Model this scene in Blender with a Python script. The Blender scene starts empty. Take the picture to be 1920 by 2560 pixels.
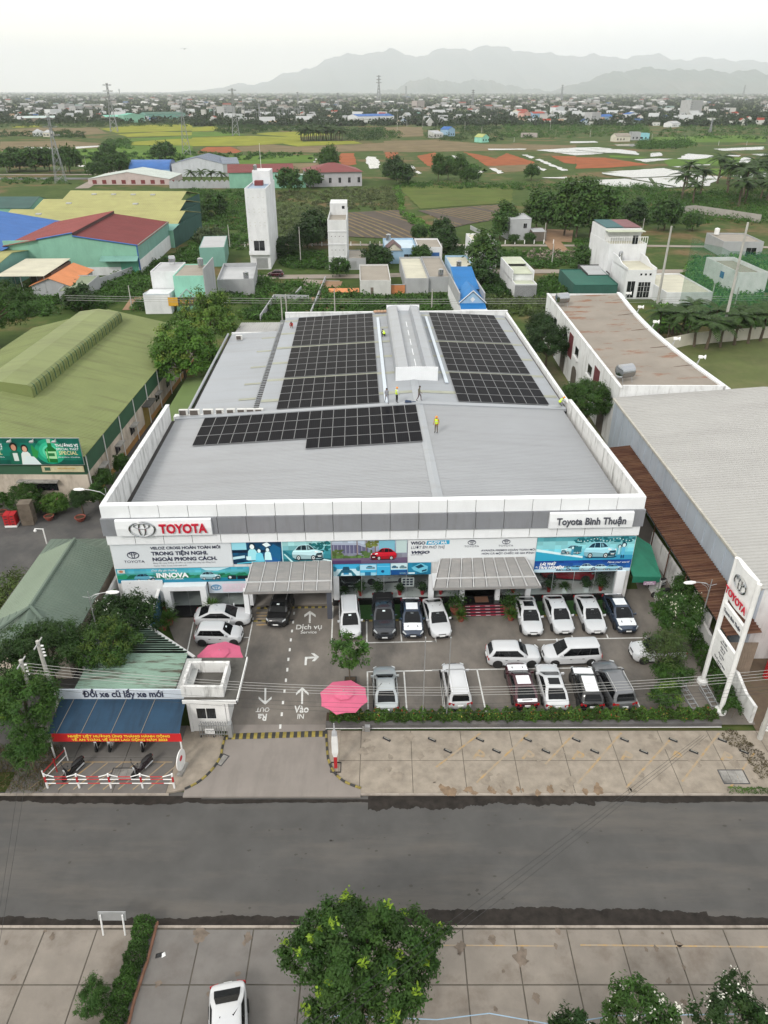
import bpy,bmesh,math,random
import numpy as np
from mathutils import Vector,Matrix
R = math.radians
rng = random.Random(7)
nrg = np.random.default_rng(11)
scene = bpy.context.scene
col = scene.collection

# ---------------------------------------------------------------- camera
FOC,CAM_H,PITCH = 1837.0,38.5,math.atan(1052.0/1837.0)
cam_data = bpy.data.cameras.new('camera')
cam_data.sensor_fit = 'HORIZONTAL'
cam_data.sensor_width = 36.0
cam_data.lens = 36.0*FOC/1920.0
cam_data.clip_start = 0.5
cam_data.clip_end = 60000.0
cam = bpy.data.objects.new('camera',cam_data)
cam.location = (0,0,CAM_H)
cam.rotation_euler = (R(90)-PITCH,0,0)
col.objects.link(cam)
scene.camera = cam

# ---------------------------------------------------------------- sky, sun, exposure
SUN_EL,SUN_AZ = 38.0,-148.0          # azimuth clockwise from +Y: behind the left shoulder
world = bpy.data.worlds.new('World')
scene.world = world
world.use_nodes = True
nt = world.node_tree
nt.nodes.clear()
w_out = nt.nodes.new('ShaderNodeOutputWorld')
w_bg = nt.nodes.new('ShaderNodeBackground')
w_bg.inputs['Strength'].default_value = 0.1
sky = nt.nodes.new('ShaderNodeTexSky')
sky.sky_type = 'NISHITA'
sky.sun_disc = False
sky.sun_elevation = R(SUN_EL)
sky.sun_rotation = R(SUN_AZ)
sky.air_density = 1.0
sky.dust_density = 3.0
tc = nt.nodes.new('ShaderNodeTexCoord')
mp = nt.nodes.new('ShaderNodeMapping')
mp.inputs['Scale'].default_value = (1.0,1.0,3.5)
nz = nt.nodes.new('ShaderNodeTexNoise')
nz.inputs['Scale'].default_value = 1.6
nz.inputs['Detail'].default_value = 7.0
nz.inputs['Roughness'].default_value = 0.55
rp = nt.nodes.new('ShaderNodeValToRGB')          # overcast deck: near white with faint grey folds
rp.color_ramp.elements[0].position = 0.30
rp.color_ramp.elements[0].color = (9.3,9.9,10.8,1)
rp.color_ramp.elements[1].position = 0.62
rp.color_ramp.elements[1].color = (12.8,12.5,11.7,1)
mx = nt.nodes.new('ShaderNodeMix')
mx.data_type = 'RGBA'
mx.inputs['Factor'].default_value = 0.93
nt.links.new(tc.outputs['Generated'],mp.inputs['Vector'])
nt.links.new(mp.outputs['Vector'],nz.inputs['Vector'])
nt.links.new(nz.outputs['Fac'],rp.inputs['Fac'])
nt.links.new(sky.outputs['Color'],mx.inputs['A'])
vd = nt.nodes.new('ShaderNodeVectorMath'); vd.operation = 'DOT_PRODUCT'; vd.inputs[1].default_value = (-.50,.86,.10)   # thin cloud letting warm light through, ahead on the left
mr = nt.nodes.new('ShaderNodeMapRange'); mr.interpolation_type = 'SMOOTHSTEP'; mr.inputs['From Min'].default_value = .55; mr.inputs['To Max'].default_value = .9
gm = nt.nodes.new('ShaderNodeMix'); gm.data_type = 'RGBA'; gm.inputs['B'].default_value = (15.5,14.2,11.6,1)
nt.links.new(tc.outputs['Generated'],vd.inputs[0]); nt.links.new(vd.outputs['Value'],mr.inputs['Value']); nt.links.new(mr.outputs['Result'],gm.inputs['Factor']); nt.links.new(rp.outputs['Color'],gm.inputs['A'])
nt.links.new(gm.outputs['Result'],mx.inputs['B'])
nt.links.new(mx.outputs['Result'],w_bg.inputs['Color'])
nt.links.new(w_bg.outputs['Background'],w_out.inputs['Surface'])

sun_data = bpy.data.lights.new('sun','SUN')
sun_data.energy = 1.5
sun_data.angle = R(12)
sun_data.color = (1.0,0.95,0.88)
sun = bpy.data.objects.new('sun',sun_data)
sun.rotation_euler = (R(90-SUN_EL),0,R(180-SUN_AZ))
sun.location = (0,0,200)
col.objects.link(sun)

scene.view_settings.view_transform = 'Standard'
scene.view_settings.look = 'None'
scene.view_settings.exposure = 0.36
scene.view_settings.gamma = 1.0
scene.view_settings.use_curve_mapping = False
scene.render.engine = 'CYCLES'
scene.cycles.max_bounces = 7
scene.cycles.diffuse_bounces = 3
scene.cycles.glossy_bounces = 3
scene.cycles.transmission_bounces = 4
scene.cycles.transparent_max_bounces = 8
scene.cycles.volume_bounces = 3
scene.cycles.use_denoising = True

# ---------------------------------------------------------------- where things stand
_s,_c = math.sin(PITCH),math.cos(PITCH)
def G(px,py,z=0.0):
    """world x, y of the point of the level plane at height z that a survey mark (photo px) refers to"""
    u = (px-960.0)/FOC; v = (py-1280.0)/FOC
    t = (z-CAM_H)/(-_s-v*_c)
    return (t*u,t*(_c-v*_s))
def G3(px,py,z=0.0):
    x,y = G(px,py,z); return (x,y,z)
BX,BY,BT = -0.65,50.95,R(2.0)      # showroom building frame: u along the front, v to the back
def BW(u,v,z=0.0):
    return (BX+u*math.cos(BT)-v*math.sin(BT),BY+u*math.sin(BT)+v*math.cos(BT),z)

# ---------------------------------------------------------------- materials
MATS = {}
def _new(name):
    m = bpy.data.materials.new(name); m.use_nodes = True
    n = m.node_tree; b = n.nodes['Principled BSDF']
    return m,n,b
def _coords(n,kind,scale=(1,1,1),rot=0.0):
    mp_ = n.nodes.new('ShaderNodeMapping')
    mp_.inputs['Scale'].default_value = scale
    mp_.inputs['Rotation'].default_value = (0,0,rot)
    if kind == 'pos':
        g_ = n.nodes.new('ShaderNodeNewGeometry'); n.links.new(g_.outputs['Position'],mp_.inputs['Vector'])
    else:
        t_ = n.nodes.new('ShaderNodeTexCoord'); n.links.new(t_.outputs['Object'],mp_.inputs['Vector'])
    return mp_.outputs['Vector']
def _noise(n,vec,scale,detail=5.0,rough=0.6):
    k = n.nodes.new('ShaderNodeTexNoise')
    k.inputs['Scale'].default_value = scale; k.inputs['Detail'].default_value = detail
    k.inputs['Roughness'].default_value = rough
    n.links.new(vec,k.inputs['Vector']); return k.outputs['Fac']
def _ramp(n,fac,stops):
    r_ = n.nodes.new('ShaderNodeValToRGB')
    e = r_.color_ramp.elements
    while len(e) < len(stops): e.new(0.5)
    for i,(p,c_) in enumerate(stops):
        e[i].position = p
        e[i].color = (c_[0],c_[1],c_[2],1) if hasattr(c_,'__len__') else (c_,c_,c_,1)
    n.links.new(fac,r_.inputs['Fac']); return r_.outputs['Color']
def _mix(n,fac,a,b,mode='MIX'):
    k = n.nodes.new('ShaderNodeMix'); k.data_type = 'RGBA'; k.blend_type = mode
    for sock,val in (('Factor',fac),('A',a),('B',b)):
        if hasattr(val,'is_linked') or hasattr(val,'links'): n.links.new(val,k.inputs[sock])
        elif sock == 'Factor': k.inputs[sock].default_value = val
        else: k.inputs[sock].default_value = (val[0],val[1],val[2],1)
    return k.outputs['Result']
def _sc(c_,k): return tuple(min(1.0,max(0.0,x*k)) for x in c_)
def mat(name,c,rough=0.7,var=0.12,scale=1.5,metal=0.0,spec=0.4,coords='pos',stain=None,stain_amt=0.0,
        stain_scale=(1,1,1),stain_freq=0.6,bump=0.0,bump_scale=8.0,rot=0.0,coat=0.0,stain_lo=0.48,stain_hi=0.68):
    """base colour with soft variation, optional stain layer (own colour, own shape), optional fine relief"""
    if name in MATS: return MATS[name]
    m,n,b = _new(name)
    vec = _coords(n,coords,(1,1,1),rot)
    f = _noise(n,vec,scale)
    colr = _ramp(n,f,[(0.3,_sc(c,1-var)),(0.7,_sc(c,1+var))])
    if stain is not None:
        v2 = _coords(n,coords,stain_scale,rot)
        f2 = _noise(n,v2,stain_freq,8.0,0.68)
        k = _ramp(n,f2,[(stain_lo,0.0),(stain_hi,stain_amt)])
        colr = _mix(n,k,colr,stain)
    n.links.new(colr,b.inputs['Base Color'])
    b.inputs['Roughness'].default_value = rough
    b.inputs['Metallic'].default_value = metal
    b.inputs['Specular IOR Level'].default_value = spec
    if coat: b.inputs['Coat Weight'].default_value = coat; b.inputs['Coat Roughness'].default_value = 0.06
    if bump:
        bn = n.nodes.new('ShaderNodeBump'); bn.inputs['Strength'].default_value = bump
        bn.inputs['Distance'].default_value = 0.02
        n.links.new(_noise(n,vec,bump_scale,6.0),bn.inputs['Height']); n.links.new(bn.outputs['Normal'],b.inputs['Normal'])
    MATS[name] = m
    return m
def mat_attr(name,rough=0.6,spec=0.3,translucent=0.0,var=0.0):
    """colour read from the mesh's own Col attribute (printed sheets, leaves)"""
    if name in MATS: return MATS[name]
    m,n,b = _new(name)
    a = n.nodes.new('ShaderNodeAttribute'); a.attribute_name = 'Col'
    n.links.new(a.outputs['Color'],b.inputs['Base Color'])
    b.inputs['Roughness'].default_value = rough
    b.inputs['Specular IOR Level'].default_value = spec
    if translucent:
        tr = n.nodes.new('ShaderNodeBsdfTranslucent'); n.links.new(a.outputs['Color'],tr.inputs['Color'])
        mxs = n.nodes.new('ShaderNodeMixShader'); mxs.inputs['Fac'].default_value = translucent
        o = n.nodes['Material Output']
        n.links.new(b.outputs['BSDF'],mxs.inputs[1]); n.links.new(tr.outputs['BSDF'],mxs.inputs[2])
        n.links.new(mxs.outputs['Shader'],o.inputs['Surface'])
    MATS[name] = m
    return m
def mat_glass(name,tint=(0.75,0.82,0.82),clear=0.75):
    if name in MATS: return MATS[name]
    m,n,b = _new(name)
    b.inputs['Base Color'].default_value = (0.02,0.025,0.03,1)
    b.inputs['Roughness'].default_value = 0.04
    b.inputs['Specular IOR Level'].default_value = 0.6
    t_ = n.nodes.new('ShaderNodeBsdfTransparent'); t_.inputs['Color'].default_value = (*tint,1)
    mxs = n.nodes.new('ShaderNodeMixShader'); mxs.inputs['Fac'].default_value = clear
    n.links.new(b.outputs['BSDF'],mxs.inputs[1]); n.links.new(t_.outputs['BSDF'],mxs.inputs[2])
    n.links.new(mxs.outputs['Shader'],n.nodes['Material Output'].inputs['Surface'])
    MATS[name] = m
    return m

# ---------------------------------------------------------------- mesh building
class MB:
    """collects faces for ONE mesh object"""
    def __init__(s): s.v = []; s.f = []; s.c = []; s.mi = []
    def poly(s,pts,c=None,mi=0):
        i = len(s.v); s.v += [tuple(p) for p in pts]; s.f.append(tuple(range(i,i+len(pts)))); s.c.append(c); s.mi.append(mi); return s
    def box(s,x0,x1,y0,y1,z0,z1,c=None,mi=0):
        i = len(s.v)
        s.v += [(x0,y0,z0),(x1,y0,z0),(x1,y1,z0),(x0,y1,z0),(x0,y0,z1),(x1,y0,z1),(x1,y1,z1),(x0,y1,z1)]
        for q in ((3,2,1,0),(4,5,6,7),(0,1,5,4),(1,2,6,5),(2,3,7,6),(3,0,4,7)):
            s.f.append(tuple(i+k for k in q)); s.c.append(c); s.mi.append(mi)
        return s
    def prism(s,pts,z0,z1,c=None,mi=0):
        """pts: plan outline, counter-clockwise"""
        n = len(pts); i = len(s.v)
        s.v += [(p[0],p[1],z0) for p in pts]+[(p[0],p[1],z1) for p in pts]
        s.f.append(tuple(range(i+n-1,i-1,-1))); s.f.append(tuple(range(i+n,i+2*n)))
        for k in range(n): s.f.append((i+k,i+(k+1) % n,i+n+(k+1) % n,i+n+k))
        s.c += [c]*(n+2); s.mi += [mi]*(n+2); return s
    def extr(s,pts,axis,a,b,c=None,mi=0):
        """2D outline extruded along x or y; pts = (other, z)"""
        n = len(pts); i = len(s.v)
        mk = (lambda p,t: (t,p[0],p[1])) if axis == 'x' else (lambda p,t: (p[0],t,p[1]))
        s.v += [mk(p,a) for p in pts]+[mk(p,b) for p in pts]
        s.f.append(tuple(range(i,i+n))); s.f.append(tuple(range(i+2*n-1,i+n-1,-1)))
        for k in range(n): s.f.append((i+k,i+n+k,i+n+(k+1) % n,i+(k+1) % n))
        s.c += [c]*(n+2); s.mi += [mi]*(n+2); return s
    def tube(s,path,rad,n=6,c=None,cap=True,mi=0):
        pts = [Vector(p) for p in path]
        rr = rad if hasattr(rad,'__len__') else [rad]*len(pts)
        base = len(s.v)
        for k,p in enumerate(pts):
            d = (pts[min(k+1,len(pts)-1)]-pts[max(k-1,0)])
            d = d.normalized() if d.length > 1e-9 else Vector((0,0,1))
            a = d.cross(Vector((0,0,1)) if abs(d.z) < 0.9 else Vector((1,0,0))).normalized(); b = d.cross(a)
            for j in range(n):
                t = 2*math.pi*j/n
                s.v.append(tuple(p+(a*math.cos(t)+b*math.sin(t))*rr[k]))
        for k in range(len(pts)-1):
            for j in range(n):
                s.f.append((base+k*n+j,base+k*n+(j+1) % n,base+(k+1)*n+(j+1) % n,base+(k+1)*n+j)); s.c.append(c); s.mi.append(mi)
        if cap:
            s.f.append(tuple(base+j for j in range(n-1,-1,-1))); s.c.append(c); s.mi.append(mi)
            e = base+(len(pts)-1)*n
            s.f.append(tuple(e+j for j in range(n))); s.c.append(c); s.mi.append(mi)
        return s
    def lathe(s,prof,n=12,cx=0,cy=0,c=None,mi=0):
        """prof: (radius, z) bottom to top"""
        base = len(s.v)
        for r_,z in prof:
            for j in range(n):
                t = 2*math.pi*j/n
                s.v.append((cx+r_*math.cos(t),cy+r_*math.sin(t),z))
        for k in range(len(prof)-1):
            for j in range(n):
                s.f.append((base+k*n+j,base+k*n+(j+1) % n,base+(k+1)*n+(j+1) % n,base+(k+1)*n+j)); s.c.append(c); s.mi.append(mi)
        for e,rev in ((0,True),(len(prof)-1,False)):
            q = [base+e*n+j for j in range(n)]
            s.f.append(tuple(reversed(q)) if rev else tuple(q)); s.c.append(c); s.mi.append(mi)
        return s
    def rings(s,rings,c=None,mi=0,closed=True,caps=True):
        """loft through rings of equal point count"""
        base = len(s.v); n = len(rings[0])
        for r_ in rings: s.v += [tuple(p) for p in r_]
        for k in range(len(rings)-1):
            for j in range(n if closed else n-1):
                s.f.append((base+k*n+j,base+k*n+(j+1) % n,base+(k+1)*n+(j+1) % n,base+(k+1)*n+j)); s.c.append(c); s.mi.append(mi)
        if caps:
            s.f.append(tuple(base+j for j in range(n-1,-1,-1))); s.c.append(c); s.mi.append(mi)
            e = base+(len(rings)-1)*n
            s.f.append(tuple(e+j for j in range(n))); s.c.append(c); s.mi.append(mi)
        return s
    def mesh(s,name,mats,smooth=False):
        me = bpy.data.meshes.new(name)
        me.from_pydata(s.v,[],s.f)
        mats = mats if isinstance(mats,(list,tuple)) else [mats]
        for m in mats: me.materials.append(m)
        if len(mats) > 1: me.polygons.foreach_set('material_index',s.mi)
        if any(c is not None for c in s.c):
            at = me.attributes.new('Col','FLOAT_COLOR','FACE')
            arr = np.ones((len(s.f),4),np.float32)
            for k,c in enumerate(s.c):
                if c is not None: arr[k,:3] = c[:3]
            at.data.foreach_set('color',arr.ravel())
        if smooth:
            me.polygons.foreach_set('use_smooth',[True]*len(me.polygons))
            me.update()
            if smooth is not True: me.set_sharp_from_angle(angle=R(smooth))
        me.update()
        return me
    def build(s,name,mats,parent=None,loc=None,rot=None,smooth=False):
        return add(name,s.mesh(name,mats,smooth),parent,loc,rot)
def add(name,me,parent=None,loc=None,rot=None,scale=None):
    o = bpy.data.objects.new(name,me)
    col.objects.link(o)
    if parent is not None: o.parent = parent
    if loc is not None: o.location = loc
    if rot is not None: o.rotation_euler = rot if hasattr(rot,'__len__') else (0,0,rot)
    if scale is not None: o.scale = scale if hasattr(scale,'__len__') else (scale,)*3
    return o
def tag(o,label=None,cat=None,group=None,kind=None):
    if label: o['label'] = label
    if cat: o['category'] = cat
    if group: o['group'] = group
    if kind: o['kind'] = kind
    return o
def thing(name,label,cat,loc=(0,0,0),rotz=0.0,group=None):
    o = bpy.data.objects.new(name,None)
    o.empty_display_size = 0.3
    col.objects.link(o); o.location = loc; o.rotation_euler = (0,0,rotz)
    return tag(o,label,cat,group)
def copy_tree(o,parent=None):
    c_ = o.copy(); col.objects.link(c_)
    if parent is not None: c_.parent = parent
    for ch in o.children: copy_tree(ch,c_)
    return c_
def dup(root,loc,rotz,label=None,scale=None,group=None):
    c_ = copy_tree(root)
    c_.location = loc; c_.rotation_euler = (0,0,rotz)
    if label: c_['label'] = label
    if group: c_['group'] = group
    if scale is not None: c_.scale = scale if hasattr(scale,'__len__') else (scale,)*3
    return c_
def rebase(t_,loc):
    t_.location = loc
    for c_ in t_.children: c_.location = Vector(c_.location)-Vector(loc)
def struct(o): return tag(o,kind='structure')
_tc = {}
def text(body,size,material,parent,loc,rot=(0,0,0),align='LEFT',bold=0.0,depth=0.01,xs=1.0,shear=0.0,name='lettering'):
    key = (body,size,bold,depth,xs,shear,align,material.name)
    if key not in _tc:
        cu = bpy.data.curves.new('lettering','FONT')
        cu.body = body; cu.size = size; cu.align_x = align; cu.offset = bold; cu.extrude = depth; cu.shear = shear
        cu.resolution_u = 3
        t_ = bpy.data.objects.new('tmp',cu); col.objects.link(t_)
        dg = bpy.context.evaluated_depsgraph_get()
        me = bpy.data.meshes.new_from_object(t_.evaluated_get(dg))
        bpy.data.objects.remove(t_); bpy.data.curves.remove(cu)
        if xs != 1.0:
            for v in me.vertices: v.co.x *= xs
        me.materials.clear(); me.materials.append(material)
        _tc[key] = me
    return add(name,_tc[key],parent,loc,rot)
def fast_quads(name,V,C,material):
    """V: (n,4,3) leaf quads, C: (n,3) own colours -> mesh"""
    n = len(V)
    me = bpy.data.meshes.new(name)
    me.vertices.add(n*4); me.vertices.foreach_set('co',np.ascontiguousarray(V,dtype=np.float32).ravel())
    me.loops.add(n*4); me.loops.foreach_set('vertex_index',np.arange(n*4,dtype=np.int32))
    me.polygons.add(n)
    me.polygons.foreach_set('loop_start',np.arange(0,n*4,4,dtype=np.int32))
    me.materials.append(material)
    at = me.attributes.new('Col','FLOAT_COLOR','FACE')
    a = np.ones((n,4),np.float32); a[:,:3] = C
    at.data.foreach_set('color',a.ravel())
    me.update(calc_edges=True)
    return me
# ================================================================ SETTING
m_terrain = None
def make_terrain_mat():
    m,n,b = _new('terrain')
    vec = _coords(n,'pos')
    big = _noise(n,vec,0.012,6.0,0.6); fine = _noise(n,vec,0.35,8.0,0.7); mid = _noise(n,vec,0.06,6.0)
    c1 = _ramp(n,fine,[(0.3,(0.022,0.042,0.011)),(0.55,(0.055,0.092,0.022)),(0.75,(0.105,0.12,0.04))])
    c2 = _ramp(n,mid,[(0.3,(0.033,0.062,0.015)),(0.7,(0.085,0.11,0.032))])
    c = _mix(n,0.5,c1,c2)
    earth = _ramp(n,fine,[(0.3,(0.13,0.075,0.04)),(0.7,(0.21,0.135,0.08))])
    k = _ramp(n,_noise(n,vec,0.03,7.0,0.65),[(0.52,0.0),(0.62,0.7)])
    c = _mix(n,k,c,earth)
    n.links.new(c,b.inputs['Base Color']); b.inputs['Roughness'].default_value = 0.95; b.inputs['Specular IOR Level'].default_value = 0.1
    return m
m_terrain = make_terrain_mat()
rad = 36000.0
pts = [(rad*math.cos(2*math.pi*i/48),rad*math.sin(2*math.pi*i/48),-0.17) for i in range(48)]
struct(MB().poly(pts).build('ground',m_terrain))

m_road = mat('asphalt',(0.075,0.073,0.070),0.85,0.14,0.5,stain=(0.125,0.112,0.098),stain_amt=0.65,stain_scale=(0.22,1.3,1),stain_freq=0.30,bump=0.5,bump_scale=25)
m_wet = mat('wet_asphalt',(0.026,0.022,0.019),0.6,0.4,2.0,spec=0.12)
m_apron = mat('beige_concrete',(0.275,0.237,0.192),0.85,0.2,1.3,stain=(0.17,0.14,0.11),stain_amt=0.75,stain_freq=0.55,bump=0.3,bump_scale=10,stain_lo=0.5,stain_hi=0.75)
m_apron2 = mat('grey_concrete',(0.155,0.145,0.135),0.85,0.12,0.7,stain=(0.115,0.10,0.09),stain_amt=0.7,stain_freq=0.4,bump=0.3,bump_scale=10,stain_lo=0.5,stain_hi=0.72)
m_apron3 = mat('tan_concrete',(0.215,0.19,0.163),0.85,0.14,0.7,stain=(0.115,0.09,0.07),stain_amt=0.75,stain_freq=0.45,bump=0.3,bump_scale=10,stain_lo=0.5,stain_hi=0.72)
m_drive = mat('driveway_concrete',(0.225,0.20,0.18),0.8,0.08,0.5,stain=(0.15,0.135,0.12),stain_amt=0.6,stain_scale=(1.2,0.3,1),stain_freq=0.5,bump=0.2)
m_lot = mat('lot_concrete',(0.175,0.155,0.134),0.75,0.2,0.35,stain=(0.075,0.07,0.065),stain_amt=0.8,stain_scale=(1,0.5,1),stain_freq=0.28,bump=0.25,bump_scale=6,stain_lo=0.42,stain_hi=0.68)
m_white_line = mat('white_line_paint',(0.62,0.62,0.60),0.7,0.14,2.0,stain=(0.25,0.22,0.2),stain_amt=0.7,stain_freq=3.0,stain_lo=0.55,stain_hi=0.7)
m_yellow_line = mat('faded_yellow_paint',(0.42,0.25,0.06),0.8,0.2,2.0,stain=(0.30,0.25,0.19),stain_amt=0.97,stain_freq=1.6,stain_lo=0.30,stain_hi=0.54)
m_yel = mat('safety_yellow',(0.24,0.19,0.045),0.75,0.3,3)
m_blk = mat('safety_black',(0.03,0.03,0.03),0.6,0.2,3)
m_joint = mat('joint_dirt',(0.085,0.075,0.06),0.95,0.3,2)
m_kerb = mat('kerb_concrete',(0.33,0.29,0.25),0.85,0.15,1.0,stain=(0.12,0.1,0.08),stain_amt=0.7,stain_freq=1.2)

# road
ROAD_F,ROAD_N = 31.35,23.0
road = struct(MB().poly([(-260,ROAD_N-.3,-.12),(260,ROAD_N-.3,-.12),(260,ROAD_F+.3,-.12),(-260,ROAD_F+.3,-.12)]).build('road',m_road))
def wobble_strip(x0,x1,y_edge,y_in,amp,seed,step=0.09):
    r_ = random.Random(seed); n = int((x1-x0)/step); top = []; ph = [r_.uniform(0,6) for _ in range(4)]
    for i in range(n+1):
        x = x0+(x1-x0)*i/n
        w = (math.sin(x*.35+ph[0])+.5*math.sin(x*1.1+ph[1])+.8*abs(math.sin(x*1.9+ph[2]))+.55*abs(math.sin(x*4.7+ph[3]))+.3*r_.uniform(-1,1))*amp*(1 if y_edge < y_in else -1)
        top.append((x,y_in+w))
    return [(x0,y_edge)]+[]+[(x,y) for x,y in top]+[(x1,y_edge)]
def strip_mesh(x0,x1,y_edge,y_in,amp,seed,z):
    p_ = wobble_strip(x0,x1,y_edge,y_in,amp,seed)[1:-1]
    mb = MB()
    for (a,b) in zip(p_[:-1],p_[1:]):
        q = [(a[0],y_edge,z),(b[0],y_edge,z),(b[0],b[1],z),(a[0],a[1],z)]
        mb.poly(q if y_edge < y_in else q[::-1])
    return mb
for (a,b,e,i_,am,sd) in ((-60,-11.5,ROAD_F,30.92,.10,1),(-11.5,-1,31.1,30.86,.05,2),(-1,13.2,ROAD_F,30.72,.20,3),(13.2,60,ROAD_F,30.98,.07,4),
                              (-60,-4.5,ROAD_N,23.42,.09,5),(-1.5,17.5,ROAD_N,23.85,.10,6),(17.5,60,ROAD_N,23.4,.08,7)):
    w = strip_mesh(a,b,e,i_,am,sd,-.112)
    struct(w.build('gutter_water',m_wet))
r7 = random.Random(71)                                   # small splashes and marks on the asphalt
mb = MB()
for _ in range(70):
    x,y = r7.uniform(-24,24),r7.uniform(23.8,30.6); s_ = r7.uniform(.03,.10)
    n_ = 7; mb.poly([(x+s_*r7.uniform(.5,1.2)*math.cos(k*6.283/n_)*1.5,y+s_*r7.uniform(.5,1.2)*math.sin(k*6.283/n_),-.115) for k in range(n_)])
mb.build('stain',mat('dark_spot',(.06,.055,.05),.9),road)

# concrete slabs, pieces of the aprons
def slab_field(name,x0,x1,y0,y1,dx,dy,ztop,mf,gap=0.05,seed=1,xoff=0.0):
    base = struct(MB().box(x0,x1,y0,y1,-0.169,ztop-.035).build(name,m_joint))
    r_ = random.Random(seed); meshes = {}
    y = y0
    while y < y1-.2:
        ye = min(y+dy,y1); x = x0-((x0-xoff) % dx)
        while x < x1-.05:
            a,b = max(x,x0),min(x+dx,x1)
            if b-a > .25:
                m = mf(a) if callable(mf) else mf
                key = (round(b-a,3),round(ye-y,3),m.name)
                if key not in meshes:
                    w,d = key[:2]; g_ = gap/2
                    mbx = MB(); i0 = [(g_,g_),(w-g_,g_),(w-g_,d-g_),(g_,d-g_)]
                    i1 = [(g_+.02,g_+.02),(w-g_-.02,g_+.02),(w-g_-.02,d-g_-.02),(g_+.02,d-g_-.02)]
                    mbx.rings([[(p[0],p[1],-.08) for p in i0],[(p[0],p[1],-.012) for p in i0],[(p[0],p[1],0) for p in i1]])
                    meshes[key] = mbx.mesh('slab',m)
                add('slab',meshes[key],base,(a,y,ztop+r_.uniform(-.012,.0)))
            x += dx
        y = ye
    return base
slab_field('roadside_pavement',-60,60,11.6,22.85,2.76,2.8,0.0,lambda x: m_apron2 if -12.6 < x < -3 else m_apron3,.06,3,xoff=-9.66)
struct(MB().box(-60,60,22.86,22.99,-.168,.012).build('kerb',m_kerb))
slab_field('forecourt_pavement',-3.0,29.0,31.48,36.75,3.42,2.62,0.0,m_apron,.035,4,xoff=1.85)
slab_field('scooter_bay_pavement',-24.0,-13.8,31.48,37.2,3.4,2.9,0.0,m_apron2,.035,5,xoff=-24)
struct(MB().box(-3.0,60,31.36,31.475,-.168,-.005).build('kerb',m_kerb))
struct(MB().box(-60,-13.6,31.36,31.475,-.168,-.005).build('kerb',m_kerb))
def blots(parent,n_,x0,x1,y0,y1,s0,s1,m,z,seed,snap=None):
    r_ = random.Random(seed)
    for i in range(n_):
        x,y,s_ = r_.uniform(x0,x1),r_.uniform(y0,y1),r_.uniform(s0,s1)
        if snap: x = snap[0]+round((x-snap[0])/snap[1])*snap[1]+r_.uniform(-.5,.2)
        k = 26; a,b,c_ = r_.uniform(0,6),r_.uniform(0,6),r_.uniform(0,6); f = r_.uniform(.45,1.1)
        MB().poly([(x+s_*(1+.3*math.sin(3*t+a)+.2*math.sin(5*t+b)+.12*math.sin(11*t+c_))*math.cos(t)*f,y+s_*(1+.3*math.sin(2*t+c_)+.2*math.sin(7*t+a))*math.sin(t),z+i*.00005) for t in np.linspace(0,6.2832,k,endpoint=False)]).build('stain',m,parent)
m_blot = mat('damp_concrete',(.15,.12,.095),.85,.3,2.5); m_blot2 = mat('grime',(.235,.20,.16),.9,.25,2.0)
rp_ = [o for o in bpy.data.objects if o.name == 'roadside_pavement'][0]; blots(rp_,15,-24,24,17.5,22.7,.15,.55,m_blot,.0045,5,(-9.66,2.76)); blots(rp_,30,-24,24,17.5,22.7,.08,.22,m_blot,.006,6)
fp_ = [o for o in bpy.data.objects if o.name == 'forecourt_pavement'][0]; blots(fp_,40,-2.5,25,31.7,36.5,.12,.5,m_blot2,.0025,7); blots(fp_,22,3,14,31.5,31.9,.1,.4,mat('damp_brown',(.20,.14,.09),.8,.3,2.5),.0052,8)
# driveway (flares to the road) and its striped kerbs
kr = [G(815,1827),G(817,1862),G(821,1900),G(836,1932),G(862,1955),G(902,1971)]
kl = [G(563,1842),G(556,1868),G(551,1893),G(530,1925),G(497,1955),G(462,1973)]
def smooth_path(p,per=5):
    o = []
    for i in range(len(p)-1):
        p0,p1,p2,p3 = [Vector((*q,0)) for q in (p[max(i-1,0)],p[i],p[i+1],p[min(i+2,len(p)-1)])]
        for k in range(per):
            t = k/per
            o.append(0.5*((2*p1)+(p2-p0)*t+(2*p0-5*p1+4*p2-p3)*t*t+(3*p1-p0-3*p2+p3)*t**3))
    o.append(Vector((*p[-1],0))); return o
KR,KL = smooth_path(kr),smooth_path(kl)
drive = [(v.x,v.y,.006) for v in KL]+[(KL[-1].x,31.2,.006),(KR[-1].x,31.2,.006)]+[(v.x,v.y,.006) for v in reversed(KR)]
drive = [(KL[0].x,37.3,.006)]+drive+[(KR[0].x,37.3,.006)]
struct(MB().prism([(p[0],p[1]) for p in drive],-.165,.006).build('driveway',m_drive))
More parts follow.
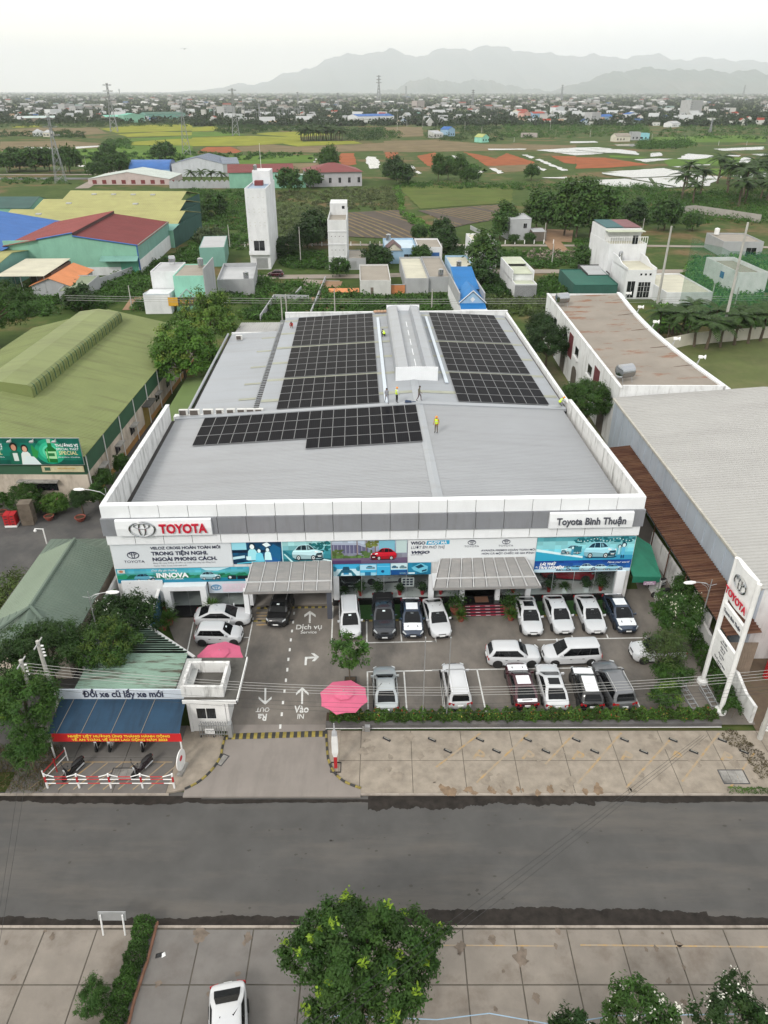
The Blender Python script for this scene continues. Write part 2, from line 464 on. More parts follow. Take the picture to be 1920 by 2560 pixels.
# corner fills outside the kerb curves
struct(MB().prism([(v.x,v.y) for v in KL]+[(-13.79,31.48),(-13.79,37.2)],-.165,.001).build('pavement',m_apron))
struct(MB().prism([(-2.99,36.75),(-2.99,31.48)]+[(v.x,v.y) for v in reversed(KR)][:1]+[(v.x,v.y) for v in reversed(KR)][1:]+[(KR[0].x,36.75)],-.165,.0012).build('pavement',m_apron))
def striped(name,label,path,w,h,seg,z0):
    t_ = thing(name,label,'kerb',(path[0].x,path[0].y,z0))
    d = [0.0]
    for a,b in zip(path[:-1],path[1:]): d.append(d[-1]+(b-a).length)
    def at(s_):
        for i in range(len(d)-1):
            if s_ <= d[i+1]+1e-6:
                k = (s_-d[i])/max(d[i+1]-d[i],1e-6); return path[i].lerp(path[i+1],k),(path[i+1]-path[i]).normalized()
        return path[-1],(path[-1]-path[-2]).normalized()
    n_ = int(d[-1]/seg)
    for i in range(n_):
        (a,da),(b,db) = at(i*d[-1]/n_),at((i+1)*d[-1]/n_-.004)
        na,nb = Vector((-da.y,da.x,0))*w/2,Vector((-db.y,db.x,0))*w/2
        o_ = Vector((path[0].x,path[0].y,0))
        q = [a-na-o_,b-nb-o_,b+nb-o_,a+na-o_]
        q2 = [a-na*.55-o_,b-nb*.55-o_,b+nb*.55-o_,a+na*.55-o_]
        MB().rings([[(p.x,p.y,0) for p in q],[(p.x,p.y,h*.6) for p in q],[(p.x,p.y,h) for p in q2]]).build('block',m_yel if i % 2 else m_blk,t_)
    return t_
striped('striped_kerb','curved yellow and black kerb right of the driveway mouth',KR,.15,.10,.36,.0)
striped('striped_kerb','curved yellow and black kerb left of the driveway mouth',KL,.15,.10,.36,.0)

# parking lot sheet and painted markings
lot_pts = [G(420,1560),(-18.4,50.6),(-18.4,52.4),(22.6,53.4),(25.4,75),(27.4,75),(27.0,45.0),(26.0,37.25),(KL[0].x-1.7,37.25),G(470,1690)]
a_ = lot_pts
lot = struct(MB().poly([(p[0],p[1],.012) for p in reversed(a_)]).build('parking_lot',m_lot))
ZL = .018
def line(p,q,w=.11,m=None,z=ZL,parent=None,name='line_marking'):
    p,q = Vector((*p,0)),Vector((*q,0)); d = (q-p).normalized(); n_ = Vector((-d.y,d.x,0))*w/2
    return MB().poly([(p-n_).to_tuple()[:2]+(z,),(q-n_).to_tuple()[:2]+(z,),(q+n_).to_tuple()[:2]+(z,),(p+n_).to_tuple()[:2]+(z,)]).build(name,m or m_white_line,parent or lot)
Z4 = lambda x,y: G(560+x*.33755,1480+y*.33755)
Z5 = lambda x,y: G(1080+x*.50633,1460+y*.50633)
def poly_mark(pts,m=None,z=ZL,parent=None,name='arrow_marking'):
    return MB().poly([(p[0],p[1],z) for p in pts]).build(name,m or m_white_line,parent or lot)
# lane dashes
for (x0,y0,x1,y1) in ((534,28,533,50),(520,148,518,168),(513,213,511,234),(505,280,503,300),(496,345,494,367),(488,417,486,440),(478,488,476,512),(470,563,468,590),(460,642,458,668),(449,722,447,748),(438,806,436,832),(429,892,427,920),(418,982,416,1014)):
    line(Z4(x0,y0),Z4(x1,y1),.15)
line(Z4(807,100),Z4(797,375),.11)
line(Z4(1056,148),Z4(1058,375)); line(Z4(1298,140),Z4(1316,372)); line(Z4(840,382),Z4(1572,366))
line(Z4(218,190),Z4(160,480),.09); line(G(484,1555),G(466,1640),.09); line(Z4(150,338),Z4(190,337),.09)
line(Z4(1565,340),Z4(1570,372)); line(Z4(1062,590),Z4(1068,905)); line(Z4(1332,585),Z4(1356,905))
line(Z4(1060,592),Z4(1650,580)); line(Z4(1598,585),Z4(1640,905)); line(Z4(1300,910),Z4(1650,908))
line(Z5(520,277),Z5(1040,266)); line(Z5(690,255),Z5(697,273)); line(Z5(862,250),Z5(870,270))
line(Z5(0,426),Z5(936,412)); line(Z5(222,422),Z5(268,640)); line(Z5(936,412),Z5(1044,648)); line(Z5(754,415),Z5(768,440)); line(Z5(0,285),Z5(18,284)); line(Z5(38,425),Z5(62,645))
def arrow(cx,y0,y1,hw,up=True,sw=14):
    """straight arrow between zoom rows y0 (tip) and y1 (tail)"""
    s_ = 1 if up else -1
    k = abs(y1-y0)
    poly_mark([Z4(cx-sw/2-2*s_,y1),Z4(cx+sw/2-2*s_,y1),Z4(cx+sw/2,y0+s_*8),Z4(cx-sw/2,y0+s_*8)][::s_])
    for d in (-1,1):
        poly_mark([Z4(cx,y0),Z4(cx+d*hw,y0+s_*.34*k),Z4(cx+d*hw,y0+s_*(.34*k+18)),Z4(cx,y0+s_*20)][::-1 if d*s_ > 0 else 1],z=ZL+.003)
arrow(637,140,230,42); arrow(580,706,830,46)
arrow(305,836,712,48,up=False)
poly_mark([Z4(596,543),Z4(612,543),Z4(616,496),Z4(600,482)]); poly_mark([Z4(600,482),Z4(616,496),Z4(690,490),Z4(700,478)][::1])
poly_mark([Z4(645,455),Z4(668,455),Z4(704,482),Z4(680,486)][::-1],z=ZL+.003); poly_mark([Z4(650,514),Z4(672,514),Z4(704,482),Z4(680,480)],z=ZL+.003)
def ground_text(body,x,y,size,rot=0.0,bold=.0,ys=1.0,m=None,parent=None,align='CENTER',xs=1.0,z=ZL):
    o_ = text(body,size,m or m_white_line,parent or lot,(x,y,z),(0,0,rot),align,bold,0.0,xs)
    o_.scale = (1,ys,1); return o_
p = Z4(628,276); ground_text('Dịch vụ',p[0],p[1],.68,R(1.5),.012,1.25)
p = Z4(626,308); ground_text('Service',p[0],p[1],0.46,R(1.5),.004,1.1)
p = Z4(572,893); ground_text('Vào',p[0],p[1],0.66,R(1),.014,1.5)
p = Z4(566,940); ground_text('IN',p[0],p[1],0.5,R(1),.004,1.35)
p = Z4(288,905); ground_text('Ra',p[0],p[1],0.66,R(181),.014,1.4)
p = Z4(290,858); ground_text('OUT',p[0],p[1],0.46,R(181),.004,1.3)
# worn yellow rumble patch by the service entry
for k in range(5):
    y_ = 150+k*22
    poly_mark([Z4(238,y_+12),Z4(318,y_+10),Z4(319,y_),Z4(240,y_)],m_yellow_line,name='worn_marking')
# yellow bays and letters on the forecourt pavement
fp = [o for o in bpy.data.objects if o.name == 'forecourt_pavement'][0]
for (a,b,c_,d) in ((240,735,20,905),(480,735,220,980),(705,735,560,890),(935,735,720,985),(1175,770,960,1005),(1418,735,1235,975),(1590,835,1470,1010)):
    line(Z5(a,b),Z5(c_,d),.13,m_yellow_line,.006,fp)
for (a,b) in ((215,866),(460,868),(708,870),(950,872),(1197,872),(1445,874)):
    p = Z5(a,b); ground_text('P',p[0],p[1],1.25,R(-38),.03,1.0,m_yellow_line,fp,z=.007)
pv = [o for o in bpy.data.objects if o.name == 'roadside_pavement'][0]
line((1.5,21.95),(9,21.9),.07,m_yellow_line,.005,pv); line((10.2,21.95),(20,21.85),.09,m_yellow_line,.005,pv)
sb = [o for o in bpy.data.objects if o.name == 'scooter_bay_pavement'][0]
for k in range(9):
    x = -22.6+k*.95
    line((x,31.75),(x+1.5,33.9),.09,m_yellow_line,.006,sb)
line((-23,33.95),(-14,33.95),.09,m_yellow_line,.006,sb); line((-23,36.1),(-14,36.1),.09,m_yellow_line,.006,sb)
# speed humps of alternating rubber blocks
def hump(label,p,q,w,n_):
    p,q = Vector((*p,.013)),Vector((*q,.013)); d = (q-p); L_ = d.length; a = math.atan2(d.y,d.x)
    t_ = thing('speed_hump',label,'speed hump',p,a)
    k = L_/n_
    prof = [(-w/2,0),(w/2,0),(w*.3,.05),(-w*.3,.05)]
    ms = [MB().extr(prof,'x',.004,k-.004).mesh('block',m) for m in (m_yel,m_blk)]
    for i in range(n_): add('block',ms[i % 2],t_,(i*k,0,0))
hump('yellow and black speed hump across the gate line',Z4(5,1072),Z4(757,1050),.55,28)
hump('narrow yellow and black hump at the service bay entry',Z4(245,120),Z4(798,112),.28,22)
hump('short yellow and black ramp edge under the left wall plants',BW(-11.0,-1.75)[:2],BW(-7.0,-1.75)[:2],.2,12)
hump('yellow and black ramp edge behind the front row of cars',BW(-2.8,-2.05)[:2],BW(6.4,-2.05)[:2],.2,26)
hump('yellow and black ramp edge behind the right row of cars',BW(12.0,-1.9)[:2],BW(20.2,-1.9)[:2],.2,24)

# ---------------------------------------------------------------- fields, ponds, lanes behind
FPS = .28934
def FP(off,pts): return [G(off+x*FPS,190+y*FPS) for x,y in pts]
def fieldmat(name,c,c2,sc=.05): return mat(name,c,.95,.22,sc,spec=.1,stain=c2,stain_amt=.8,stain_freq=.12,stain_scale=(.5,1.4,1))
m_rice_y = fieldmat('ripe_rice',(.215,.225,.03),(.14,.17,.026)); m_rice_g = fieldmat('green_rice',(.085,.155,.024),(.055,.10,.018))
m_tan = fieldmat('stubble',(.17,.13,.075),(.09,.095,.04)); m_red = fieldmat('red_earth',(.27,.085,.035),(.20,.085,.04),.1)
def water_mat():
    m,n,b = _new('pond_water'); vec = _coords(n,'pos',(.5,1,1)); f = _noise(n,vec,.055,6.0,.62)
    n.links.new(_ramp(n,f,[(.60,(.30,.29,.26)),(.64,(.07,.10,.03))]),b.inputs['Base Color']); n.links.new(_ramp(n,f,[(.60,.04),(.64,.9)]),b.inputs['Roughness']); n.links.new(_ramp(n,f,[(.60,1.0),(.64,.1)]),b.inputs['Specular IOR Level']); return m
m_water = water_mat()
m_mud = mat('mud',(.055,.04,.028),.8,.25,.2)
def orient(p):
    a = sum(p[i][0]*p[(i+1) % len(p)][1]-p[(i+1) % len(p)][0]*p[i][1] for i in range(len(p)))
    return p if a > 0 else p[::-1]
def ragged(p,amt,seed):
    r_ = random.Random(seed); o_ = []
    for i in range(len(p)):
        a,b = Vector((*p[i],0)),Vector((*p[(i+1) % len(p)],0)); n_ = max(1,int((b-a).length/5))
        n_ = min(n_,14); d = b-a; nn = Vector((-d.y,d.x,0)).normalized()
        for k in range(n_):
            q = a+d*k/n_+nn*r_.uniform(-amt,amt); o_.append((q.x,q.y))
    return o_
_fz = [0]
def field(kind,off,pts,m,amt=.6):
    _fz[0] += 1; p = FP(off,pts) if off is not None else pts
    z = -.10+_fz[0]*.0012+(.05 if 'pond' in kind else 0)
    return struct(MB().poly([(x,y,z) for x,y in ragged(orient(p),amt,_fz[0])]).build(kind,m))
for off,pts,m in ((0,[(0,600),(1660,600),(1660,760),(0,760)],m_rice_g),
    (0,[(860,455),(1160,425),(1660,415),(1660,470),(1010,490)],m_rice_y),(0,[(1010,500),(1400,482),(1660,485),(1660,512),(1100,525)],m_rice_y),
    (0,[(1080,540),(1660,515),(1660,540),(1100,565)],m_rice_g),(0,[(1110,570),(1500,543),(1660,542),(1660,600),(1150,595)],m_rice_y),
    (0,[(0,470),(330,445),(840,450),(930,495),(700,510),(0,520)],m_tan),(0,[(0,565),(600,560),(880,580),(880,620),(0,650)],m_tan),
    (0,[(100,432),(330,425),(345,442),(110,446)],m_rice_y),(0,[(300,690),(850,690),(1250,700),(1150,760),(250,760)],m_rice_g),
    (480,[(0,445),(200,430),(260,470),(0,478)],m_rice_y),(480,[(0,480),(300,480),(480,510),(0,528)],m_rice_g),(480,[(0,530),(500,515),(930,530),(960,570),(500,600),(0,605)],m_rice_y),
    (480,[(530,500),(680,485),(1200,475),(1210,505),(900,530)],m_rice_y),(480,[(770,580),(1000,565),(1400,560),(1470,582),(910,607)],m_rice_y),
    (480,[(380,610),(700,590),(900,610),(1660,580),(1660,645),(1100,660),(420,650)],m_tan),(480,[(50,655),(120,612),(330,610),(430,650),(380,665)],m_red),
    (480,[(0,690),(1050,680),(1060,740),(300,770),(0,770)],m_rice_g),(480,[(1250,720),(1290,665),(1400,665),(1420,760),(1320,780)],m_red),
    (480,[(470,765),(1240,745),(1240,800),(470,810)],m_tan),
    (960,[(0,560),(450,550),(900,590),(1300,590),(1659,600),(1659,640),(1000,640),(600,650),(0,660)],m_tan),(960,[(0,440),(330,440),(340,520),(0,530)],m_tan),
    (960,[(280,690),(440,660),(520,715),(470,740),(590,780),(570,840),(480,830),(360,760)],m_red),(960,[(690,655),(880,690),(960,715),(1060,665),(1310,745),(1250,765),(890,775),(800,720)],m_red),
    (960,[(880,780),(1300,760),(1290,810),(1050,830)],m_tan),(960,[(1440,690),(1659,690),(1659,760),(1560,750)],m_red),(960,[(10,655),(130,660),(70,720),(10,700)],m_red),
    (1440,[(0,700),(250,705),(640,765),(300,790),(0,800)],m_red),(1440,[(440,400),(620,400),(720,425),(560,432)],m_tan),(1440,[(1020,405),(1290,402),(1280,420),(1030,424)],m_rice_y),
    (1440,[(750,720),(1440,700),(1660,720),(1660,790),(1150,770),(800,780)],m_rice_g),(1440,[(1150,800),(1660,790),(1660,830),(1200,850)],m_rice_g),(1440,[(280,680),(620,700),(560,715),(300,700)],m_rice_g),
    (1440,[(650,530),(1400,510),(1640,520),(1640,570),(700,575)],m_rice_g)):
    field('field',off,pts,m)
for off,pts in ((480,[(1490,715),(1530,695),(1590,700),(1630,770),(1620,795),(1540,800)]),(480,[(1050,745),(1060,715),(1078,715),(1070,745)]),
    (960,[(575,685),(620,690),(680,730),(650,740),(600,710)]),(960,[(665,755),(720,750),(860,825),(830,843),(690,790)]),(960,[(915,795),(960,795),(1035,835),(990,845)]),
    (960,[(1195,680),(1240,680),(1295,700),(1270,712)]),(960,[(1305,720),(1340,715),(1590,815),(1550,820),(1400,760)]),(960,[(1300,790),(1330,780),(1395,805),(1375,820)]),(960,[(220,775),(240,775),(312,840),(295,847)]),
    (1440,[(-350,640),(0,618),(200,615),(520,650),(545,682),(330,662),(0,686),(-160,662)]),(1440,[(640,665),(720,660),(745,690),(650,697)]),(1440,[(880,715),(960,670),(1180,685),(1200,700),(1000,722)]),
    (1440,[(220,830),(770,795),(1120,850),(500,880),(240,850)]),(1440,[(-120,915),(260,895),(480,885),(1100,855),(1260,870),(1150,950),(600,965),(-60,962)]),(1440,[(1190,630),(1620,610),(1620,635),(1270,645)]),
    (1440,[(1510,675),(1660,670),(1660,697)]),(1440,[(1330,855),(1640,835),(1640,870),(1450,885)]),(1440,[(500,720),(700,712),(850,715),(600,745)]),(1440,[(1370,767),(1460,700),(1500,702),(1525,745),(1450,765)]),
    (1440,[(820,785),(1170,760),(1160,772),(900,790)]),(1440,[(1290,680),(1430,685),(1400,695),(1290,692)]),(1440,[(330,590),(520,585),(520,610),(360,605)]),(1440,[(-50,565),(160,562),(200,575),(-50,580)]),
    (960,[(890,628),(1230,628),(1230,636),(900,640)]),(960,[(1375,875),(1580,870),(1560,885),(1400,882)]),(480,[(795,448),(1050,440),(1050,455),(800,462)]),(0,[(205,612),(360,614),(520,628),(440,645),(260,640)]),(0,[(640,612),(880,600),(890,608),(660,628)]),
    (0,[(665,772),(950,768),(940,784),(670,785)])):
    field('pond',off,pts,m_water,1.1)
# ploughed wet plots behind the houses
ZB = lambda x,y: G(560+x*.434,400+y*.434)
for seed,pts,ang,mm in ((1,[(590,330),(720,300),(1010,285),(1200,400),(1090,460),(720,440)],-68,m_tan),(2,[(1120,290),(1590,255),(1659,300),(1560,345),(1400,370),(1330,390),(1200,320)],-60,m_tan)):
    P_ = orient([ZB(*p) for p in pts]); plot = field('field',None,P_,m_mud,.4)
    xs,ys = [p[0] for p in P_],[p[1] for p in P_]; cx,cy = sum(xs)/len(xs),sum(ys)/len(ys)
    def inside(x,y,P_=P_):
        c_ = False
        for i in range(len(P_)):
            (x1,y1),(x2,y2) = P_[i],P_[(i+1) % len(P_)]
            if (y1 > y) != (y2 > y) and x < (x2-x1)*(y-y1)/(y2-y1)+x1: c_ = not c_
        return c_
    d = Vector((math.cos(R(ang)),math.sin(R(ang)))); nn = Vector((-d.y,d.x)); r_ = random.Random(seed)
    mb = MB(); wb = MB()
    for k in range(-60,61):
        run = []
        for j in range(-60,61):
            q = Vector((cx,cy))+nn*k*2.7+d*j*1.5+nn*.5*math.sin(j*.15+seed)
            if inside(q.x,q.y): run.append(q)
            if (not inside(q.x,q.y) or j == 60) and len(run) > 2:
                wv = r_.random() < .16
                for a,b in zip(run[:-1],run[1:]):
                    w = .62; (wb if wv else mb).poly([(a.x-nn.x*w,a.y-nn.y*w,-.08),(b.x-nn.x*w,b.y-nn.y*w,-.08),(b.x,b.y,-.08 if wv else .12),(a.x,a.y,-.08 if wv else .12)])
                    if not wv: mb.poly([(a.x,a.y,.12),(b.x,b.y,.12),(b.x+nn.x*w,b.y+nn.y*w,-.08),(a.x+nn.x*w,a.y+nn.y*w,-.08)])
                run = []
            elif not inside(q.x,q.y): run = []
    tag(mb.build('furrow',mm,plot),kind='stuff')
    if wb.v: tag(wb.build('furrow_water',m_water,plot),kind='stuff')
field('field',None,[ZB(1000,150),ZB(1659,140),ZB(1659,245),ZB(1280,270),ZB(1130,280)],fieldmat('paddy',(.085,.115,.028),(.12,.125,.04)))
# back lanes
_bk = mat('grass_bank',(.045,.075,.02),.95,.3,.3)
m_lane = mat('lane_concrete',(.27,.235,.20),.9,.15,.3,stain=(.2,.15,.1),stain_amt=.6,stain_freq=.15)
m_dirt = mat('dirt_track',(.25,.155,.09),.95,.2,.25)
def lane(name,pts,w,m,z=-.09):
    mb = MB(); P_ = [Vector((*p,0)) for p in pts]
    for i,(a,b) in enumerate(zip(P_[:-1],P_[1:])):
        d = (b-a).normalized(); n_ = Vector((-d.y,d.x,0))*w/2; e = d*w*.15
        zz = z+i*.0015
        mb.poly([(*(a-n_-e)[:2],zz),(*(b-n_+e)[:2],zz),(*(b+n_+e)[:2],zz),(*(a+n_-e)[:2],zz)])
    return struct(mb.build(name,m))
for pp_ in ([(-170,660),(330,666)],[(0,640),(520,690)],[(240,850),(860,955)],[(770,797),(1150,840)],[(500,882),(1120,853)],[(640,885),(700,960)],[(900,870),(980,945)]): lane('bank',FP(1440,pp_),1.6,_bk,.14)
lane('lane',[(-36,180.5),(-5,181.5),(30,187),(120,187)],4.4,m_lane)
lane('path',[(-48,224),(-20,223.5),(25,222.5),(75,221.5),(160,216)],3.0,m_lane,-.088)
lane('path',[ZB(450,800),ZB(560,695)],8.5,m_lane,-.086); lane('path',[ZB(520,890),ZB(620,700)],5.0,m_dirt,-.084)
lane('path',[G(345,770),G(395,690),G(420,660)],6,m_dirt,-.08); lane('path',[G(1365,585),G(1395,620),G(1430,655)],5,m_dirt,-.07); lane('path',[G(1385,575),G(1378,600)],12,m_dirt,-.066)
lane('road',[G(-300,446),G(235,446)],9.0,mat('far_asphalt',(.13,.13,.135),.9),-.06); lane('path',[G(-300,437),G(235,436)],5.0,m_lane,-.055); lane('path',[G(205,470),G(260,440),G(300,423)],6,m_lane,-.05)
lane('path',[G(0,1330),G(262,1330)],60,mat('yard_asphalt',(.075,.073,.072),.85,.2,.2,stain=(.13,.12,.11),stain_amt=.6,stain_freq=.2),-.03)
lane('lawn',[(31,104),(70,108)],46,mat('mown_lawn',(.085,.105,.03),.95,.2,.2,stain=(.15,.14,.06),stain_amt=.6,stain_freq=.12),-.04)
lane('path',[(24.9,78),(24.4,116)],6.5,mat('side_yard',(.10,.105,.045),.95,.25,.4,stain=(.16,.12,.08),stain_amt=.8,stain_freq=.3),-.035)

lane('verge',[(30.3,31.7),(30.4,44)],9.0,mat('verge_dirt',(.13,.095,.065),.95,.3,.5,stain=(.05,.06,.025),stain_amt=.8,stain_freq=.5),-.03)
# ---------------------------------------------------------------- mountains
m_mtn = mat('mountain_forest',(.05,.075,.05),.95,.3,.0005,spec=.05,stain=(.16,.13,.10),stain_amt=.6,stain_freq=.0007)
def mountains(label_name,D,ridge,depth,seed):
    r_ = random.Random(seed)
    def elev(xd,yd):
        u = (xd*1.15732-960)/FOC; v = (yd*1.15732-1280)/FOC
        t = D/(_c-v*_s); return (t*u,CAM_H+t*(-_s-v*_c))
    P_ = [elev(*p) for p in ridge]; xs = [p[0] for p in P_]; hs = [p[1] for p in P_]
    nx,ny = 220,22; X = np.linspace(xs[0],xs[-1],nx); Hh = np.interp(X,xs,hs)
    ph = [r_.uniform(0,6.28) for _ in range(12)]
    k0 = 6.283/depth
    Hn = Hh+min(1.0,depth/4500)*sum(a*np.sin(X*k0*f+p_) for a,f,p_ in ((55,3.1,ph[0]),(30,7.3,ph[1]),(17,15.1,ph[2]),(9,31,ph[3])))
    Hn = np.maximum(Hn,0)
    V = []; F_ = []
    for j in range(ny):
        t = j/(ny-1)*2-1
        for i in range(nx):
            f = 1+.10*math.sin(X[i]*k0*4+ph[4]+t*5)+.06*math.sin(X[i]*k0*9+ph[5]+t*9)
            prof = max(0.0,1-abs(t)**1.15*f*(1 if abs(t) < .97 else 3))
            V.append((X[i]*(1+.02*t),D+t*depth,Hn[i]*prof-2))
    for j in range(ny-1):
        for i in range(nx-1):
            a = j*nx+i; F_.append((a,a+1,a+nx+1,a+nx))
    me = bpy.data.meshes.new('mountains'); me.from_pydata(V,[],F_); me.materials.append(m_mtn)
    me.polygons.foreach_set('use_smooth',[True]*len(F_)); me.update()
    struct(add('mountains',me))
mountains('a',30000,[(430,197),(485,190),(560,178),(640,155),(700,130),(770,112),(850,108),(900,118),(960,105),(1040,98),(1120,104),(1180,117),(1250,116),(1300,122),(1420,118),(1480,128),(1560,124),(1659,138),(1800,130),(2000,160),(2200,190)],5600,1)
mountains('b',17000,[(1190,197),(1230,188),(1290,165),(1350,150),(1420,145),(1470,152),(1520,147),(1560,158),(1600,150),(1659,160),(1750,150),(1900,170),(2050,195)],2200,2)
mountains('c',19000,[(820,197),(860,190),(890,172),(930,168),(980,178),(1040,170),(1080,179),(1130,190),(1190,197)],1500,3)
# ================================================================ SHOWROOM BUILDING
m_wht = mat('white_cladding',(.80,.82,.84),.35,.04,.6,stain=(.5,.51,.52),stain_amt=.1,stain_scale=(2,2,.3),stain_freq=.9,spec=.5)
m_gry = mat('silver_cladding',(.275,.285,.31),.35,.06,.5,metal=.25,stain=(.2,.2,.2),stain_amt=.4,stain_scale=(2,2,.3),stain_freq=.8)
m_wall = mat('white_plaster',(.70,.71,.71),.85,.06,.5,stain=(.30,.29,.27),stain_amt=.55,stain_scale=(1.6,1.6,.35),stain_freq=.8)
m_para = mat('stained_parapet',(.66,.66,.65),.9,.08,1.0,stain=(.10,.095,.085),stain_amt=.85,stain_scale=(2.2,2.2,.35),stain_freq=.9,stain_lo=.50,stain_hi=.72)
m_roof = mat('grey_roof_sheet',(.315,.326,.342),.42,.04,.15,metal=.1,stain=(.262,.268,.278),stain_amt=.55,stain_scale=(.08,1.2,1),stain_freq=.9,rot=BT,spec=.4)
m_roof2 = mat('pale_roof_sheet',(.33,.35,.375),.45,.04,.15,metal=.1,stain=(.29,.295,.30),stain_amt=.6,stain_scale=(.1,1.2,1),stain_freq=.6,rot=BT,spec=.4)
m_sky = mat('fibre_skylight',(.30,.31,.25),.55,.1,.5,stain=(.22,.22,.17),stain_amt=.5)
m_dark = mat('dark_gutter',(.035,.033,.032),.9,.3,1.0)
m_blackstone = mat('black_granite',(.012,.012,.013),.12,.2,4,spec=.6)
m_tile = mat('showroom_tile',(.62,.62,.61),.25,.06,.6,spec=.5)
m_int = mat('interior_wall',(.74,.75,.76),.8,.05,.3)
m_chrome = mat('chrome',(.42,.43,.44),.16,.03,1,metal=1.0)
m_redlet = mat('red_letter',(.52,.012,.035),.35,.05,2)
m_darklet = mat('dark_letter',(.075,.08,.10),.5,.05,2)
m_navy = mat('navy_print',(.03,.035,.07),.6,.05,2)
m_greyprint = mat('grey_print',(.25,.26,.28),.6,.05,2)
m_whiteprint = mat('white_print',(.85,.87,.88),.5,.03,2)
m_yellowprint = mat('yellow_print',(.85,.62,.05),.5,.03,2)
m_print = mat_attr('printed_vinyl',.45,.35)
m_glass = mat_glass('shop_glass',(.93,.96,.96),.90)
m_alu = mat('aluminium',(.55,.56,.57),.35,.05,2,metal=.7)
SB = thing('showroom_building','wide white car showroom with silver band, posters and grey metal roofs','building',(BX,BY,0),BT)
def roof_z(u): return 9.25-.055*abs(u-5.2)
def ribbed(u0,u1,v0,v1,zf,pitch=.3,h=.04,m=None,name='roof_sheet',along='u',parent=None,thick=.05):
    """metal roof sheet with standing ribs; ribs run along u (or v)"""
    mb = MB(); n_ = max(1,int(round(((v1-v0) if along == 'u' else (u1-u0))/pitch)))
    a0,a1 = (v0,v1) if along == 'u' else (u0,u1); p_ = (a1-a0)/n_
    prof = []
    for i in range(n_):
        s_ = a0+i*p_
        prof += [(s_,0),(s_+p_*.72,0),(s_+p_*.79,h),(s_+p_*.93,h)]
    prof.append((a1,0))
    for (a,ha),(b,hb) in zip(prof[:-1],prof[1:]):
        if along == 'u': mb.poly([(u0,a,zf(u0,a)+ha),(u1,a,zf(u1,a)+ha),(u1,b,zf(u1,b)+hb),(u0,b,zf(u0,b)+hb)])
        else: mb.poly([(a,v0,zf(a,v0)+ha),(b,v0,zf(b,v0)+hb),(b,v1,zf(b,v1)+hb),(a,v1,zf(a,v1)+ha)])
    c_ = [(u0,v0),(u1,v0),(u1,v1),(u0,v1)]
    mb.poly([(x,y,zf(x,y)-thick) for x,y in reversed(c_)])
    for (x0,y0),(x1,y1) in zip(c_,c_[1:]+c_[:1]):
        mb.poly([(x0,y0,zf(x0,y0)-thick),(x1,y1,zf(x1,y1)-thick),(x1,y1,zf(x1,y1)),(x0,y0,zf(x0,y0))])
    return mb.build(name,m or m_roof,parent or SB)
zf = lambda u,v: roof_z(u)
ribbed(-20.95,5.2,.55,23.2,zf); ribbed(5.2,20.95,.55,23.2,zf)
ribbed(-12.25,5.2,23.75,62.0,zf,m=m_roof2); ribbed(5.2,21.35,23.75,62.0,zf,m=m_roof2)
# ridge caps, step flashing, gutters
MB().extr([(4.75,roof_z(4.75)+.06),(5.65,roof_z(5.65)+.06),(5.2,roof_z(5.2)+.10)],'y',.6,23.2).build('ridge_cap',m_roof2,SB)
MB().extr([(4.75,roof_z(4.75)+.06),(5.65,roof_z(5.65)+.06),(5.2,roof_z(5.2)+.10)],'y',23.9,30.9).build('ridge_cap',m_roof2,SB)
for a,b in ((-21.0,5.2),(5.2,21.3)):
    MB().poly([(a,23.15,roof_z(a)+.16),(b,23.15,roof_z(b)+.16),(b,23.8,roof_z(b)+.20),(a,23.8,roof_z(a)+.20)]).poly([(a,23.15,roof_z(a)-.1),(b,23.15,roof_z(b)-.1),(b,23.15,roof_z(b)+.16),(a,23.15,roof_z(a)+.16)]).poly([(b,23.8,roof_z(b)-.1),(a,23.8,roof_z(a)-.1),(a,23.8,roof_z(a)+.2),(b,23.8,roof_z(b)+.2)]).build('flashing',m_roof2,SB)
for s_ in (-1,1):
    MB().box(min(s_*20.93,s_*21.4),max(s_*20.93,s_*21.4),.5,23.2,7.3,7.75).build('gutter',m_dark,SB)
MB().box(21.33,21.62,23.4,62,7.9,8.15).build('gutter',m_dark,SB)
# parapets
for s_ in (-1,1):
    a,b = sorted((s_*21.36,s_*21.68))
    MB().extr([(.3,0),(23.1,0),(23.1,9.62),(.3,10.24)],'x',b,a).build('parapet_wall',m_para,SB)
    MB().extr([(.32,10.2),(23.15,9.57),(23.15,9.66),(.32,10.29)],'x',b+.03,a-.03).build('parapet_coping',m_wall,SB)
MB().box(-21.36,21.36,.34,.62,3.0,10.20).build('front_wall',m_wall,SB)
MB().box(21.63,21.86,23.2,62.2,0,8.82).build('wall',m_wall,SB); MB().box(21.58,21.92,23.2,62.25,8.825,8.9).build('parapet_coping',m_wall,SB)
MB().box(-12.3,21.6,62.05,62.3,0,9.0).build('wall',m_wall,SB)
MB().box(-12.3,21.9,62.0,62.4,9.0,9.16).build('parapet_coping',m_wall,SB)
MB().box(-12.45,-12.2,23.8,62.0,0,8.1).build('wall',m_dark,SB)
for k in range(64): MB().box(-13.0,-12.25,24.2+k*.59,24.30+k*.59,8.08,8.15).build('bracket',m_roof2,SB)
# translucent strips
sk = [27.2,33.95,40.3,46.7,53.4,60.0]
def skyl(u0,u1,vc,z0,z1,w=.8):
    MB().poly([(u0,vc-w/2,z0),(u1,vc-w/2,z1),(u1,vc+w/2,z1),(u0,vc+w/2,z0)]).build('skylight',m_sky,SB)
for v in sk:
    skyl(-12.2,5.1,v,roof_z(-12.2)+.05,roof_z(5.1)+.05); skyl(5.3,21.2,v,roof_z(5.3)+.05,roof_z(21.2)+.05)
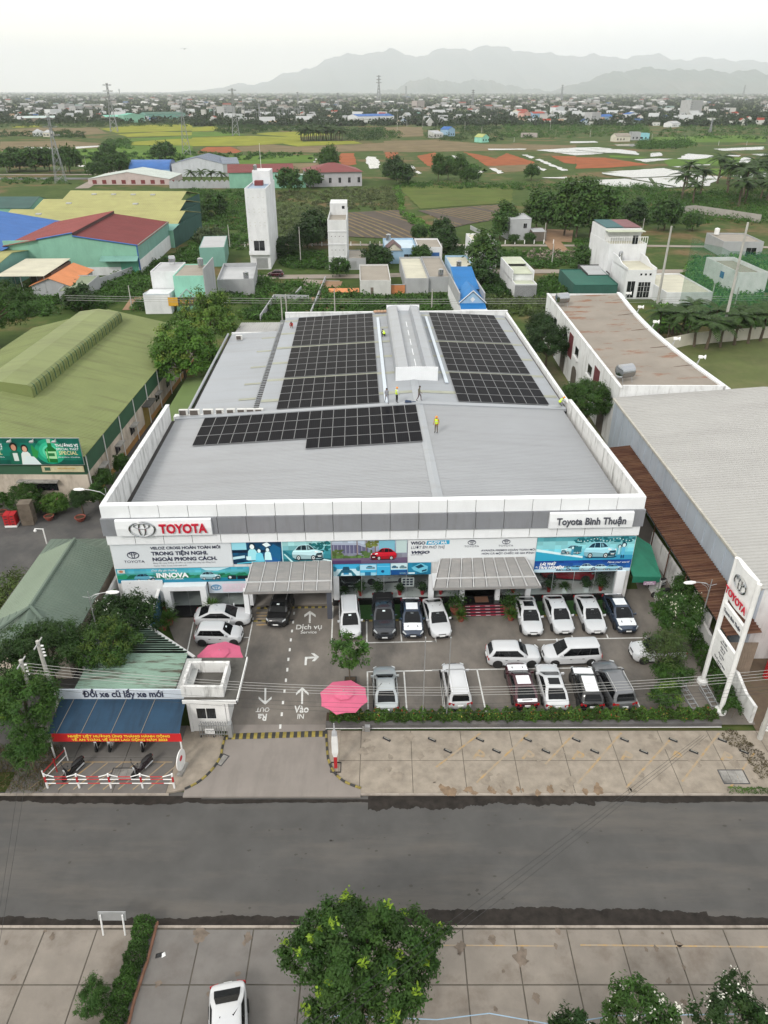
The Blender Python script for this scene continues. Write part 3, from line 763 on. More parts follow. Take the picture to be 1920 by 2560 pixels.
# left annex
za = lambda u,v: 7.75+(u+12.4)*.07
ribbed(-19.9,-13.05,24.7,57.2,za,m=m_roof2); MB().box(-13.04,-12.46,24.7,62,7.2,7.5).build('gutter',m_dark,SB)
for v in (29.6,34.7,41.0,47.6,53.85): skyl(-15.1,-13.06,v,za(-15.1,0)+.05,za(-13.06,0)+.05,.62)
ribbed(-19.8,-13.1,57.6,66.5,lambda u,v: 7.0-(v-57.6)*.06,m=mat('old_zinc',(.36,.36,.36),.5,.1,.3,metal=.2,stain=(.2,.19,.18),stain_amt=.6,stain_scale=(2,.2,1)),along='v',pitch=.36)
MB().box(-19.9,-12.46,57.2,57.55,0,7.5).build('wall',m_wall,SB)
MB().box(-20.25,-19.95,24.6,57.4,0,6.9).build('wall',m_wall,SB)
MB().tube([(-20.45,24.3,7.25),(-20.45,57.4,7.25)],.16,8).build('gutter',m_roof2,SB)
MB().box(-20.25,-19.92,24.6,57.3,6.92,7.02).build('gutter',m_dark,SB)
MB().box(-21.3,-12.5,23.85,24.65,0,7.95).build('wall',m_wall,SB)
# ridge ventilator
vp = [(3.1,8.85),(3.1,10.15),(3.2,10.4),(3.45,10.6),(4.55,10.76),(4.8,9.95),(6.4,9.95),(6.65,10.76),(7.65,10.6),(7.9,10.4),(8.0,10.15),(8.0,8.85)]
MB().extr(vp,'y',31.1,59.5).build('ridge_ventilator',m_roof2,SB)
mb = MB(); k = 0
for i in range(22):
    a = 3.08+i*4.94/22; w_ = 4.94/22
    mb.box(a,a+w_*.8,30.95,31.06,8.85,10.86-.08*abs(i-10.5)/10.5); mb.box(a+w_*.8,a+w_,30.98,31.05,8.85,10.84-.08*abs(i-10.5)/10.5)
mb.build('ventilator_end',m_wht,SB)
MB().box(3.1,8.0,59.5,59.6,8.85,10.8).build('ventilator_end',m_wht,SB)
for (a,b,v0,v1) in ((1.55,1.95,23.85,58.3),(8.78,9.16,30.0,58.7)):
    MB().box(a,b,v0,v1,roof_z(a)+.10,roof_z(a)+.24).build('cable_tray',mat('blue_white_tray',(.52,.58,.64),.4,.05),SB)
mb = MB()
for i in range(5): mb.box(5.62,5.70,34+i*4.2,36.6+i*4.2,9.952,9.965)
mb.build('roof_line',m_wht,SB)

# fascia: rows of cladding panels, every panel its own piece
def band(u0,u1,n_,v0,v1,z0,z1,m,gap=.04):
    w = (u1-u0)/n_
    me = MB().box(gap/2,w-gap/2,v0,v1,z0,z1).mesh('panel',m)
    for i in range(n_): add('panel',me,SB,(u0+i*w,0,0))
MB().box(-21.55,21.55,.06,.33,6.8,10.15).build('fascia_backing',m_dark,SB)
band(-21.72,21.72,19,0.0,.3,9.17,10.28,m_wht); band(-21.85,21.85,19,-.12,.3,7.60,9.15,m_gry); band(-21.72,21.72,19,.04,.3,6.66,7.58,m_wht)
MB().box(-21.72,21.72,.302,.60,10.18,10.27).build('parapet_coping',m_wht,SB)
for s_ in (-1,1):
    a,b = sorted((s_*21.70,s_*21.4)); MB().box(a,b,.31,1.6,6.66,9.15).build('fascia_return',m_gry,SB)
# sign boards
def board(u0,u1,z0,z1,name='sign_board'):
    return MB().extr([(-.13,z0),(-.34,z0+.06),(-.40,(z0+z1)/2),(-.34,z1-.06),(-.13,z1)],'x',u1,u0).build(name,m_wht,SB)
def emblem(parent,loc,s_,m,r_=.075,rot=(R(90),0,0),depth=.6):
    """three interlocking ellipses"""
    mb = MB()
    for (a,b,cx,cy,k) in ((1.0,.66,0,0,1.15),(.60,.235,0,.29,.9),(.25,.60,0,-.02,.9)):
        n_ = 36; path = [Vector((cx+a*math.cos(t*6.28319/n_),cy+b*math.sin(t*6.28319/n_),0)) for t in range(n_)]
        rings = []
        for i in range(n_):
            d = (path[(i+1) % n_]-path[i-1]).normalized(); nn = Vector((-d.y,d.x,0)); q = r_*k
            rings.append([path[i]+nn*q,path[i]+Vector((0,0,q*depth)),path[i]-nn*q,path[i]-Vector((0,0,q*depth))])
        rings.append(rings[0]); mb.rings([[tuple(x*s_) for x in r2] for r2 in rings],caps=False)
    return mb.build('emblem',m,parent,loc,rot,smooth=40)
FR = (R(90),0,0)
board(-20.65,-13.1,7.62,9.14)
emblem(SB,(-18.55,-.46,8.37),1.0,m_chrome,.062)
text('TOYOTA',1.12,m_redlet,SB,(-17.2,-.45,7.98),FR,'LEFT',.03,.05,.80)
board(14.0,20.85,7.62,9.10)
text('Toyota Bình Thuận',.9,m_darklet,SB,(17.43,-.44,8.06),FR,'CENTER',.016,.03,.80)

# ---------------------------------------------------------------- ground floor
for q in ((-21.2,-10.55,.24),(-3.75,7.2,.62),(10.9,20.9,.62)): MB().box(q[0],q[1],.10,.33,0,q[2]).build('plinth',m_blackstone,SB)
MB().box(-17.8,-10.7,-1.1,.098,.014,.22).build('porch_step',m_blackstone,SB)
MB().box(-3.7,21.3,.34,10,.014,.60).build('showroom_floor',m_tile,SB)
MB().box(-3.7,21.3,10.0,10.2,.014,3.6).build('inner_wall',m_int,SB); MB().box(-3.9,-3.65,.63,14,.014,3.3).build('inner_wall',m_int,SB)
MB().box(-21.3,21.3,.63,14,3.62,3.72).build('ceiling',m_int,SB)
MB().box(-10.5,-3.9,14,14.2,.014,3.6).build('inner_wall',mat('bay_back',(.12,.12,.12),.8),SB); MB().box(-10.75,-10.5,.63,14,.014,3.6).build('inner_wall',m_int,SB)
MB().box(-10.48,-3.92,.4,13.98,.014,.03).build('bay_floor',mat('bay_floor',(.26,.24,.22),.5,.1),SB)
MB().box(-21.3,-10.8,5.5,5.7,.014,3.6).build('inner_wall',m_int,SB); MB().box(-21.3,-10.8,.34,5.5,.014,.2).build('inner_floor',m_tile,SB)
for (a,b) in ((-3.62,-3.15),(4.46,4.92),(12.85,13.3),(20.55,21.3),(-10.98,-10.52),(-21.3,-17.9)):
    MB().box(a,b,.12,.6,.62 if a > -5 else .2,3.0).build('column',m_wht,SB)
# panes
def panes(u0,u1,z0,z1,n_,v=.28):
    w = (u1-u0)/n_; me = MB().box(.02,w-.02,v,v+.015,z0,z1).mesh('pane',m_glass)
    for i in range(n_): add('pane',me,SB,(u0+i*w,0,0))
    mb = MB()
    for i in range(1,n_): mb.box(u0+i*w-.018,u0+i*w+.018,v-.01,v+.03,z0,z1)
    mb.build('mullion',m_alu,SB)
panes(-3.14,4.45,.63,3.0,4); panes(4.93,7.2,.63,3.0,1); panes(10.9,12.84,.63,3.0,1); panes(13.31,20.54,.63,3.0,4); panes(-14.2,-11.0,.24,1.5,2); panes(-17.2,-14.75,.24,2.25,2)
panes(7.25,10.85,.63,3.0,2,1.6)
# white portal at the left
MB().extr([(-17.8,.23),(-17.25,.23),(-17.25,2.3),(-14.75,2.3),(-14.75,.23),(-14.25,.23),(-14.25,2.72),(-17.8,2.72)],'y',-.45,.3).build('portal',m_wht,SB)
# entrance steps with red carpet edging
m_redcarpet = mat('red_step',(.33,.02,.045),.7,.1,4); m_stepdark = mat('dark_step',(.05,.02,.03),.5,.1,3)
MB().box(7.2,10.9,-.88,1.55,.014,.60).build('landing',m_blackstone,SB)
for i in range(4):
    v0 = -1.78+i*.225; st = MB().box(7.35,10.75,v0,-.882,.014+(.151*i if i else 0),.15*(i+1)).build('step',m_stepdark,SB)
    MB().box(7.33,10.77,v0-.012,v0+.05,.15*(i+1)-.055,.15*(i+1)+.006).build('step_edge',m_redcarpet,st)
    for q in range(4): MB().box(7.5+q*.85,7.9+q*.85,v0-.016,v0-.013,.15*(i+1)-.042,.15*(i+1)-.012).build('step_print',m_whiteprint,st)
MB().box(8.45,9.6,-.6,.2,.601,.612).build('door_mat',mat('brown_mat',(.16,.08,.05),.9),SB)
for u in (7.3,10.35): MB().box(u-.19,u+.19,-.35,.03,.60,3.1).build('canopy_column',m_wht,SB)
# turf strips by the plinth
for (a,b) in ((-14.0,-10.7),(-3.6,6.3),(11.6,20.6)):
    struct(MB().box(BX+0,BX+0,0,0,0,0).build('lawn',m_dark)) if False else None
m_turf = mat('artificial_turf',(.03,.085,.02),.95,.3,6,bump=.6,bump_scale=40)
for (a,b,c_) in ((-14.0,-10.75,-1.65),(-3.0,6.3,-1.9),(11.9,20.4,-1.78)):
    o_ = MB().box(a,b,c_,.095 if a > -5 else -1.105,.013,.05).build('turf_strip',m_turf,SB)
# canopies: sloped panels between white ribs
m_cpanel = mat('canopy_sheet',(.235,.23,.225),.5,.06,.8,stain=(.33,.31,.29),stain_amt=.6,stain_scale=(.5,3,1),stain_freq=1.2)
m_crib = mat('canopy_rib',(.55,.55,.55),.5,.1,2)
def canopy(label,back,front,n_,v=( .3,-1.35,-2.15),z=(4.62,3.72,3.28)):
    c_ = thing('canopy',label,'canopy',BW(back[0],.3,3.0),BT); o = Vector((back[0],.3,3.0))
    k1 = (v[0]-v[1])/(v[0]-v[2])
    def row(t,a,b): return a+(b-a)*t
    def pt(t,j):
        f = [0,k1,1][j]; l_ = back[0]+(front[0]-back[0])*f; r_ = back[1]+(front[1]-back[1])*f
        return Vector((l_+(r_-l_)*t,v[j],z[j]))-o
    for j in (0,1):
        for i in range(n_):
            a,b,c2,d = pt(i/n_+.012,j),pt((i+1)/n_-.012,j),pt((i+1)/n_-.012,j+1),pt(i/n_+.012,j+1)
            dn = Vector((0,0,.03)); MB().rings([[a-dn,d-dn,c2-dn,b-dn],[a,d,c2,b]]).build('sheet',m_cpanel,c_)
        for i in range(n_+1):
            p0,p1 = pt(i/n_,j),pt(i/n_,j+1); w = Vector((.035,0,0)); up = Vector((0,0,.03))
            MB().rings([[p0-w-up*2,p0+w-up*2,p0+w+up,p0-w+up],[p1-w-up*2,p1+w-up*2,p1+w+up,p1-w+up]]).build('rib',m_crib,c_)
    for j,h in ((1,.04),(2,.16)):
        a,b = pt(0,j),pt(1,j); MB().box(a.x-.06,b.x+.06,a.y-.09,a.y-(.0 if j == 1 else -.02),a.z-h,a.z+.045).build('edge_beam',m_cpanel if j == 2 else m_crib,c_)
    for s_ in (0,1):
        p = [pt(s_,0),pt(s_,1),pt(s_,2)]; q = [Vector((x.x,x.y,z[2]-.18-o.z)) for x in p]; w = .04 if s_ else -.04
        MB().poly([p[0]+Vector((w,0,0)),p[1]+Vector((w,0,0)),p[2]+Vector((w,0,0)),q[2]+Vector((w,0,0)),q[0]+Vector((w,0,0))]).build('side_sheet',m_cpanel,c_)
    a,b = pt(0,2),pt(1,2); MB().poly([(a.x,a.y,a.z-.18),(a.x+.1,v[0]-o.y,a.z-.18),(b.x-.1,v[0]-o.y,a.z-.18),(b.x,b.y,a.z-.18)]).build('soffit',m_wht,c_)
    return c_
canopy('grey sheet canopy over the service bay lane',(-10.25,-3.72),(-10.75,-3.74),6)
canopy('wide grey sheet canopy over the red entrance steps',(5.4,12.5),(4.62,13.42),8)
for u in (-10.75,-3.95): MB().box(u-.2,u+.2,-1.7,-1.3,.014,3.08).build('canopy_column',m_wht if u < -5 else m_darklet,SB)

# ---------------------------------------------------------------- solar arrays
def solar_mat():
    m,n,b = _new('solar_cells')
    vec = _coords(n,'obj')
    br = n.nodes.new('ShaderNodeTexBrick'); br.offset = 0.0
    br.inputs['Color1'].default_value = (.0055,.006,.0085,1); br.inputs['Color2'].default_value = (.007,.0075,.0105,1); br.inputs['Mortar'].default_value = (.028,.028,.033,1)
    br.inputs['Scale'].default_value = 1.0; br.inputs['Mortar Size'].default_value = .009; br.inputs['Brick Width'].default_value = .1975; br.inputs['Row Height'].default_value = 1.13
    n.links.new(vec,br.inputs['Vector']); n.links.new(br.outputs['Color'],b.inputs['Base Color'])
    b.inputs['Roughness'].default_value = .28; b.inputs['Specular IOR Level'].default_value = .012
    return m
m_cell = solar_mat()
PW,PL = 1.236,2.275
_pm = MB()
_pm.box(0,PW,0,PL,0,.035,mi=0); _pm.poly([(.022,.022,.0375),(PW-.022,.022,.0375),(PW-.022,PL-.022,.0375),(.022,PL-.022,.0375)],mi=1)
pm = _pm.mesh('solar_panel',[mat('panel_frame',(.30,.305,.315),.5,.05,2,metal=.3),m_cell])
def array(label,u0,pu,blocks,pv):
    t_ = thing('solar_array',label,'solar array',BW(u0,blocks[0][0],roof_z(u0)),BT)
    left = u0 < 5; ang = math.atan(.055)*(-1 if left else 1)
    vb = blocks[0][0]
    for (v0,rows,c0,cols) in blocks:
        for r_ in range(rows):
            for c_ in range(c0,c0+cols):
                u = u0+c_*pu
                o_ = add('solar_panel',pm,t_,(u-u0,v0-vb+r_*pv,roof_z(u)-roof_z(u0)+.13),(0,ang,0))
            for q in (.5,1.8):
                ua,ub = u0+c0*pu,u0+(c0+cols)*pu; za_,zb_ = roof_z(ua)-roof_z(u0)+.075,roof_z(ub)-roof_z(u0)+.075
                y = v0-vb+r_*pv+q
                MB().rings([[(ua-u0,y,za_),(ua-u0,y+.05,za_),(ua-u0,y+.05,za_+.05),(ua-u0,y,za_+.05)],[(ub-u0,y,zb_),(ub-u0,y+.05,zb_),(ub-u0,y+.05,zb_+.05),(ub-u0,y,zb_+.05)]]).build('rail',m_alu,t_)
    return t_
array('large solar array on the left rear roof slope in three blocks',-10.2,1.248,[(24.15,4,0,9),(34.3,5,0,9),(46.95,6,0,9)],2.40)
array('solar array on the right rear roof slope beside the ridge vent',9.62,1.262,[(24.3,4,0,8),(34.45,5,0,8),(47.1,6,0,8)],2.40)
array('wide solar array on the front roof with a short fourth row',-17.75,1.258,[(13.45,1,9,9),(15.85,3,0,18)],2.39)

# ---------------------------------------------------------------- air conditioners on the annex
m_acw = mat('ac_white',(.60,.60,.58),.5,.08,2); m_acd = mat('ac_grille',(.10,.085,.075),.7,.15,5)
def aircon(label,u,v,z,w,rot,gdark=True):
    t_ = thing('air_conditioner',label,'air conditioner',BW(u,v,z),BT+rot,'outdoor units on the annex roof')
    MB().box(-w/2,w/2,-.17,.17,.08,.72).build('casing',m_acw,t_); MB().box(-w/2+.06,w/2-.2,-.185,-.171,.14,.66).build('grille',m_acd,t_)
    for s_ in (-1,1): MB().box(s_*w*.3-.04,s_*w*.3+.04,-.2,.2,0,.079).build('foot',m_alu,t_)
for i,(u,w,lb) in enumerate(((-20.2,.95,'leftmost outdoor unit beside the annex gutter'),(-19.0,1.1,'wide outdoor unit with pale slats, second from the left'),(-17.55,1.1,'outdoor unit with a white hose across it, third in the row'),(-16.3,.85,'outdoor unit with near black grille, fourth in the row'),(-15.1,.9,'outdoor unit with brown grille, fifth in the row'),(-13.95,.95,'outdoor unit sixth in the row along the annex'),(-12.95,.95,'outdoor unit seventh in the row along the annex'),(-12.05,.9,'rightmost outdoor unit next to the black gap'))):
    aircon(lb,u,24.1,7.96,w,0)
aircon('lone outdoor unit at the far end of the annex roof',-18.3,53.8,za(-18.3,0)+.05,.9,.05)
# ================================================================ BANNERS ON THE FRONT
def hexc(r_,g_,b_): 
    f = lambda c: ((c/255+.055)/1.055)**2.4 if c > 10 else c/3294.
    return (f(r_),f(g_),f(b_))
class Print:
    """flat print on a sheet: coloured shapes laid over each other"""
    def __init__(s,w,h,bg): s.w,s.h = w,h; s.mb = MB(); s.l = 0; s.mb.box(0,w,-.004,.012,0,h,c=bg); s.l = 3
    def poly(s,pts,c):
        s.l += 1; y = -.004-s.l*.0006
        p = [(min(max(x,0),s.w),min(max(z,0),s.h)) for x,z in pts]
        a = sum(p[i][0]*p[(i+1) % len(p)][1]-p[(i+1) % len(p)][0]*p[i][1] for i in range(len(p)))
        if a < 0: p = p[::-1]
        s.mb.poly([(x,y,z) for x,z in p],c=c); return s
    def rect(s,x0,x1,z0,z1,c): return s.poly([(x0,z0),(x1,z0),(x1,z1),(x0,z1)],c)
    def ell(s,x,z,a,b,c,n=16): return s.poly([(x+a*math.cos(t*6.2832/n),z+b*math.sin(t*6.2832/n)) for t in range(n)],c)
    def grad(s,x0,x1,z0,z1,stops,nx=10,nz=6,jit=.12,seed=1):
        r_ = random.Random(seed); s.l += 1; y = -.004-s.l*.0006
        for j in range(nz):
            t = (j+.5)/nz*(len(stops)-1); k = min(int(t),len(stops)-2); f = t-k
            for i in range(nx):
                q = 1+r_.uniform(-jit,jit); c = tuple(min(1,(stops[k][m]*(1-f)+stops[k+1][m]*f)*q) for m in range(3))
                xa,xb,za_,zb_ = x0+(x1-x0)*i/nx,x0+(x1-x0)*(i+1)/nx,z0+(z1-z0)*j/nz,z0+(z1-z0)*(j+1)/nz
                s.mb.poly([(xa,y,za_),(xb,y,za_),(xb,y,zb_),(xa,y,zb_)],c=c)
        return s
    def foliage(s,x0,x1,z0,z1,n,c,seed=3):
        r_ = random.Random(seed)
        for _ in range(n): k = r_.uniform(.6,1.4); s.ell(r_.uniform(x0,x1),r_.uniform(z0,z1),r_.uniform(.08,.25),r_.uniform(.06,.18),_sc(c,k),7)
        return s
    def car(s,x,z,L,Hh,c,dark=(.02,.03,.04),flip=False,rim=(.6,.65,.66)):
        q = (lambda px,pz: (x+(1-px)*L,z+pz*Hh)) if flip else (lambda px,pz: (x+px*L,z+pz*Hh))
        P_ = lambda pts,cc: s.poly([q(a,b) for a,b in pts],cc)
        P_([(.0,.10),(.12,.0),(.95,.0),(1.04,.08),(.9,.16)],_sc(dark,1.5))
        P_([(.01,.2),(0,.46),(.03,.6),(.09,.68),(.20,.90),(.30,.975),(.42,1),(.54,.985),(.62,.91),(.735,.68),(.88,.62),(.97,.54),(1,.42),(.995,.2),(.95,.1),(.8,.07),(.1,.1)],c)
        P_([(.01,.2),(0,.38),(.3,.36),(.62,.30),(.995,.24),(.995,.18),(.95,.1),(.8,.07),(.1,.1)],_sc(c,.6)); P_([(.04,.62),(.5,.60),(.72,.64),(.88,.60),(.5,.53),(.03,.54)],_sc(c,1.25))
        P_([(.11,.66),(.215,.88),(.31,.94),(.40,.95),(.455,.94),(.475,.65)],dark); P_([(.495,.65),(.475,.94),(.545,.945),(.612,.875),(.72,.685)],dark); P_([(.52,.70),(.505,.9),(.53,.9),(.60,.72)],_sc(c,.5)); P_([(.29,.65),(.305,.93),(.315,.93),(.305,.65)],c)
        P_([(.76,.12),(.97,.13),(.99,.3),(.965,.47),(.80,.44),(.745,.28)],dark); P_([(.78,.30),(.98,.31),(.98,.33),(.78,.32)],_sc(c,.8)); P_([(.72,.5),(.83,.47),(.84,.55),(.74,.6)],(.85,.9,.92)); P_([(.94,.5),(.99,.45),(.985,.55),(.95,.58)],(.85,.9,.92)); P_([(.83,.22),(.94,.22),(.94,.28),(.83,.28)],(.75,.78,.78))
        for wx in (.2,.68): s.ell(*q(wx,.16),.075*L,.17*Hh,(.012,.012,.014)); s.ell(*q(wx,.16),.045*L,.11*Hh,rim); s.ell(*q(wx,.16),.018*L,.045*Hh,dark)
        return s
    def figure(s,x,z,h,body,skin,hair,w=.3):
        s.poly([(x-w*h,z),(x+w*h,z),(x+w*.75*h,z+.55*h),(x+.1*h,z+.68*h),(x-.1*h,z+.68*h),(x-w*.75*h,z+.55*h)],body)
        s.ell(x,z+.84*h,.17*h,.2*h,hair); s.ell(x,z+.80*h,.11*h,.15*h,skin); return s
def banner(label,u0,z0,pr_,v=.26,cat='banner'):
    t_ = thing('banner',label,cat,BW(u0,v,z0),BT)
    pr_.mb.build('printed_sheet',m_print,t_); pr_.t = t_; return t_
def T(t_,body,x,z,size,m,**k): return text(body,size,m,t_,(x,-.03,z),FR,k.pop('align','LEFT'),k.pop('bold',0),.002,k.pop('xs',1),k.pop('shear',0))
CY,CYD,TEAL = hexc(80,190,215),hexc(12,70,105),hexc(20,120,140)
# 1 white sheet with navy lettering
p_ = Print(9.75,2.36,(.66,.70,.73)); t_ = banner('white banner with navy lettering under the red letter sign',-21.62,4.18,p_)
emblem(t_,(1.7,-.03,1.32),.46,m_navy,.07,FR,.2); T(t_,'TOYOTA',1.7,.58,.34,m_navy,align='CENTER',xs=1.2)
T(t_,'VELOZ CROSS HOÀN TOÀN MỚI',3.2,1.84,.36,m_navy,bold=.012,xs=1.06); T(t_,'TRONG TIỆN NGHI.',3.2,1.28,.47,m_navy,bold=.02,xs=1.08); T(t_,'NGOÀI PHONG CÁCH.',3.2,.72,.47,m_navy,bold=.02,xs=1.08)
T(t_,'Bảng vận cung đường với niềm vui tuyệt đối cùng bạn đồng hành',3.2,.45,.19,m_greyprint); T(t_,'Toyota Veloz Cross hoàn toàn mới',3.2,.18,.19,m_greyprint)
# 2 family in a cabin and a silver car on a road
p_ = Print(8.1,2.12,CYD); p_.grad(0,4.08,0,2.12,[hexc(10,50,85),hexc(15,75,110),hexc(10,60,95)],9,5,.35,4)
p_.rect(0,1.2,1.4,2.12,hexc(150,215,230)).rect(0,4.0,1.1,1.35,hexc(8,30,55)).poly([(0,.7),(1,.85),(1,.6),(0,.45)],hexc(190,225,235)).poly([(.3,.1),(2.6,.35),(2.6,.2),(.3,0)],hexc(90,190,215))
p_.poly([(3.0,.3),(3.9,.2),(4.0,1.5),(3.4,1.9),(3.0,1.4)],hexc(20,95,140)).poly([(2.6,.1),(3.9,.1),(3.5,.6),(2.7,.7)],hexc(20,90,150))
p_.figure(1.65,.35,1.65,hexc(160,225,235),hexc(235,245,245),hexc(10,40,60),.28); p_.figure(2.2,.3,1.2,hexc(110,205,230),hexc(225,245,245),hexc(15,50,75),.3); p_.figure(2.9,.35,1.25,hexc(200,240,245),hexc(220,240,245),hexc(12,45,70),.25)
p_.poly([(2.5,1.9),(2.9,2.1),(3.2,1.8),(2.8,1.6)],hexc(230,245,248)).rect(1.1,1.5,.4,.75,hexc(210,240,245)).rect(4.07,4.13,0,2.12,hexc(200,230,235))
p_.grad(4.13,8.1,0,2.12,[hexc(15,85,95),hexc(60,150,165),hexc(170,220,220)],8,5,.2,5); p_.foliage(6.4,8.0,1.1,2.0,40,hexc(20,95,100)); p_.poly([(4.13,1.2),(4.3,1.25),(5.6,0),(4.9,0)],hexc(30,110,125)).poly([(4.2,.9),(4.3,.95),(5.0,.1),(4.8,.1)],hexc(185,225,228)).poly([(7.2,.35),(8.1,.1),(8.1,.22),(7.4,.42)],hexc(210,235,238))
p_.car(4.9,.28,2.55,1.55,hexc(190,228,235),hexc(12,40,50))
t_ = banner('blue tinted banner of a family in a cabin and a pale car',-11.83,4.42,p_); T(t_,'Move your world',6.5,.12,.26,m_whiteprint,shear=.4)
# 3 landscape strip
p_ = Print(11.0,1.42,TEAL); p_.grad(0,11,0,1.42,[hexc(20,110,135),hexc(40,140,140),hexc(60,150,130),hexc(90,180,195),hexc(60,160,190)],22,6,.18,6)
r_ = random.Random(5)
for k in range(26): x = k*.43; p_.poly([(x-.6,.42),(x+.7,.42),(x+.3,.62+r_.uniform(0,.3)),(x-.2,.58+r_.uniform(0,.25))],_sc(hexc(30,125,90),r_.uniform(.6,1.5)))
p_.rect(0,11,0,.36,hexc(25,125,155)); p_.poly([(7,1.42),(9.4,1.42),(8.4,1.1),(7.4,1.15)],hexc(190,225,235))
p_.car(1.4,.16,1.75,.78,hexc(95,165,190),hexc(10,40,55)); p_.car(6.85,.2,1.7,.84,hexc(165,205,215),hexc(15,50,60)); p_.rect(9.15,9.85,.22,.62,hexc(25,40,50)).rect(9.95,10.9,.22,.58,hexc(15,30,40)); p_.ell(9.35,.42,.12,.12,(.7,.75,.75)); p_.rect(.12,.75,1.02,1.36,hexc(205,215,210)).ell(.43,1.19,.18,.12,hexc(190,120,90))
t_ = banner('teal landscape banner with two cars along the left front',-21.60,2.72,p_); T(t_,'INNOVA',3.25,.52,.62,m_whiteprint,bold=.03,xs=1.08); T(t_,'Chủ đáy gia thường',2.9,1.15,.26,m_whiteprint,shear=.3); T(t_,'VENTURER',3.9,.30,.2,m_whiteprint,xs=1.6)
# 4 faded sheet by the white portal
p_ = Print(3.2,1.2,hexc(205,215,225)); p_.rect(1.15,3.2,.1,.95,hexc(222,206,218)); t_ = banner('pale faded banner between white portal and service bay',-14.15,1.52,p_); emblem(t_,(.62,-.03,.6),.40,mat('faded_blue',(.12,.30,.50),.6),.09,FR,.2); T(t_,'SURE',1.3,.42,.52,mat('faded_pink',(.70,.66,.72),.6),bold=.02,xs=1.2)
# 5 red car
p_ = Print(6.25,2.22,hexc(150,150,165)); p_.grad(0,6.25,.55,2.22,[hexc(130,130,140),hexc(140,150,175),hexc(190,205,220)],14,5,.18,8)
p_.poly([(0,2.0),(2.3,1.95),(3.0,1.5),(3.0,1.0),(0,1.0)],hexc(95,95,125)).poly([(0,2.05),(2.3,2.0),(3.3,1.45),(3.2,1.38),(2.2,1.8),(0,1.85)],hexc(165,175,195))
for k in range(9): p_.rect(.15+k*.33,.18+k*.33,1.0,1.8,hexc(190,195,205))
for k in range(3): p_.rect(2.05+k*.75,2.13+k*.75,.6,2.22,hexc(120,95,85))
p_.foliage(0,.9,.8,1.35,26,hexc(90,110,60),9); p_.foliage(2.4,3.3,.8,1.2,20,hexc(80,105,60),10); p_.foliage(2.9,3.7,1.6,2.1,18,hexc(110,120,60),11); p_.rect(3.9,5.2,1.2,2.22,hexc(120,180,200)).rect(5.3,6.2,1.0,2.22,hexc(185,205,205)); p_.foliage(0,3.0,.6,.75,40,hexc(85,115,60),12)
p_.grad(0,6.25,0,.56,[hexc(95,75,105),hexc(110,95,120)],8,2,.08,3); p_.rect(0,2.4,0,.34,hexc(80,55,95)); p_.car(3.2,.33,2.15,1.18,hexc(195,25,45),hexc(25,15,22),flip=True)
t_ = banner('banner of a red hatchback in front of trees and glass',-3.65,4.27,p_); T(t_,'Move your world',.3,.1,.3,m_whiteprint,shear=.4)
# 6 white text
p_ = Print(10.72,2.22,(.70,.73,.75)); p_.poly([(1.5,1.72),(3.45,1.75),(3.45,2.14),(1.6,2.1)],hexc(55,160,200)); t_ = banner('white banner with small dark lettering above the entrance canopy',2.63,4.25,p_)
T(t_,'WIGO',.25,1.78,.40,m_navy,bold=.015,xs=1.05); T(t_,'MƯỢT MÀ',1.68,1.82,.33,m_whiteprint,bold=.01,shear=.15); T(t_,'LƯỚT ÊM PHỐ THỊ',.25,1.36,.36,m_navy,xs=.92,shear=.15); T(t_,'WiGO',.25,.88,.36,m_navy,bold=.02,xs=1.5,shear=.25); T(t_,'HOÀN TOÀN MỚI',.25,.72,.12,m_navy)
for x in (5.3,8.15): emblem(t_,(x,-.03,1.88),.32,m_navy,.07,FR,.2); T(t_,'TOYOTA',x,1.42,.24,m_navy,align='CENTER',xs=1.25)
T(t_,'AVANZA PREMIO HOÀN TOÀN MỚI',8.4,.98,.25,m_navy,align='CENTER',bold=.004,xs=1.12); T(t_,'HƠN CẢ MỘT CHIẾC XE GIA ĐÌNH',8.4,.66,.25,m_navy,align='CENTER',bold=.004,xs=1.12)
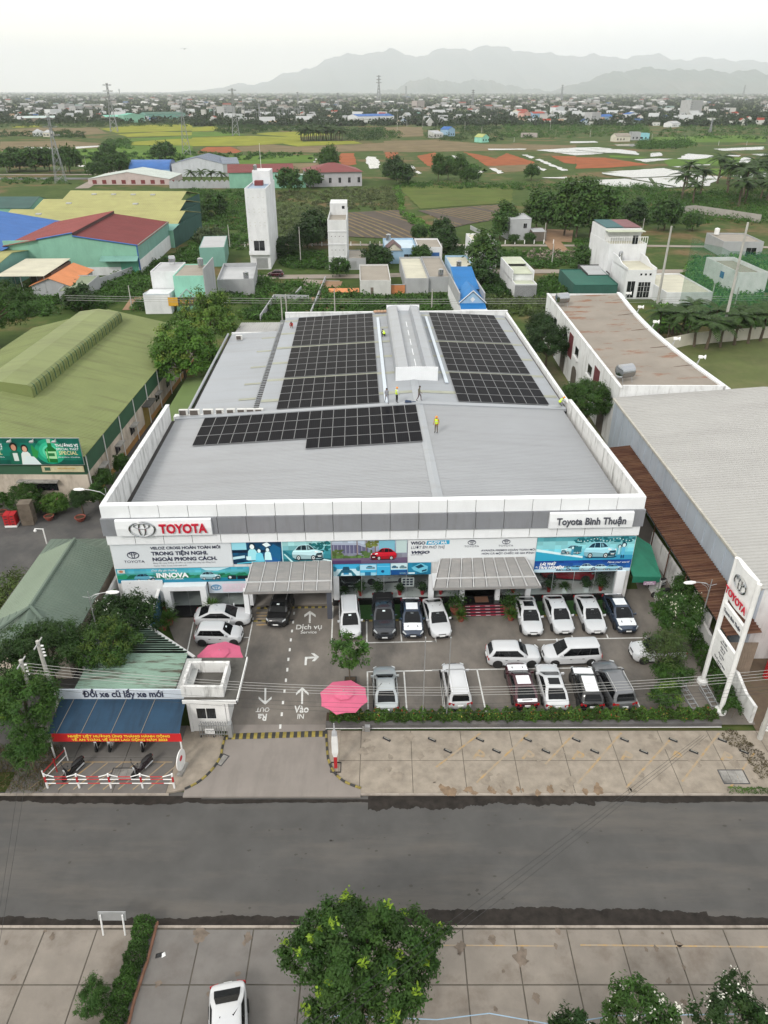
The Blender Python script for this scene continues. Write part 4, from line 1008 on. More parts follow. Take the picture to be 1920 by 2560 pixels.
# 7 five small sheets
for i,(a,b,nm) in enumerate(((-3.6,-1.38,'small blue and white poster of a car on a road'),(-1.35,.02,'small blue poster with a pale car at the top'),(.05,1.2,'small plain bright blue poster with a dark badge'),(1.24,2.62,'small poster with two little cars over dark blue'),(2.66,4.62,'small teal poster of a tilted car by the column'))):
    w = b-a; p_ = Print(w,1.18,hexc(60,170,215))
    if i == 0: p_.rect(0,w,0,.7,hexc(195,225,235)).poly([(.3,0),(.7,.6),(.8,.6),(.6,0)],hexc(30,110,130)).poly([(1.6,0),(1.4,.6),(1.5,.6),(1.95,0)],hexc(30,110,130)).rect(.65,1.5,.3,.6,hexc(30,90,115)).poly([(.75,.6),(1.4,.6),(1.3,.92),(.85,.92)],hexc(20,70,95)).rect(.85,1.3,.12,.3,hexc(40,140,190)).ell(.1,.7,.2,.25,hexc(40,130,160)).ell(2.1,.7,.2,.25,hexc(40,130,160))
    if i == 1: p_.rect(0,w,.55,1.1,hexc(170,215,235)).car(.5,.68,.75,.3,hexc(90,160,190)).rect(0,w,0,.3,hexc(150,205,225)).rect(.4,.9,0,.35,hexc(30,110,150))
    if i == 2: p_.ell(.5,.38,.14,.14,hexc(20,70,110)).rect(.05,1.1,.85,.92,hexc(120,205,235))
    if i == 3: p_.rect(0,w,.55,1.18,hexc(200,225,232)).rect(0,w,0,.5,hexc(20,75,135)).car(.06,.68,.55,.28,hexc(60,120,150)).car(.72,.66,.6,.3,hexc(110,150,160)).car(.7,.1,.6,.2,hexc(90,150,190))
    if i == 4: p_.grad(0,w,0,1.18,[hexc(20,105,140),hexc(30,130,165)],5,3,.2,2).poly([(.3,.7),(1.1,1.15),(1.7,.8),(1.65,.3),(1.1,.15),(.5,.45)],hexc(110,190,215)).poly([(.6,.8),(1.1,1.05),(1.4,.8),(.9,.6)],hexc(10,60,85)).poly([(1.2,.25),(1.6,.38),(1.6,.55),(1.2,.42)],hexc(10,50,75)).rect(.05,.6,.08,.22,hexc(220,235,240))
    banner(nm,a,3.02,p_)
# 8, 9 right end
p_ = Print(8.25,2.28,CY); p_.grad(0,8.25,0,2.28,[hexc(40,165,200),hexc(110,205,225),hexc(150,215,220),hexc(40,130,145)],16,6,.15,9); p_.foliage(3.2,8.1,1.75,2.2,60,hexc(25,105,115),13); p_.poly([(0,1.2),(0,.95),(5.2,0),(6,0)],hexc(215,240,245)); p_.poly([(0,.9),(0,0),(4.6,0)],hexc(45,160,195)); p_.rect(4.0,8.25,0,.45,hexc(55,150,190))
for k in range(18): p_.ell(3.4+k*.27,2.0-.12*math.sin(k*.9),.05,.05,(.8,.9,.9),6)
p_.car(2.1,.62,1.75,.92,hexc(175,225,235),hexc(15,70,90),flip=True); p_.rect(3.1,3.8,.85,1.4,hexc(40,110,125)); p_.figure(3.05,.55,.9,hexc(60,150,185),hexc(200,230,235),hexc(15,60,80),.12); p_.car(4.05,.2,2.75,1.62,hexc(165,222,238),hexc(10,55,75)); p_.figure(7.0,.55,.95,hexc(170,220,235),hexc(210,235,238),hexc(15,60,80),.1); p_.figure(7.35,.45,1.25,hexc(95,185,220),hexc(210,235,238),hexc(10,50,75),.12); p_.rect(7.22,7.32,.15,.5,hexc(15,70,105)).rect(7.4,7.5,.15,.5,hexc(15,70,105))
t_ = banner('cyan tinted banner of two people carriers at a roadside party',13.38,4.17,p_); T(t_,'Move your world',.4,.18,.3,m_whiteprint,shear=.4)
p_ = Print(8.25,1.18,hexc(25,75,150)); p_.grad(0,8.25,.3,1.18,[hexc(35,100,170),hexc(18,60,140)],20,3,.2,12); p_.rect(0,8.25,0,.32,hexc(200,225,238))
for k,(x,w,h,c) in enumerate(((1.9,1.5,.5,(150,205,225)),(2.75,1.5,.56,(120,185,215)),(5.05,1.45,.62,(190,225,235)),(6.1,1.5,.58,(150,205,225)),(3.85,1.4,.74,(200,232,240)))): p_.car(x,.12,w,h,hexc(*c),hexc(12,50,85),flip=k < 2)
t_ = banner('narrow blue banner of five cars above the right windows',13.38,2.97,p_); T(t_,'LÁI THỬ',.45,.74,.34,m_whiteprint,bold=.02,shear=.25); T(t_,'& TRẢI NGHIỆM',.05,.38,.34,m_whiteprint,bold=.02,shear=.25); T(t_,'Move your world',6.2,.85,.26,m_whiteprint,shear=.4)

# ================================================================ CARS
def paint(name,c,rough=.25,metal=.0): return mat('paint_' +name,c,rough,.02,1,metal=metal,spec=.5,coat=.7,coords='obj')
PAINT = dict(white=paint('white',(.54,.55,.565)),silver=paint('silver',(.40,.43,.44),.3,.5),black=paint('black',(.010,.010,.011)),blue=paint('blue',(.030,.045,.075),.25,.3),maroon=paint('maroon',(.050,.005,.012),.25,.2),red=paint('red',(.36,.010,.022)),grey=paint('grey',(.16,.165,.175),.3,.5),charcoal=paint('charcoal',(.030,.034,.042),.25,.3))
m_carglass = mat('car_glass',(.006,.007,.008),.08,.1,1,spec=.22,coords='obj'); m_tyre = mat('tyre',(.018,.018,.018),.8,.1,4,coords='obj'); m_rim = mat('rim',(.35,.36,.37),.3,.05,3,metal=.8,coords='obj'); m_rimd = mat('dark_rim',(.08,.08,.085),.35,.05,3,metal=.6,coords='obj')
m_plastic = mat('black_trim',(.015,.015,.016),.45,.1,3,coords='obj'); m_head = mat('headlamp',(.55,.58,.60),.12,.05,3,spec=.7,coords='obj'); m_tail = mat('tail_lamp',(.35,.01,.015),.2,.05,3,coords='obj'); m_plate = mat('number_plate',(.75,.76,.75),.5,.05,3,coords='obj'); m_film = mat('protective_film',(.78,.80,.82),.4,.05,2,coords='obj'); m_paper = mat('paper',(.7,.78,.8),.6,.05,3,coords='obj')
KINDS = {
 'sedan': dict(L=4.62,W=1.78,H=1.45,zs=[(-.5,.78),(-.485,.93),(-.44,1.00),(-.36,1.01),(-.2,.91),(.1,.88),(.22,.90),(.34,.84),(.44,.74),(.485,.66),(.5,.55)],gh=(-.42,-.21,.035,.255),wb=(-.285,.305)),
 'hatch': dict(L=3.76,W=1.66,H=1.52,zs=[(-.5,.75),(-.485,.98),(-.45,1.04),(-.2,.96),(.1,.92),(.25,.94),(.36,.90),(.45,.79),(.488,.66),(.5,.55)],gh=(-.475,-.38,.10,.285),wb=(-.33,.34)),
 'suv': dict(L=4.15,W=1.74,H=1.62,zs=[(-.5,.80),(-.485,1.03),(-.45,1.10),(-.2,1.00),(.1,.97),(.24,1.00),(.36,.98),(.45,.90),(.488,.78),(.5,.62)],gh=(-.475,-.38,.07,.255),wb=(-.31,.315),arch=1),
 'mpv': dict(L=4.48,W=1.76,H=1.70,zs=[(-.5,.80),(-.488,1.00),(-.46,1.08),(-.2,.98),(.1,.94),(.26,.96),(.37,.93),(.45,.83),(.488,.70),(.5,.56)],gh=(-.488,-.43,.10,.30),wb=(-.30,.325)),
 'bigsuv': dict(L=4.75,W=1.86,H=1.79,zs=[(-.5,.85),(-.488,1.10),(-.46,1.16),(-.2,1.07),(.1,1.03),(.24,1.06),(.36,1.04),(.45,.96),(.488,.82),(.5,.64)],gh=(-.485,-.42,.07,.26),wb=(-.30,.32),arch=1),
 'pickup': dict(L=5.30,W=1.86,H=1.81,zs=[(-.5,.95),(-.495,1.12),(-.47,1.14),(-.2,1.14),(.1,1.12),(.22,1.14),(.36,1.09),(.455,1.00),(.49,.85),(.5,.66)],gh=(-.16,-.125,.075,.235),wb=(-.27,.32),arch=1)}
_car_cache = {}
def car_meshes(kind):
    if kind in _car_cache: return _car_cache[kind]
    K = KINDS[kind]; L,W,Hh = K['L'],K['W']/2,K['H']
    zt,zz = [a for a,_ in K['zs']],[b for _,b in K['zs']]
    st = np.array([-.5,-.492,-.475,-.44,-.38,-.3,-.2,-.1,0,.1,.2,.28,.34,.40,.44,.47,.488,.5])
    zs = np.interp(st,zt,zz); ws = np.interp(st,[-.5,-.488,-.45,-.38,-.2,.28,.38,.45,.485,.5],[.74,.86,.95,.985,1,1,.97,.89,.76,.62]); zb = np.interp(st,[-.5,-.46,-.4,.4,.46,.5],[.42,.24,.19,.19,.22,.36])
    rings = []
    for t,z,w,b in zip(st,zs,ws,zb):
        w *= W; x = t*L; m_ = (z+b)/2
        half = [(w*.90,b),(w*.99,b+.10),(w,m_+.02),(w*.985,z-.13),(w*.93,z-.035),(w*.80,z+.0),(w*.4,z+.022)]
        rings.append([(x,-y,h) for y,h in half]+[(x,y,h) for y,h in reversed(half)])
    body = MB().rings(rings).mesh('body',PAINT['white'],smooth=42)
    rb,rt,ft,fb = [q*L for q in K['gh']]; zr = lambda x: float(np.interp(x/L,zt,zz))-.02
    def ring(x0,x1,w0,w1,z0,z1,cut=.17):
        return [(x0,-w0+cut,z0),(x0+cut*.8,-w0,z0),(x1-cut*.8,-w1,z1),(x1,-w1+cut,z1),(x1,w1-cut,z1),(x1-cut*.8,w1,z1),(x0+cut*.8,w0,z0),(x0,w0-cut,z0)]
    g0 = ring(rb,fb,W*.90,W*.90,zr(rb),zr(fb)); g1 = ring(rb+(rt-rb)*.5,fb+(ft-fb)*.5,W*.87,W*.87,(zr(rb)+Hh)/2,(zr(fb)+Hh)/2); g2 = ring(rt+(-.06 if kind != 'x' else 0),ft+.06,W*.735,W*.735,Hh-.08,Hh-.075); g3 = ring(rt+.06,ft-.10,W*.62,W*.62,Hh-.025,Hh-.035); g4 = ring(rt+.4,ft-.5,W*.35,W*.35,Hh,Hh-.002,.2)
    cabin = MB().rings([g0,g1,g2,g3,g4]).mesh('cabin',PAINT['white'],smooth=38)
    gl = {}
    def win(a,b,c_,d,off):
        a,b,c_,d = map(Vector,(a,b,c_,d)); n_ = (b-a).cross(d-a).normalized()*off
        q = [a+n_,b+n_,c_+n_,d+n_]; return q
    def lerp(p,q,t): return tuple(p[i]+(q[i]-p[i])*t for i in range(3))
    # windscreen and rear window follow the two-stage slope
    def pane(quads,name):
        mb = MB()
        for q in quads: mb.poly(q)
        return mb.mesh(name,m_carglass)
    def slope(i,j,flip,u0,u1,v0,v1,off=.014):
        A,B,C_,D_,E_,F_ = g0[i],g0[j],g1[i],g1[j],g2[i],g2[j]
        l = [lerp(A,C_,v0*2),C_,lerp(C_,E_,v1*2-1)]; r2 = [lerp(B,D_,v0*2),D_,lerp(D_,F_,v1*2-1)]
        qs = []
        for k in (0,1):
            a,b,c_,d = lerp(l[k],r2[k],u0),lerp(l[k],r2[k],u1),lerp(l[k+1],r2[k+1],u1),lerp(l[k+1],r2[k+1],u0)
            qs.append(win(a,b,c_,d,off) if not flip else win(b,a,d,c_,off))
        return qs
    gl['windscreen'] = pane(slope(3,4,False,-.02,1.02,.04,.96),'windscreen'); gl['rear_window'] = pane(slope(7,0,False,.0,1.0,.12 if kind != 'sedan' else .06,.92),'rear_window')
    gl['trim'] = [pane(slope(6,5,True,.03,.955,.055,.93,.007),'window_trim'),pane(slope(1,2,False,.03,.955,.055,.93,.007),'window_trim')]
    for me in gl['trim']:
        me.materials.clear(); me.materials.append(m_plastic)
    n_side = {'sedan': [(.06,.47),(.50,.93)],'hatch': [(.06,.18),(.20,.52),(.55,.93)],'suv': [(.05,.17),(.20,.52),(.55,.93)],'mpv': [(.04,.26),(.29,.58),(.61,.94)],'bigsuv': [(.04,.26),(.29,.56),(.59,.94)],'pickup': [(.08,.48),(.52,.92)]}[kind]
    gl['side_l'] = [pane(slope(6,5,True,a,b,.08,.90),'side_window') for a,b in n_side]; gl['side_r'] = [pane(slope(1,2,False,a,b,.08,.90),'side_window') for a,b in n_side]
    r_w = .335 if K.get('arch') else .305
    wheel = MB().lathe([(r_w*.62,-.11),(r_w*.93,-.11),(r_w,-.07),(r_w,.07),(r_w*.93,.11),(r_w*.62,.11)],18).mesh('tyre',m_tyre,smooth=40)
    rim = MB(); rim.lathe([(r_w*.61,-.09),(r_w*.63,.095),(r_w*.54,.10),(r_w*.50,.075),(r_w*.12,.08),(r_w*.10,.085),(.01,.085)],16)
    for k in range(5):
        t = k*1.2566; c_,s_ = math.cos(t),math.sin(t); a,b = r_w*.08,r_w*.57; w_ = .035
        rim.poly([(a*c_-w_*s_,a*s_+w_*c_,.098),(a*c_+w_*s_,a*s_-w_*c_,.098),(b*c_+w_*s_,b*s_-w_*c_,.098),(b*c_-w_*s_,b*s_+w_*c_,.098)][::-1])
    rim = rim.mesh('rim',m_rim,smooth=40)
    _car_cache[kind] = dict(K=K,body=body,cabin=cabin,gl=gl,tyre=wheel,rim=rim,rw=r_w,W=W,zs=lambda t: float(np.interp(t,zt,zz)),g=(rb,rt,ft,fb))
    return _car_cache[kind]
def with_mat(me,m,cache={}):
    k = (me.name,m.name)
    if k not in cache:
        c_ = me.copy(); c_.materials.clear(); c_.materials.append(m); cache[k] = c_
    return cache[k]
def car(label,kind,color,loc,ang,film=False,sunroof=False,dark_roof=False,name='car',bar=False,group=None,paper=True,z=.014):
    C_ = car_meshes(kind); K = C_['K']; L,W,Hh = K['L'],C_['W'],K['H']; P_ = PAINT[color]
    t_ = thing(name,label,'pickup truck' if kind == 'pickup' else 'car',(loc[0],loc[1],z),ang,group)
    add('body',with_mat(C_['body'],P_),t_); add('cabin',with_mat(C_['cabin'],PAINT['black'] if dark_roof else P_),t_)
    add('windscreen',C_['gl']['windscreen'],t_); add('rear_window',C_['gl']['rear_window'],t_)
    for me in C_['gl']['side_l']+C_['gl']['side_r']: add('side_window',me,t_)
    for me in C_['gl']['trim']: add('window_trim',me,t_)
    MB().box(-.44*L,.44*L,-W*.82,W*.82,.11,.24).build('underbody_shade_slab',m_plastic,t_)  # plain black underside slab, added to deepen the contact shadow below the car
    xa,xb,xc = K['wb'][0]*L+.50,.02*L,min(K['wb'][1]*L-.42,C_['g'][3]-.15)
    for s_ in (-1,1):
        for (d0,d1) in ((xa,xb-.02),(xb+.02,xc)):
            ya,yb = sorted((s_*W*.97,s_*(W+.005))); zt_ = C_['zs']((d0+d1)/2/L); dr = MB().box(d0,d1,ya,yb,.30,zt_-.16).build('door',P_,t_)
            ya,yb = sorted((s_*(W+.005),s_*(W+.03))); MB().box(d0+.06,d0+.24,ya,yb,zt_-.24,zt_-.205).build('handle',m_plastic if color == 'white' else P_,dr)
        ya,yb = sorted((s_*W*.9,s_*(W+.008))); MB().box(K['wb'][0]*L+.40,K['wb'][1]*L-.40,ya,yb,.17,.29).build('sill',m_plastic,t_)
    for sx in K['wb']:
        for s_ in (-1,1):
            x = sx*L; y = s_*(W-.105)
            MB().lathe([(C_['rw']+.05,0),(C_['rw']+.05,.05),(C_['rw']+.03,.053)],18).build('wheel_arch',m_plastic,t_,(x,s_*(W-.045),C_['rw']+.03),(R(-90*s_),0,0))
            ty = add('wheel',C_['tyre'],t_,(x,s_*(W-.058),C_['rw']),(R(-90*s_),0,0)); add('rim',C_['rim'] if color not in ('black','charcoal') else with_mat(C_['rim'],m_rimd),ty)
    zh = C_['zs'](.455)
    for s_ in (-1,1):
        MB().rings([[(.425*L,s_*W*.93,zh-.06),(.425*L,s_*W*.90,zh+.045),(.48*L,s_*W*.66,zh-.035),(.482*L,s_*W*.68,zh-.13)],[(.44*L,s_*W*.955,zh-.07),(.44*L,s_*W*.92,zh+.055),(.492*L,s_*W*.64,zh-.03),(.495*L,s_*W*.66,zh-.14)]][::s_]).build('headlight',m_head,t_)
        zt_ = C_['zs'](-.49); MB().rings([[(-.472*L,s_*W*.97,zt_-.20),(-.472*L,s_*W*.95,zt_-.02),(-.49*L,s_*W*.52,zt_-.06),(-.49*L,s_*W*.55,zt_-.2)],[(-.482*L,s_*W*.985,zt_-.22),(-.482*L,s_*W*.95,zt_-.0),(-.505*L,s_*W*.5,zt_-.05),(-.505*L,s_*W*.53,zt_-.22)]][::-s_]).build('tail_light',m_tail,t_)
        xm = C_['g'][3]-.38
        MB().rings([[(xm-.06,s_*W*.93,zh+.24),(xm+.05,s_*W*.93,zh+.24),(xm+.05,s_*W*.93,zh+.36),(xm-.06,s_*W*.93,zh+.36)],[(xm-.07,s_*(W+.16),zh+.25),(xm+.04,s_*(W+.15),zh+.25),(xm+.04,s_*(W+.15),zh+.40),(xm-.07,s_*(W+.16),zh+.40)]][::s_]).build('wing_mirror',P_,t_)
    MB().box(.46*L,.503*L,-W*.56,W*.56,.25,.46).box(.46*L,.499*L,-W*.34,W*.34,zh-.17,zh-.08).build('grille',m_plastic,t_)
    MB().box(.50*L,.508*L,-.22,.22,.42,.52).build('number_plate',m_plate,t_)
    MB().box(-.507*L,-.49*L,-W*.6,W*.6,.26,.40).build('rear_bumper_trim',m_plastic,t_); MB().box(-.512*L,-.50*L,-.2,.2,.62,.76).build('number_plate',m_plate,t_)
    rb,rt,ft,fb = C_['g']
    if film:
        MB().rings([[(rt+.12,-W*.55,Hh-.01),(ft-.14,-W*.55,Hh-.02),(ft-.14,W*.55,Hh-.02),(rt+.12,W*.55,Hh-.01)],[(rt+.14,-W*.53,Hh+.012),(ft-.16,-W*.53,Hh+.008),(ft-.16,W*.53,Hh+.008),(rt+.14,W*.53,Hh+.012)]]).build('protective_film',m_film,t_)
        xs_ = [fb/L-.005,.30,.36,.42]; mb = MB()
        for a,b in zip(xs_[:-1],xs_[1:]): mb.poly([(a*L,-W*.84,C_['zs'](a)+.022),(b*L,-W*.80,C_['zs'](b)+.022),(b*L,W*.80,C_['zs'](b)+.022),(a*L,W*.84,C_['zs'](a)+.022)])
        for a,b in zip(xs_[:-1],xs_[1:]): mb.poly([(a*L,-W*.4,C_['zs'](a)+.036),(b*L,-W*.4,C_['zs'](b)+.036),(b*L,W*.4,C_['zs'](b)+.036),(a*L,W*.4,C_['zs'](a)+.036)])
        mb.build('protective_film',m_film,t_)
        if kind == 'sedan' or kind == 'suv':
            a,b = -.475,rb/L-.0
            MB().poly([(a*L,-W*.78,C_['zs'](a)+.034),(b*L,-W*.8,C_['zs'](b)+.034),(b*L,W*.8,C_['zs'](b)+.034),(a*L,W*.78,C_['zs'](a)+.034)]).build('protective_film',m_film,t_)
    if sunroof: MB().box(ft-.95,ft-.3,-W*.45,W*.45,Hh-.03,Hh+.008).build('sunroof',m_carglass,t_)
    if bar:
        for s_ in (-1,1): MB().tube([(rt+.1,s_*W*.66,Hh-.02),(rt+.2,s_*W*.66,Hh+.05),(ft-.3,s_*W*.66,Hh+.045),(ft-.2,s_*W*.66,Hh-.03)],.022,5).build('roof_rail',m_alu if color != 'white' else m_wht,t_)
    if kind == 'pickup':
        MB().box(-.485*L,-.17*L,-W*.80,W*.80,1.145,1.185).build('bed_cover',m_plastic,t_)
        MB().tube([(-.2*L,-W*.7,1.15),(-.22*L,-W*.62,1.62),(-.22*L,W*.62,1.62),(-.2*L,W*.7,1.15)],.035,6).build('roll_bar',m_plastic,t_)
    if paper: MB().poly([(ft+.32,-.12,Hh-.2),(ft+.22,-.12,Hh-.135),(ft+.22,.10,Hh-.135),(ft+.32,.10,Hh-.2)][::-1]).build('windscreen_note',m_paper,t_)
    return t_
def car_px(label,kind,color,nose,roof,**k):
    """nose: mark at the foot of the leading end, roof: mark at the middle of the roof; tail=True when the leading end is the tail"""
    K = KINDS[kind]; n_ = Vector(G(*nose,.30)); r_ = Vector(G(*roof,K['H'])); d = (n_-r_); tail = k.pop('tail',False); bias = k.pop('turn',0)
    a = math.atan2(d.y,d.x)+R(bias); d = Vector((math.cos(a),math.sin(a))); c_ = n_-d*(K['L']*.5+.02)
    return car(label,kind,color,(c_.x,c_.y),a+(math.pi if tail else 0),**k)
car_px('white sedan with open sunroof glass right of the red steps','sedan','white',(1334,1590),(1322,1512),sunroof=True)
car_px('white sedan without sunroof, second from the red steps','sedan','white',(1413,1586.5),(1398,1513))
car_px('white sedan next to the dark blue one','sedan','white',(1493,1586),(1478,1513))
car_px('dark blue sedan with white film on roof and bonnet','sedan','blue',(1571.5,1583),(1553,1510),film=True)
car_px('white people carrier facing the lot, nearest the drive lane','mpv','white',(878,1598),(874,1521),bar=True)
car_px('dark grey pickup truck parked before the showroom window','pickup','charcoal',(962,1599),(960,1527),name='pickup_truck')
car_px('dark blue car with white film left of the steps','sedan','blue',(1033,1595),(1030,1522),film=True)
car_px('white sedan left of the red steps','sedan','white',(1106,1595),(1092,1521))
def car_side(label,kind,color,w1,w2,**k):
    """two near-side wheel contact marks, nose end first"""
    a,b = Vector(G(*w1)),Vector(G(*w2)); d = (a-b).normalized(); n_ = Vector((-d.y,d.x)); C_ = KINDS[kind]
    s_ = 1 if n_.y > 0 else -1; m_ = (a+b)/2-d*(sum(C_['wb'])/2*C_['L'])+n_*s_*(C_['W']/2-.08)
    return car(label,kind,color,(m_.x,m_.y),math.atan2(d.y,d.x),**k)
car_side('small white crossover parked sideways mid lot, facing right','suv','white',(1324,1668.5),(1246,1669),paper=False)
car_side('white people carrier parked sideways mid lot, facing left','mpv','white',(1389,1666.5),(1472,1663.5),paper=False)
car_side('white crossover half hidden under the tree at the right','suv','white',(1609,1660),(1688,1657),paper=False,dark_roof=True)
car_px('white people carrier seen from behind near the hedge','mpv','white',(1151,1776),(1148,1712),tail=True,bar=True,paper=False)
car_px('maroon car with white film seen from behind','sedan','maroon',(1318,1776),(1312,1712),tail=True,film=True,paper=False)
car_px('white sedan with dark sunroof seen from behind','sedan','white',(1394,1779),(1386,1706),tail=True,sunroof=True,paper=False)
car_px('black sport utility car with white film seen from behind','suv','black',(1480,1779),(1475,1708),tail=True,film=True,paper=False)
car_px('grey sport utility car with roof rails by the bay end','bigsuv','grey',(1561,1779),(1551,1706),tail=True,bar=True,paper=False)
car_px('silver sedan parked tail out beside the pink umbrella','sedan','silver',(967,1786),(964,1709),tail=True,paper=False)
car_side('small white hatchback by the yellow worn marking','hatch','white',(583,1614.5),(509,1614.5),paper=True)
car_side('white sedan parked behind the small hatchback','sedan','white',(597,1568),(519,1570),paper=False)
car_px('black crossover driving out of the service bay','suv','black',(689,1567),(699,1495),bar=True)
car_px('white sedan at the bottom edge on the pavement','sedan','white',(572,2469),(566,2560),tail=True,paper=False,z=.0)
c_ = car('red sport utility car inside the showroom window','bigsuv','red',BW(17.2,3.1)[:2],BT+R(-8),paper=False,z=.602)
c_ = car('white sedan inside the showroom behind the potted plants','sedan','white',BW(.9,3.2)[:2],BT+R(2),paper=False,z=.602)
c_ = car('black car facing out of the showroom near its left column','suv','black',BW(-2.2,3.6)[:2],BT+R(-90),paper=False,z=.602)
c_ = car('maroon car parked by the tall white tower house','hatch','maroon',G(690,690),R(175),paper=False,z=-.08)
# ================================================================ FORECOURT THINGS
m_conc = mat('weathered_concrete',(.30,.29,.27),.9,.15,.8,stain=(.06,.055,.05),stain_amt=.8,stain_scale=(1,1,.5),stain_freq=.7)
m_conc_dk = mat('mossy_concrete',(.10,.095,.085),.95,.3,.6,stain=(.035,.033,.028),stain_amt=.9,stain_freq=.6)
m_steel = mat('galvanised_steel',(.42,.43,.44),.4,.08,2,metal=.6); m_pole = mat('concrete_pole',(.42,.41,.38),.85,.12,1.2,stain=(.2,.19,.17),stain_amt=.6,stain_scale=(1,1,.4))
m_white = mat('white_paint',(.76,.76,.75),.5,.06,1.5,stain=(.45,.43,.40),stain_amt=.2,stain_freq=1.2); m_redp = mat('red_paint',(.42,.02,.025),.5,.1,2)
m_bluecanvas = mat('blue_canvas',(.014,.046,.088),.75,.16,.7,stain=(.008,.022,.042),stain_amt=.6,stain_scale=(2.5,.4,1),stain_freq=.8)
m_winblk = mat('dark_window',(.012,.014,.016),.08,.1,1,spec=.6)
m_teal = mat('faded_teal_sheet',(.20,.30,.24),.6,.12,.3,stain=(.055,.035,.022),stain_amt=.9,stain_scale=(.5,3.0,1),stain_freq=.8,stain_lo=.50,stain_hi=.64)
# guard booth
gb = thing('guard_booth','small white guard booth with flat concrete roof and open tank box','guard booth',(-11.9,38.6,.0))
B_ = lambda n,m,*a: MB().box(*a).build(n,m,gb)
B_('wall',m_white,-1.25,1.1,-1.95,.4,.013,2.78); B_('roof_slab',m_conc_dk,-1.6,2.0,-2.1,2.25,2.8,2.98); MB().box(-1.65,2.05,-2.15,-2.08,2.76,3.06).box(1.98,2.05,-2.15,2.25,2.761,3.059).build('roof_edge',m_white,gb)
for q in ((-1.75,-1.55,-1.75,.85),(.9,1.1,-1.75,.85),(-1.55,.9,-1.75,-1.55),(-1.55,.9,.65,.85)): B_('tank_wall',m_para,q[0],q[1],q[2],q[3],2.985,3.9)
B_('tank_floor',m_conc_dk,-1.54,.89,-1.54,.64,2.986,3.03)
for x in (-.85,-.18): B_('window',m_winblk,x,x+.6,-1.975,-1.952,1.25,2.15)
MB().box(-.9,.47,-1.985,-1.96,1.18,1.24).box(-.235,-.195,-1.985,-1.957,1.25,2.15).build('window_sill',m_white,gb)
B_('column',m_white,1.12,1.32,-1.9,-1.6,.013,2.78); B_('side_wall',m_white,-1.45,-1.26,-2.0,-1.7,.013,2.78)
# folded gate
fg = thing('folding_gate','folded stainless gate in front of the guard booth','gate',(-11.65,36.2,.013))
for i in range(11):
    x = -.95+i*.165; MB().tube([(x,-.12,.08),(x+.06,-.14,1.25),(x+.13,.12,1.25),(x+.16,.1,.08)],.022,5).build('gate_bar',m_steel,fg)
MB().box(-1.0,.95,-.03,.03,.16,.2).box(-1.0,.95,-.03,.03,.95,.99).build('gate_rail',m_steel,fg)
for x in (-.9,0,.85): MB().lathe([(.06,-.03),(.06,.03)],10).build('gate_wheel',m_plastic,fg,(x,-.1,.06),(R(90),0,0))
MB().box(-.55,.1,-.18,-.15,.42,.85).build('notice',m_white,fg); text('THÔNG BÁO',.1,m_darklet,fg,(-.5,-.185,.7),FR); text('VÀO CỔNG',.1,m_darklet,fg,(-.48,-.185,.55),FR)
MB().box(1.0,1.28,-.2,.25,0,1.05).box(1.02,1.26,-.18,.22,1.05,1.2).build('gate_motor',m_steel,fg)
# trade-in shelter with blue awning
sh = thing('scooter_shelter','blue awning shelter with lettered white fascia and stained teal roof','shelter',(-17.6,36.9,0))
zt = lambda u,v: 3.5-.02*v
mb = ribbed(-3.3,3.5,.14,3.9,zt,.26,.04,m_teal,'roof_sheet','u',sh)
P_ = [(-1.6,3.95),(3.5,3.95),(1.8,5.2),(-.2,6.7),(-1.6,6.7)]
for k in range(11):
    y0,y1 = 3.95+k*.25,4.2+k*.25; xr = lambda y: 3.4-(y-3.95)*1.32
    MB().rings([[(-2.6,y0,3.45),(-2.6,y0+.18,3.45),(-2.6,y0+.2,3.49),(-2.6,y1,3.45)],[(xr(y0),y0,3.45),(xr(y0),y0+.18,3.45),(xr(y0),y0+.2,3.49),(xr(y1),y1,3.45)]]).build('roof_sheet',m_teal,sh)
MB().box(3.52,4.6,.3,3.4,3.3,3.38).build('roof_sheet',mat('grey_zinc',(.38,.39,.38),.5,.1),sh)
MB().box(-4.45,4.25,.02,.12,2.75,3.58).build('fascia',mat('pale_blue_board',(.55,.60,.66),.6,.06),sh)
text('Đổi xe cũ lấy xe mới',.78,m_navy,sh,(0,.0,2.95),FR,'CENTER',.018,.012,.80)
MB().rings([[(-4.3,0,2.76),(4.2,0,2.76),(4.2,.01,2.72),(-4.3,.01,2.72)],[(-4.3,-1.3,2.50),(4.2,-1.3,2.50),(4.2,-1.3,2.46),(-4.3,-1.3,2.46)],[(-4.3,-2.62,2.28),(4.3,-2.62,2.28),(4.3,-2.62,2.24),(-4.3,-2.62,2.24)]]).build('awning',m_bluecanvas,sh)
for x in (-3.4,-1.8,.15,2.1): MB().tube([(x,-.02,2.77),(x-.3,-2.6,2.3)],.022,5).build('awning_rib',mat('tan_rib',(.25,.22,.18),.7),sh)
for x in (-4.3,4.25): MB().tube([(x,-2.55,.0),(x,-2.55,2.24)],.06,8).build('post',m_white,sh)
for x in (-3.2,0,3.3): MB().box(x-.06,x+.06,.14,.26,0,2.75).build('post',m_steel,sh)
MB().box(-3.2,3.4,3.7,3.85,.0,3.4).build('wall',m_conc,sh)
rb_ = thing('banner','red banner with yellow capitals along the blue awning edge','banner',(-21.65,34.24,1.58))
MB().box(0,8.45,0,.015,0,.72).build('printed_sheet',mat('red_vinyl',(.52,.018,.02),.5,.05,1),rb_)
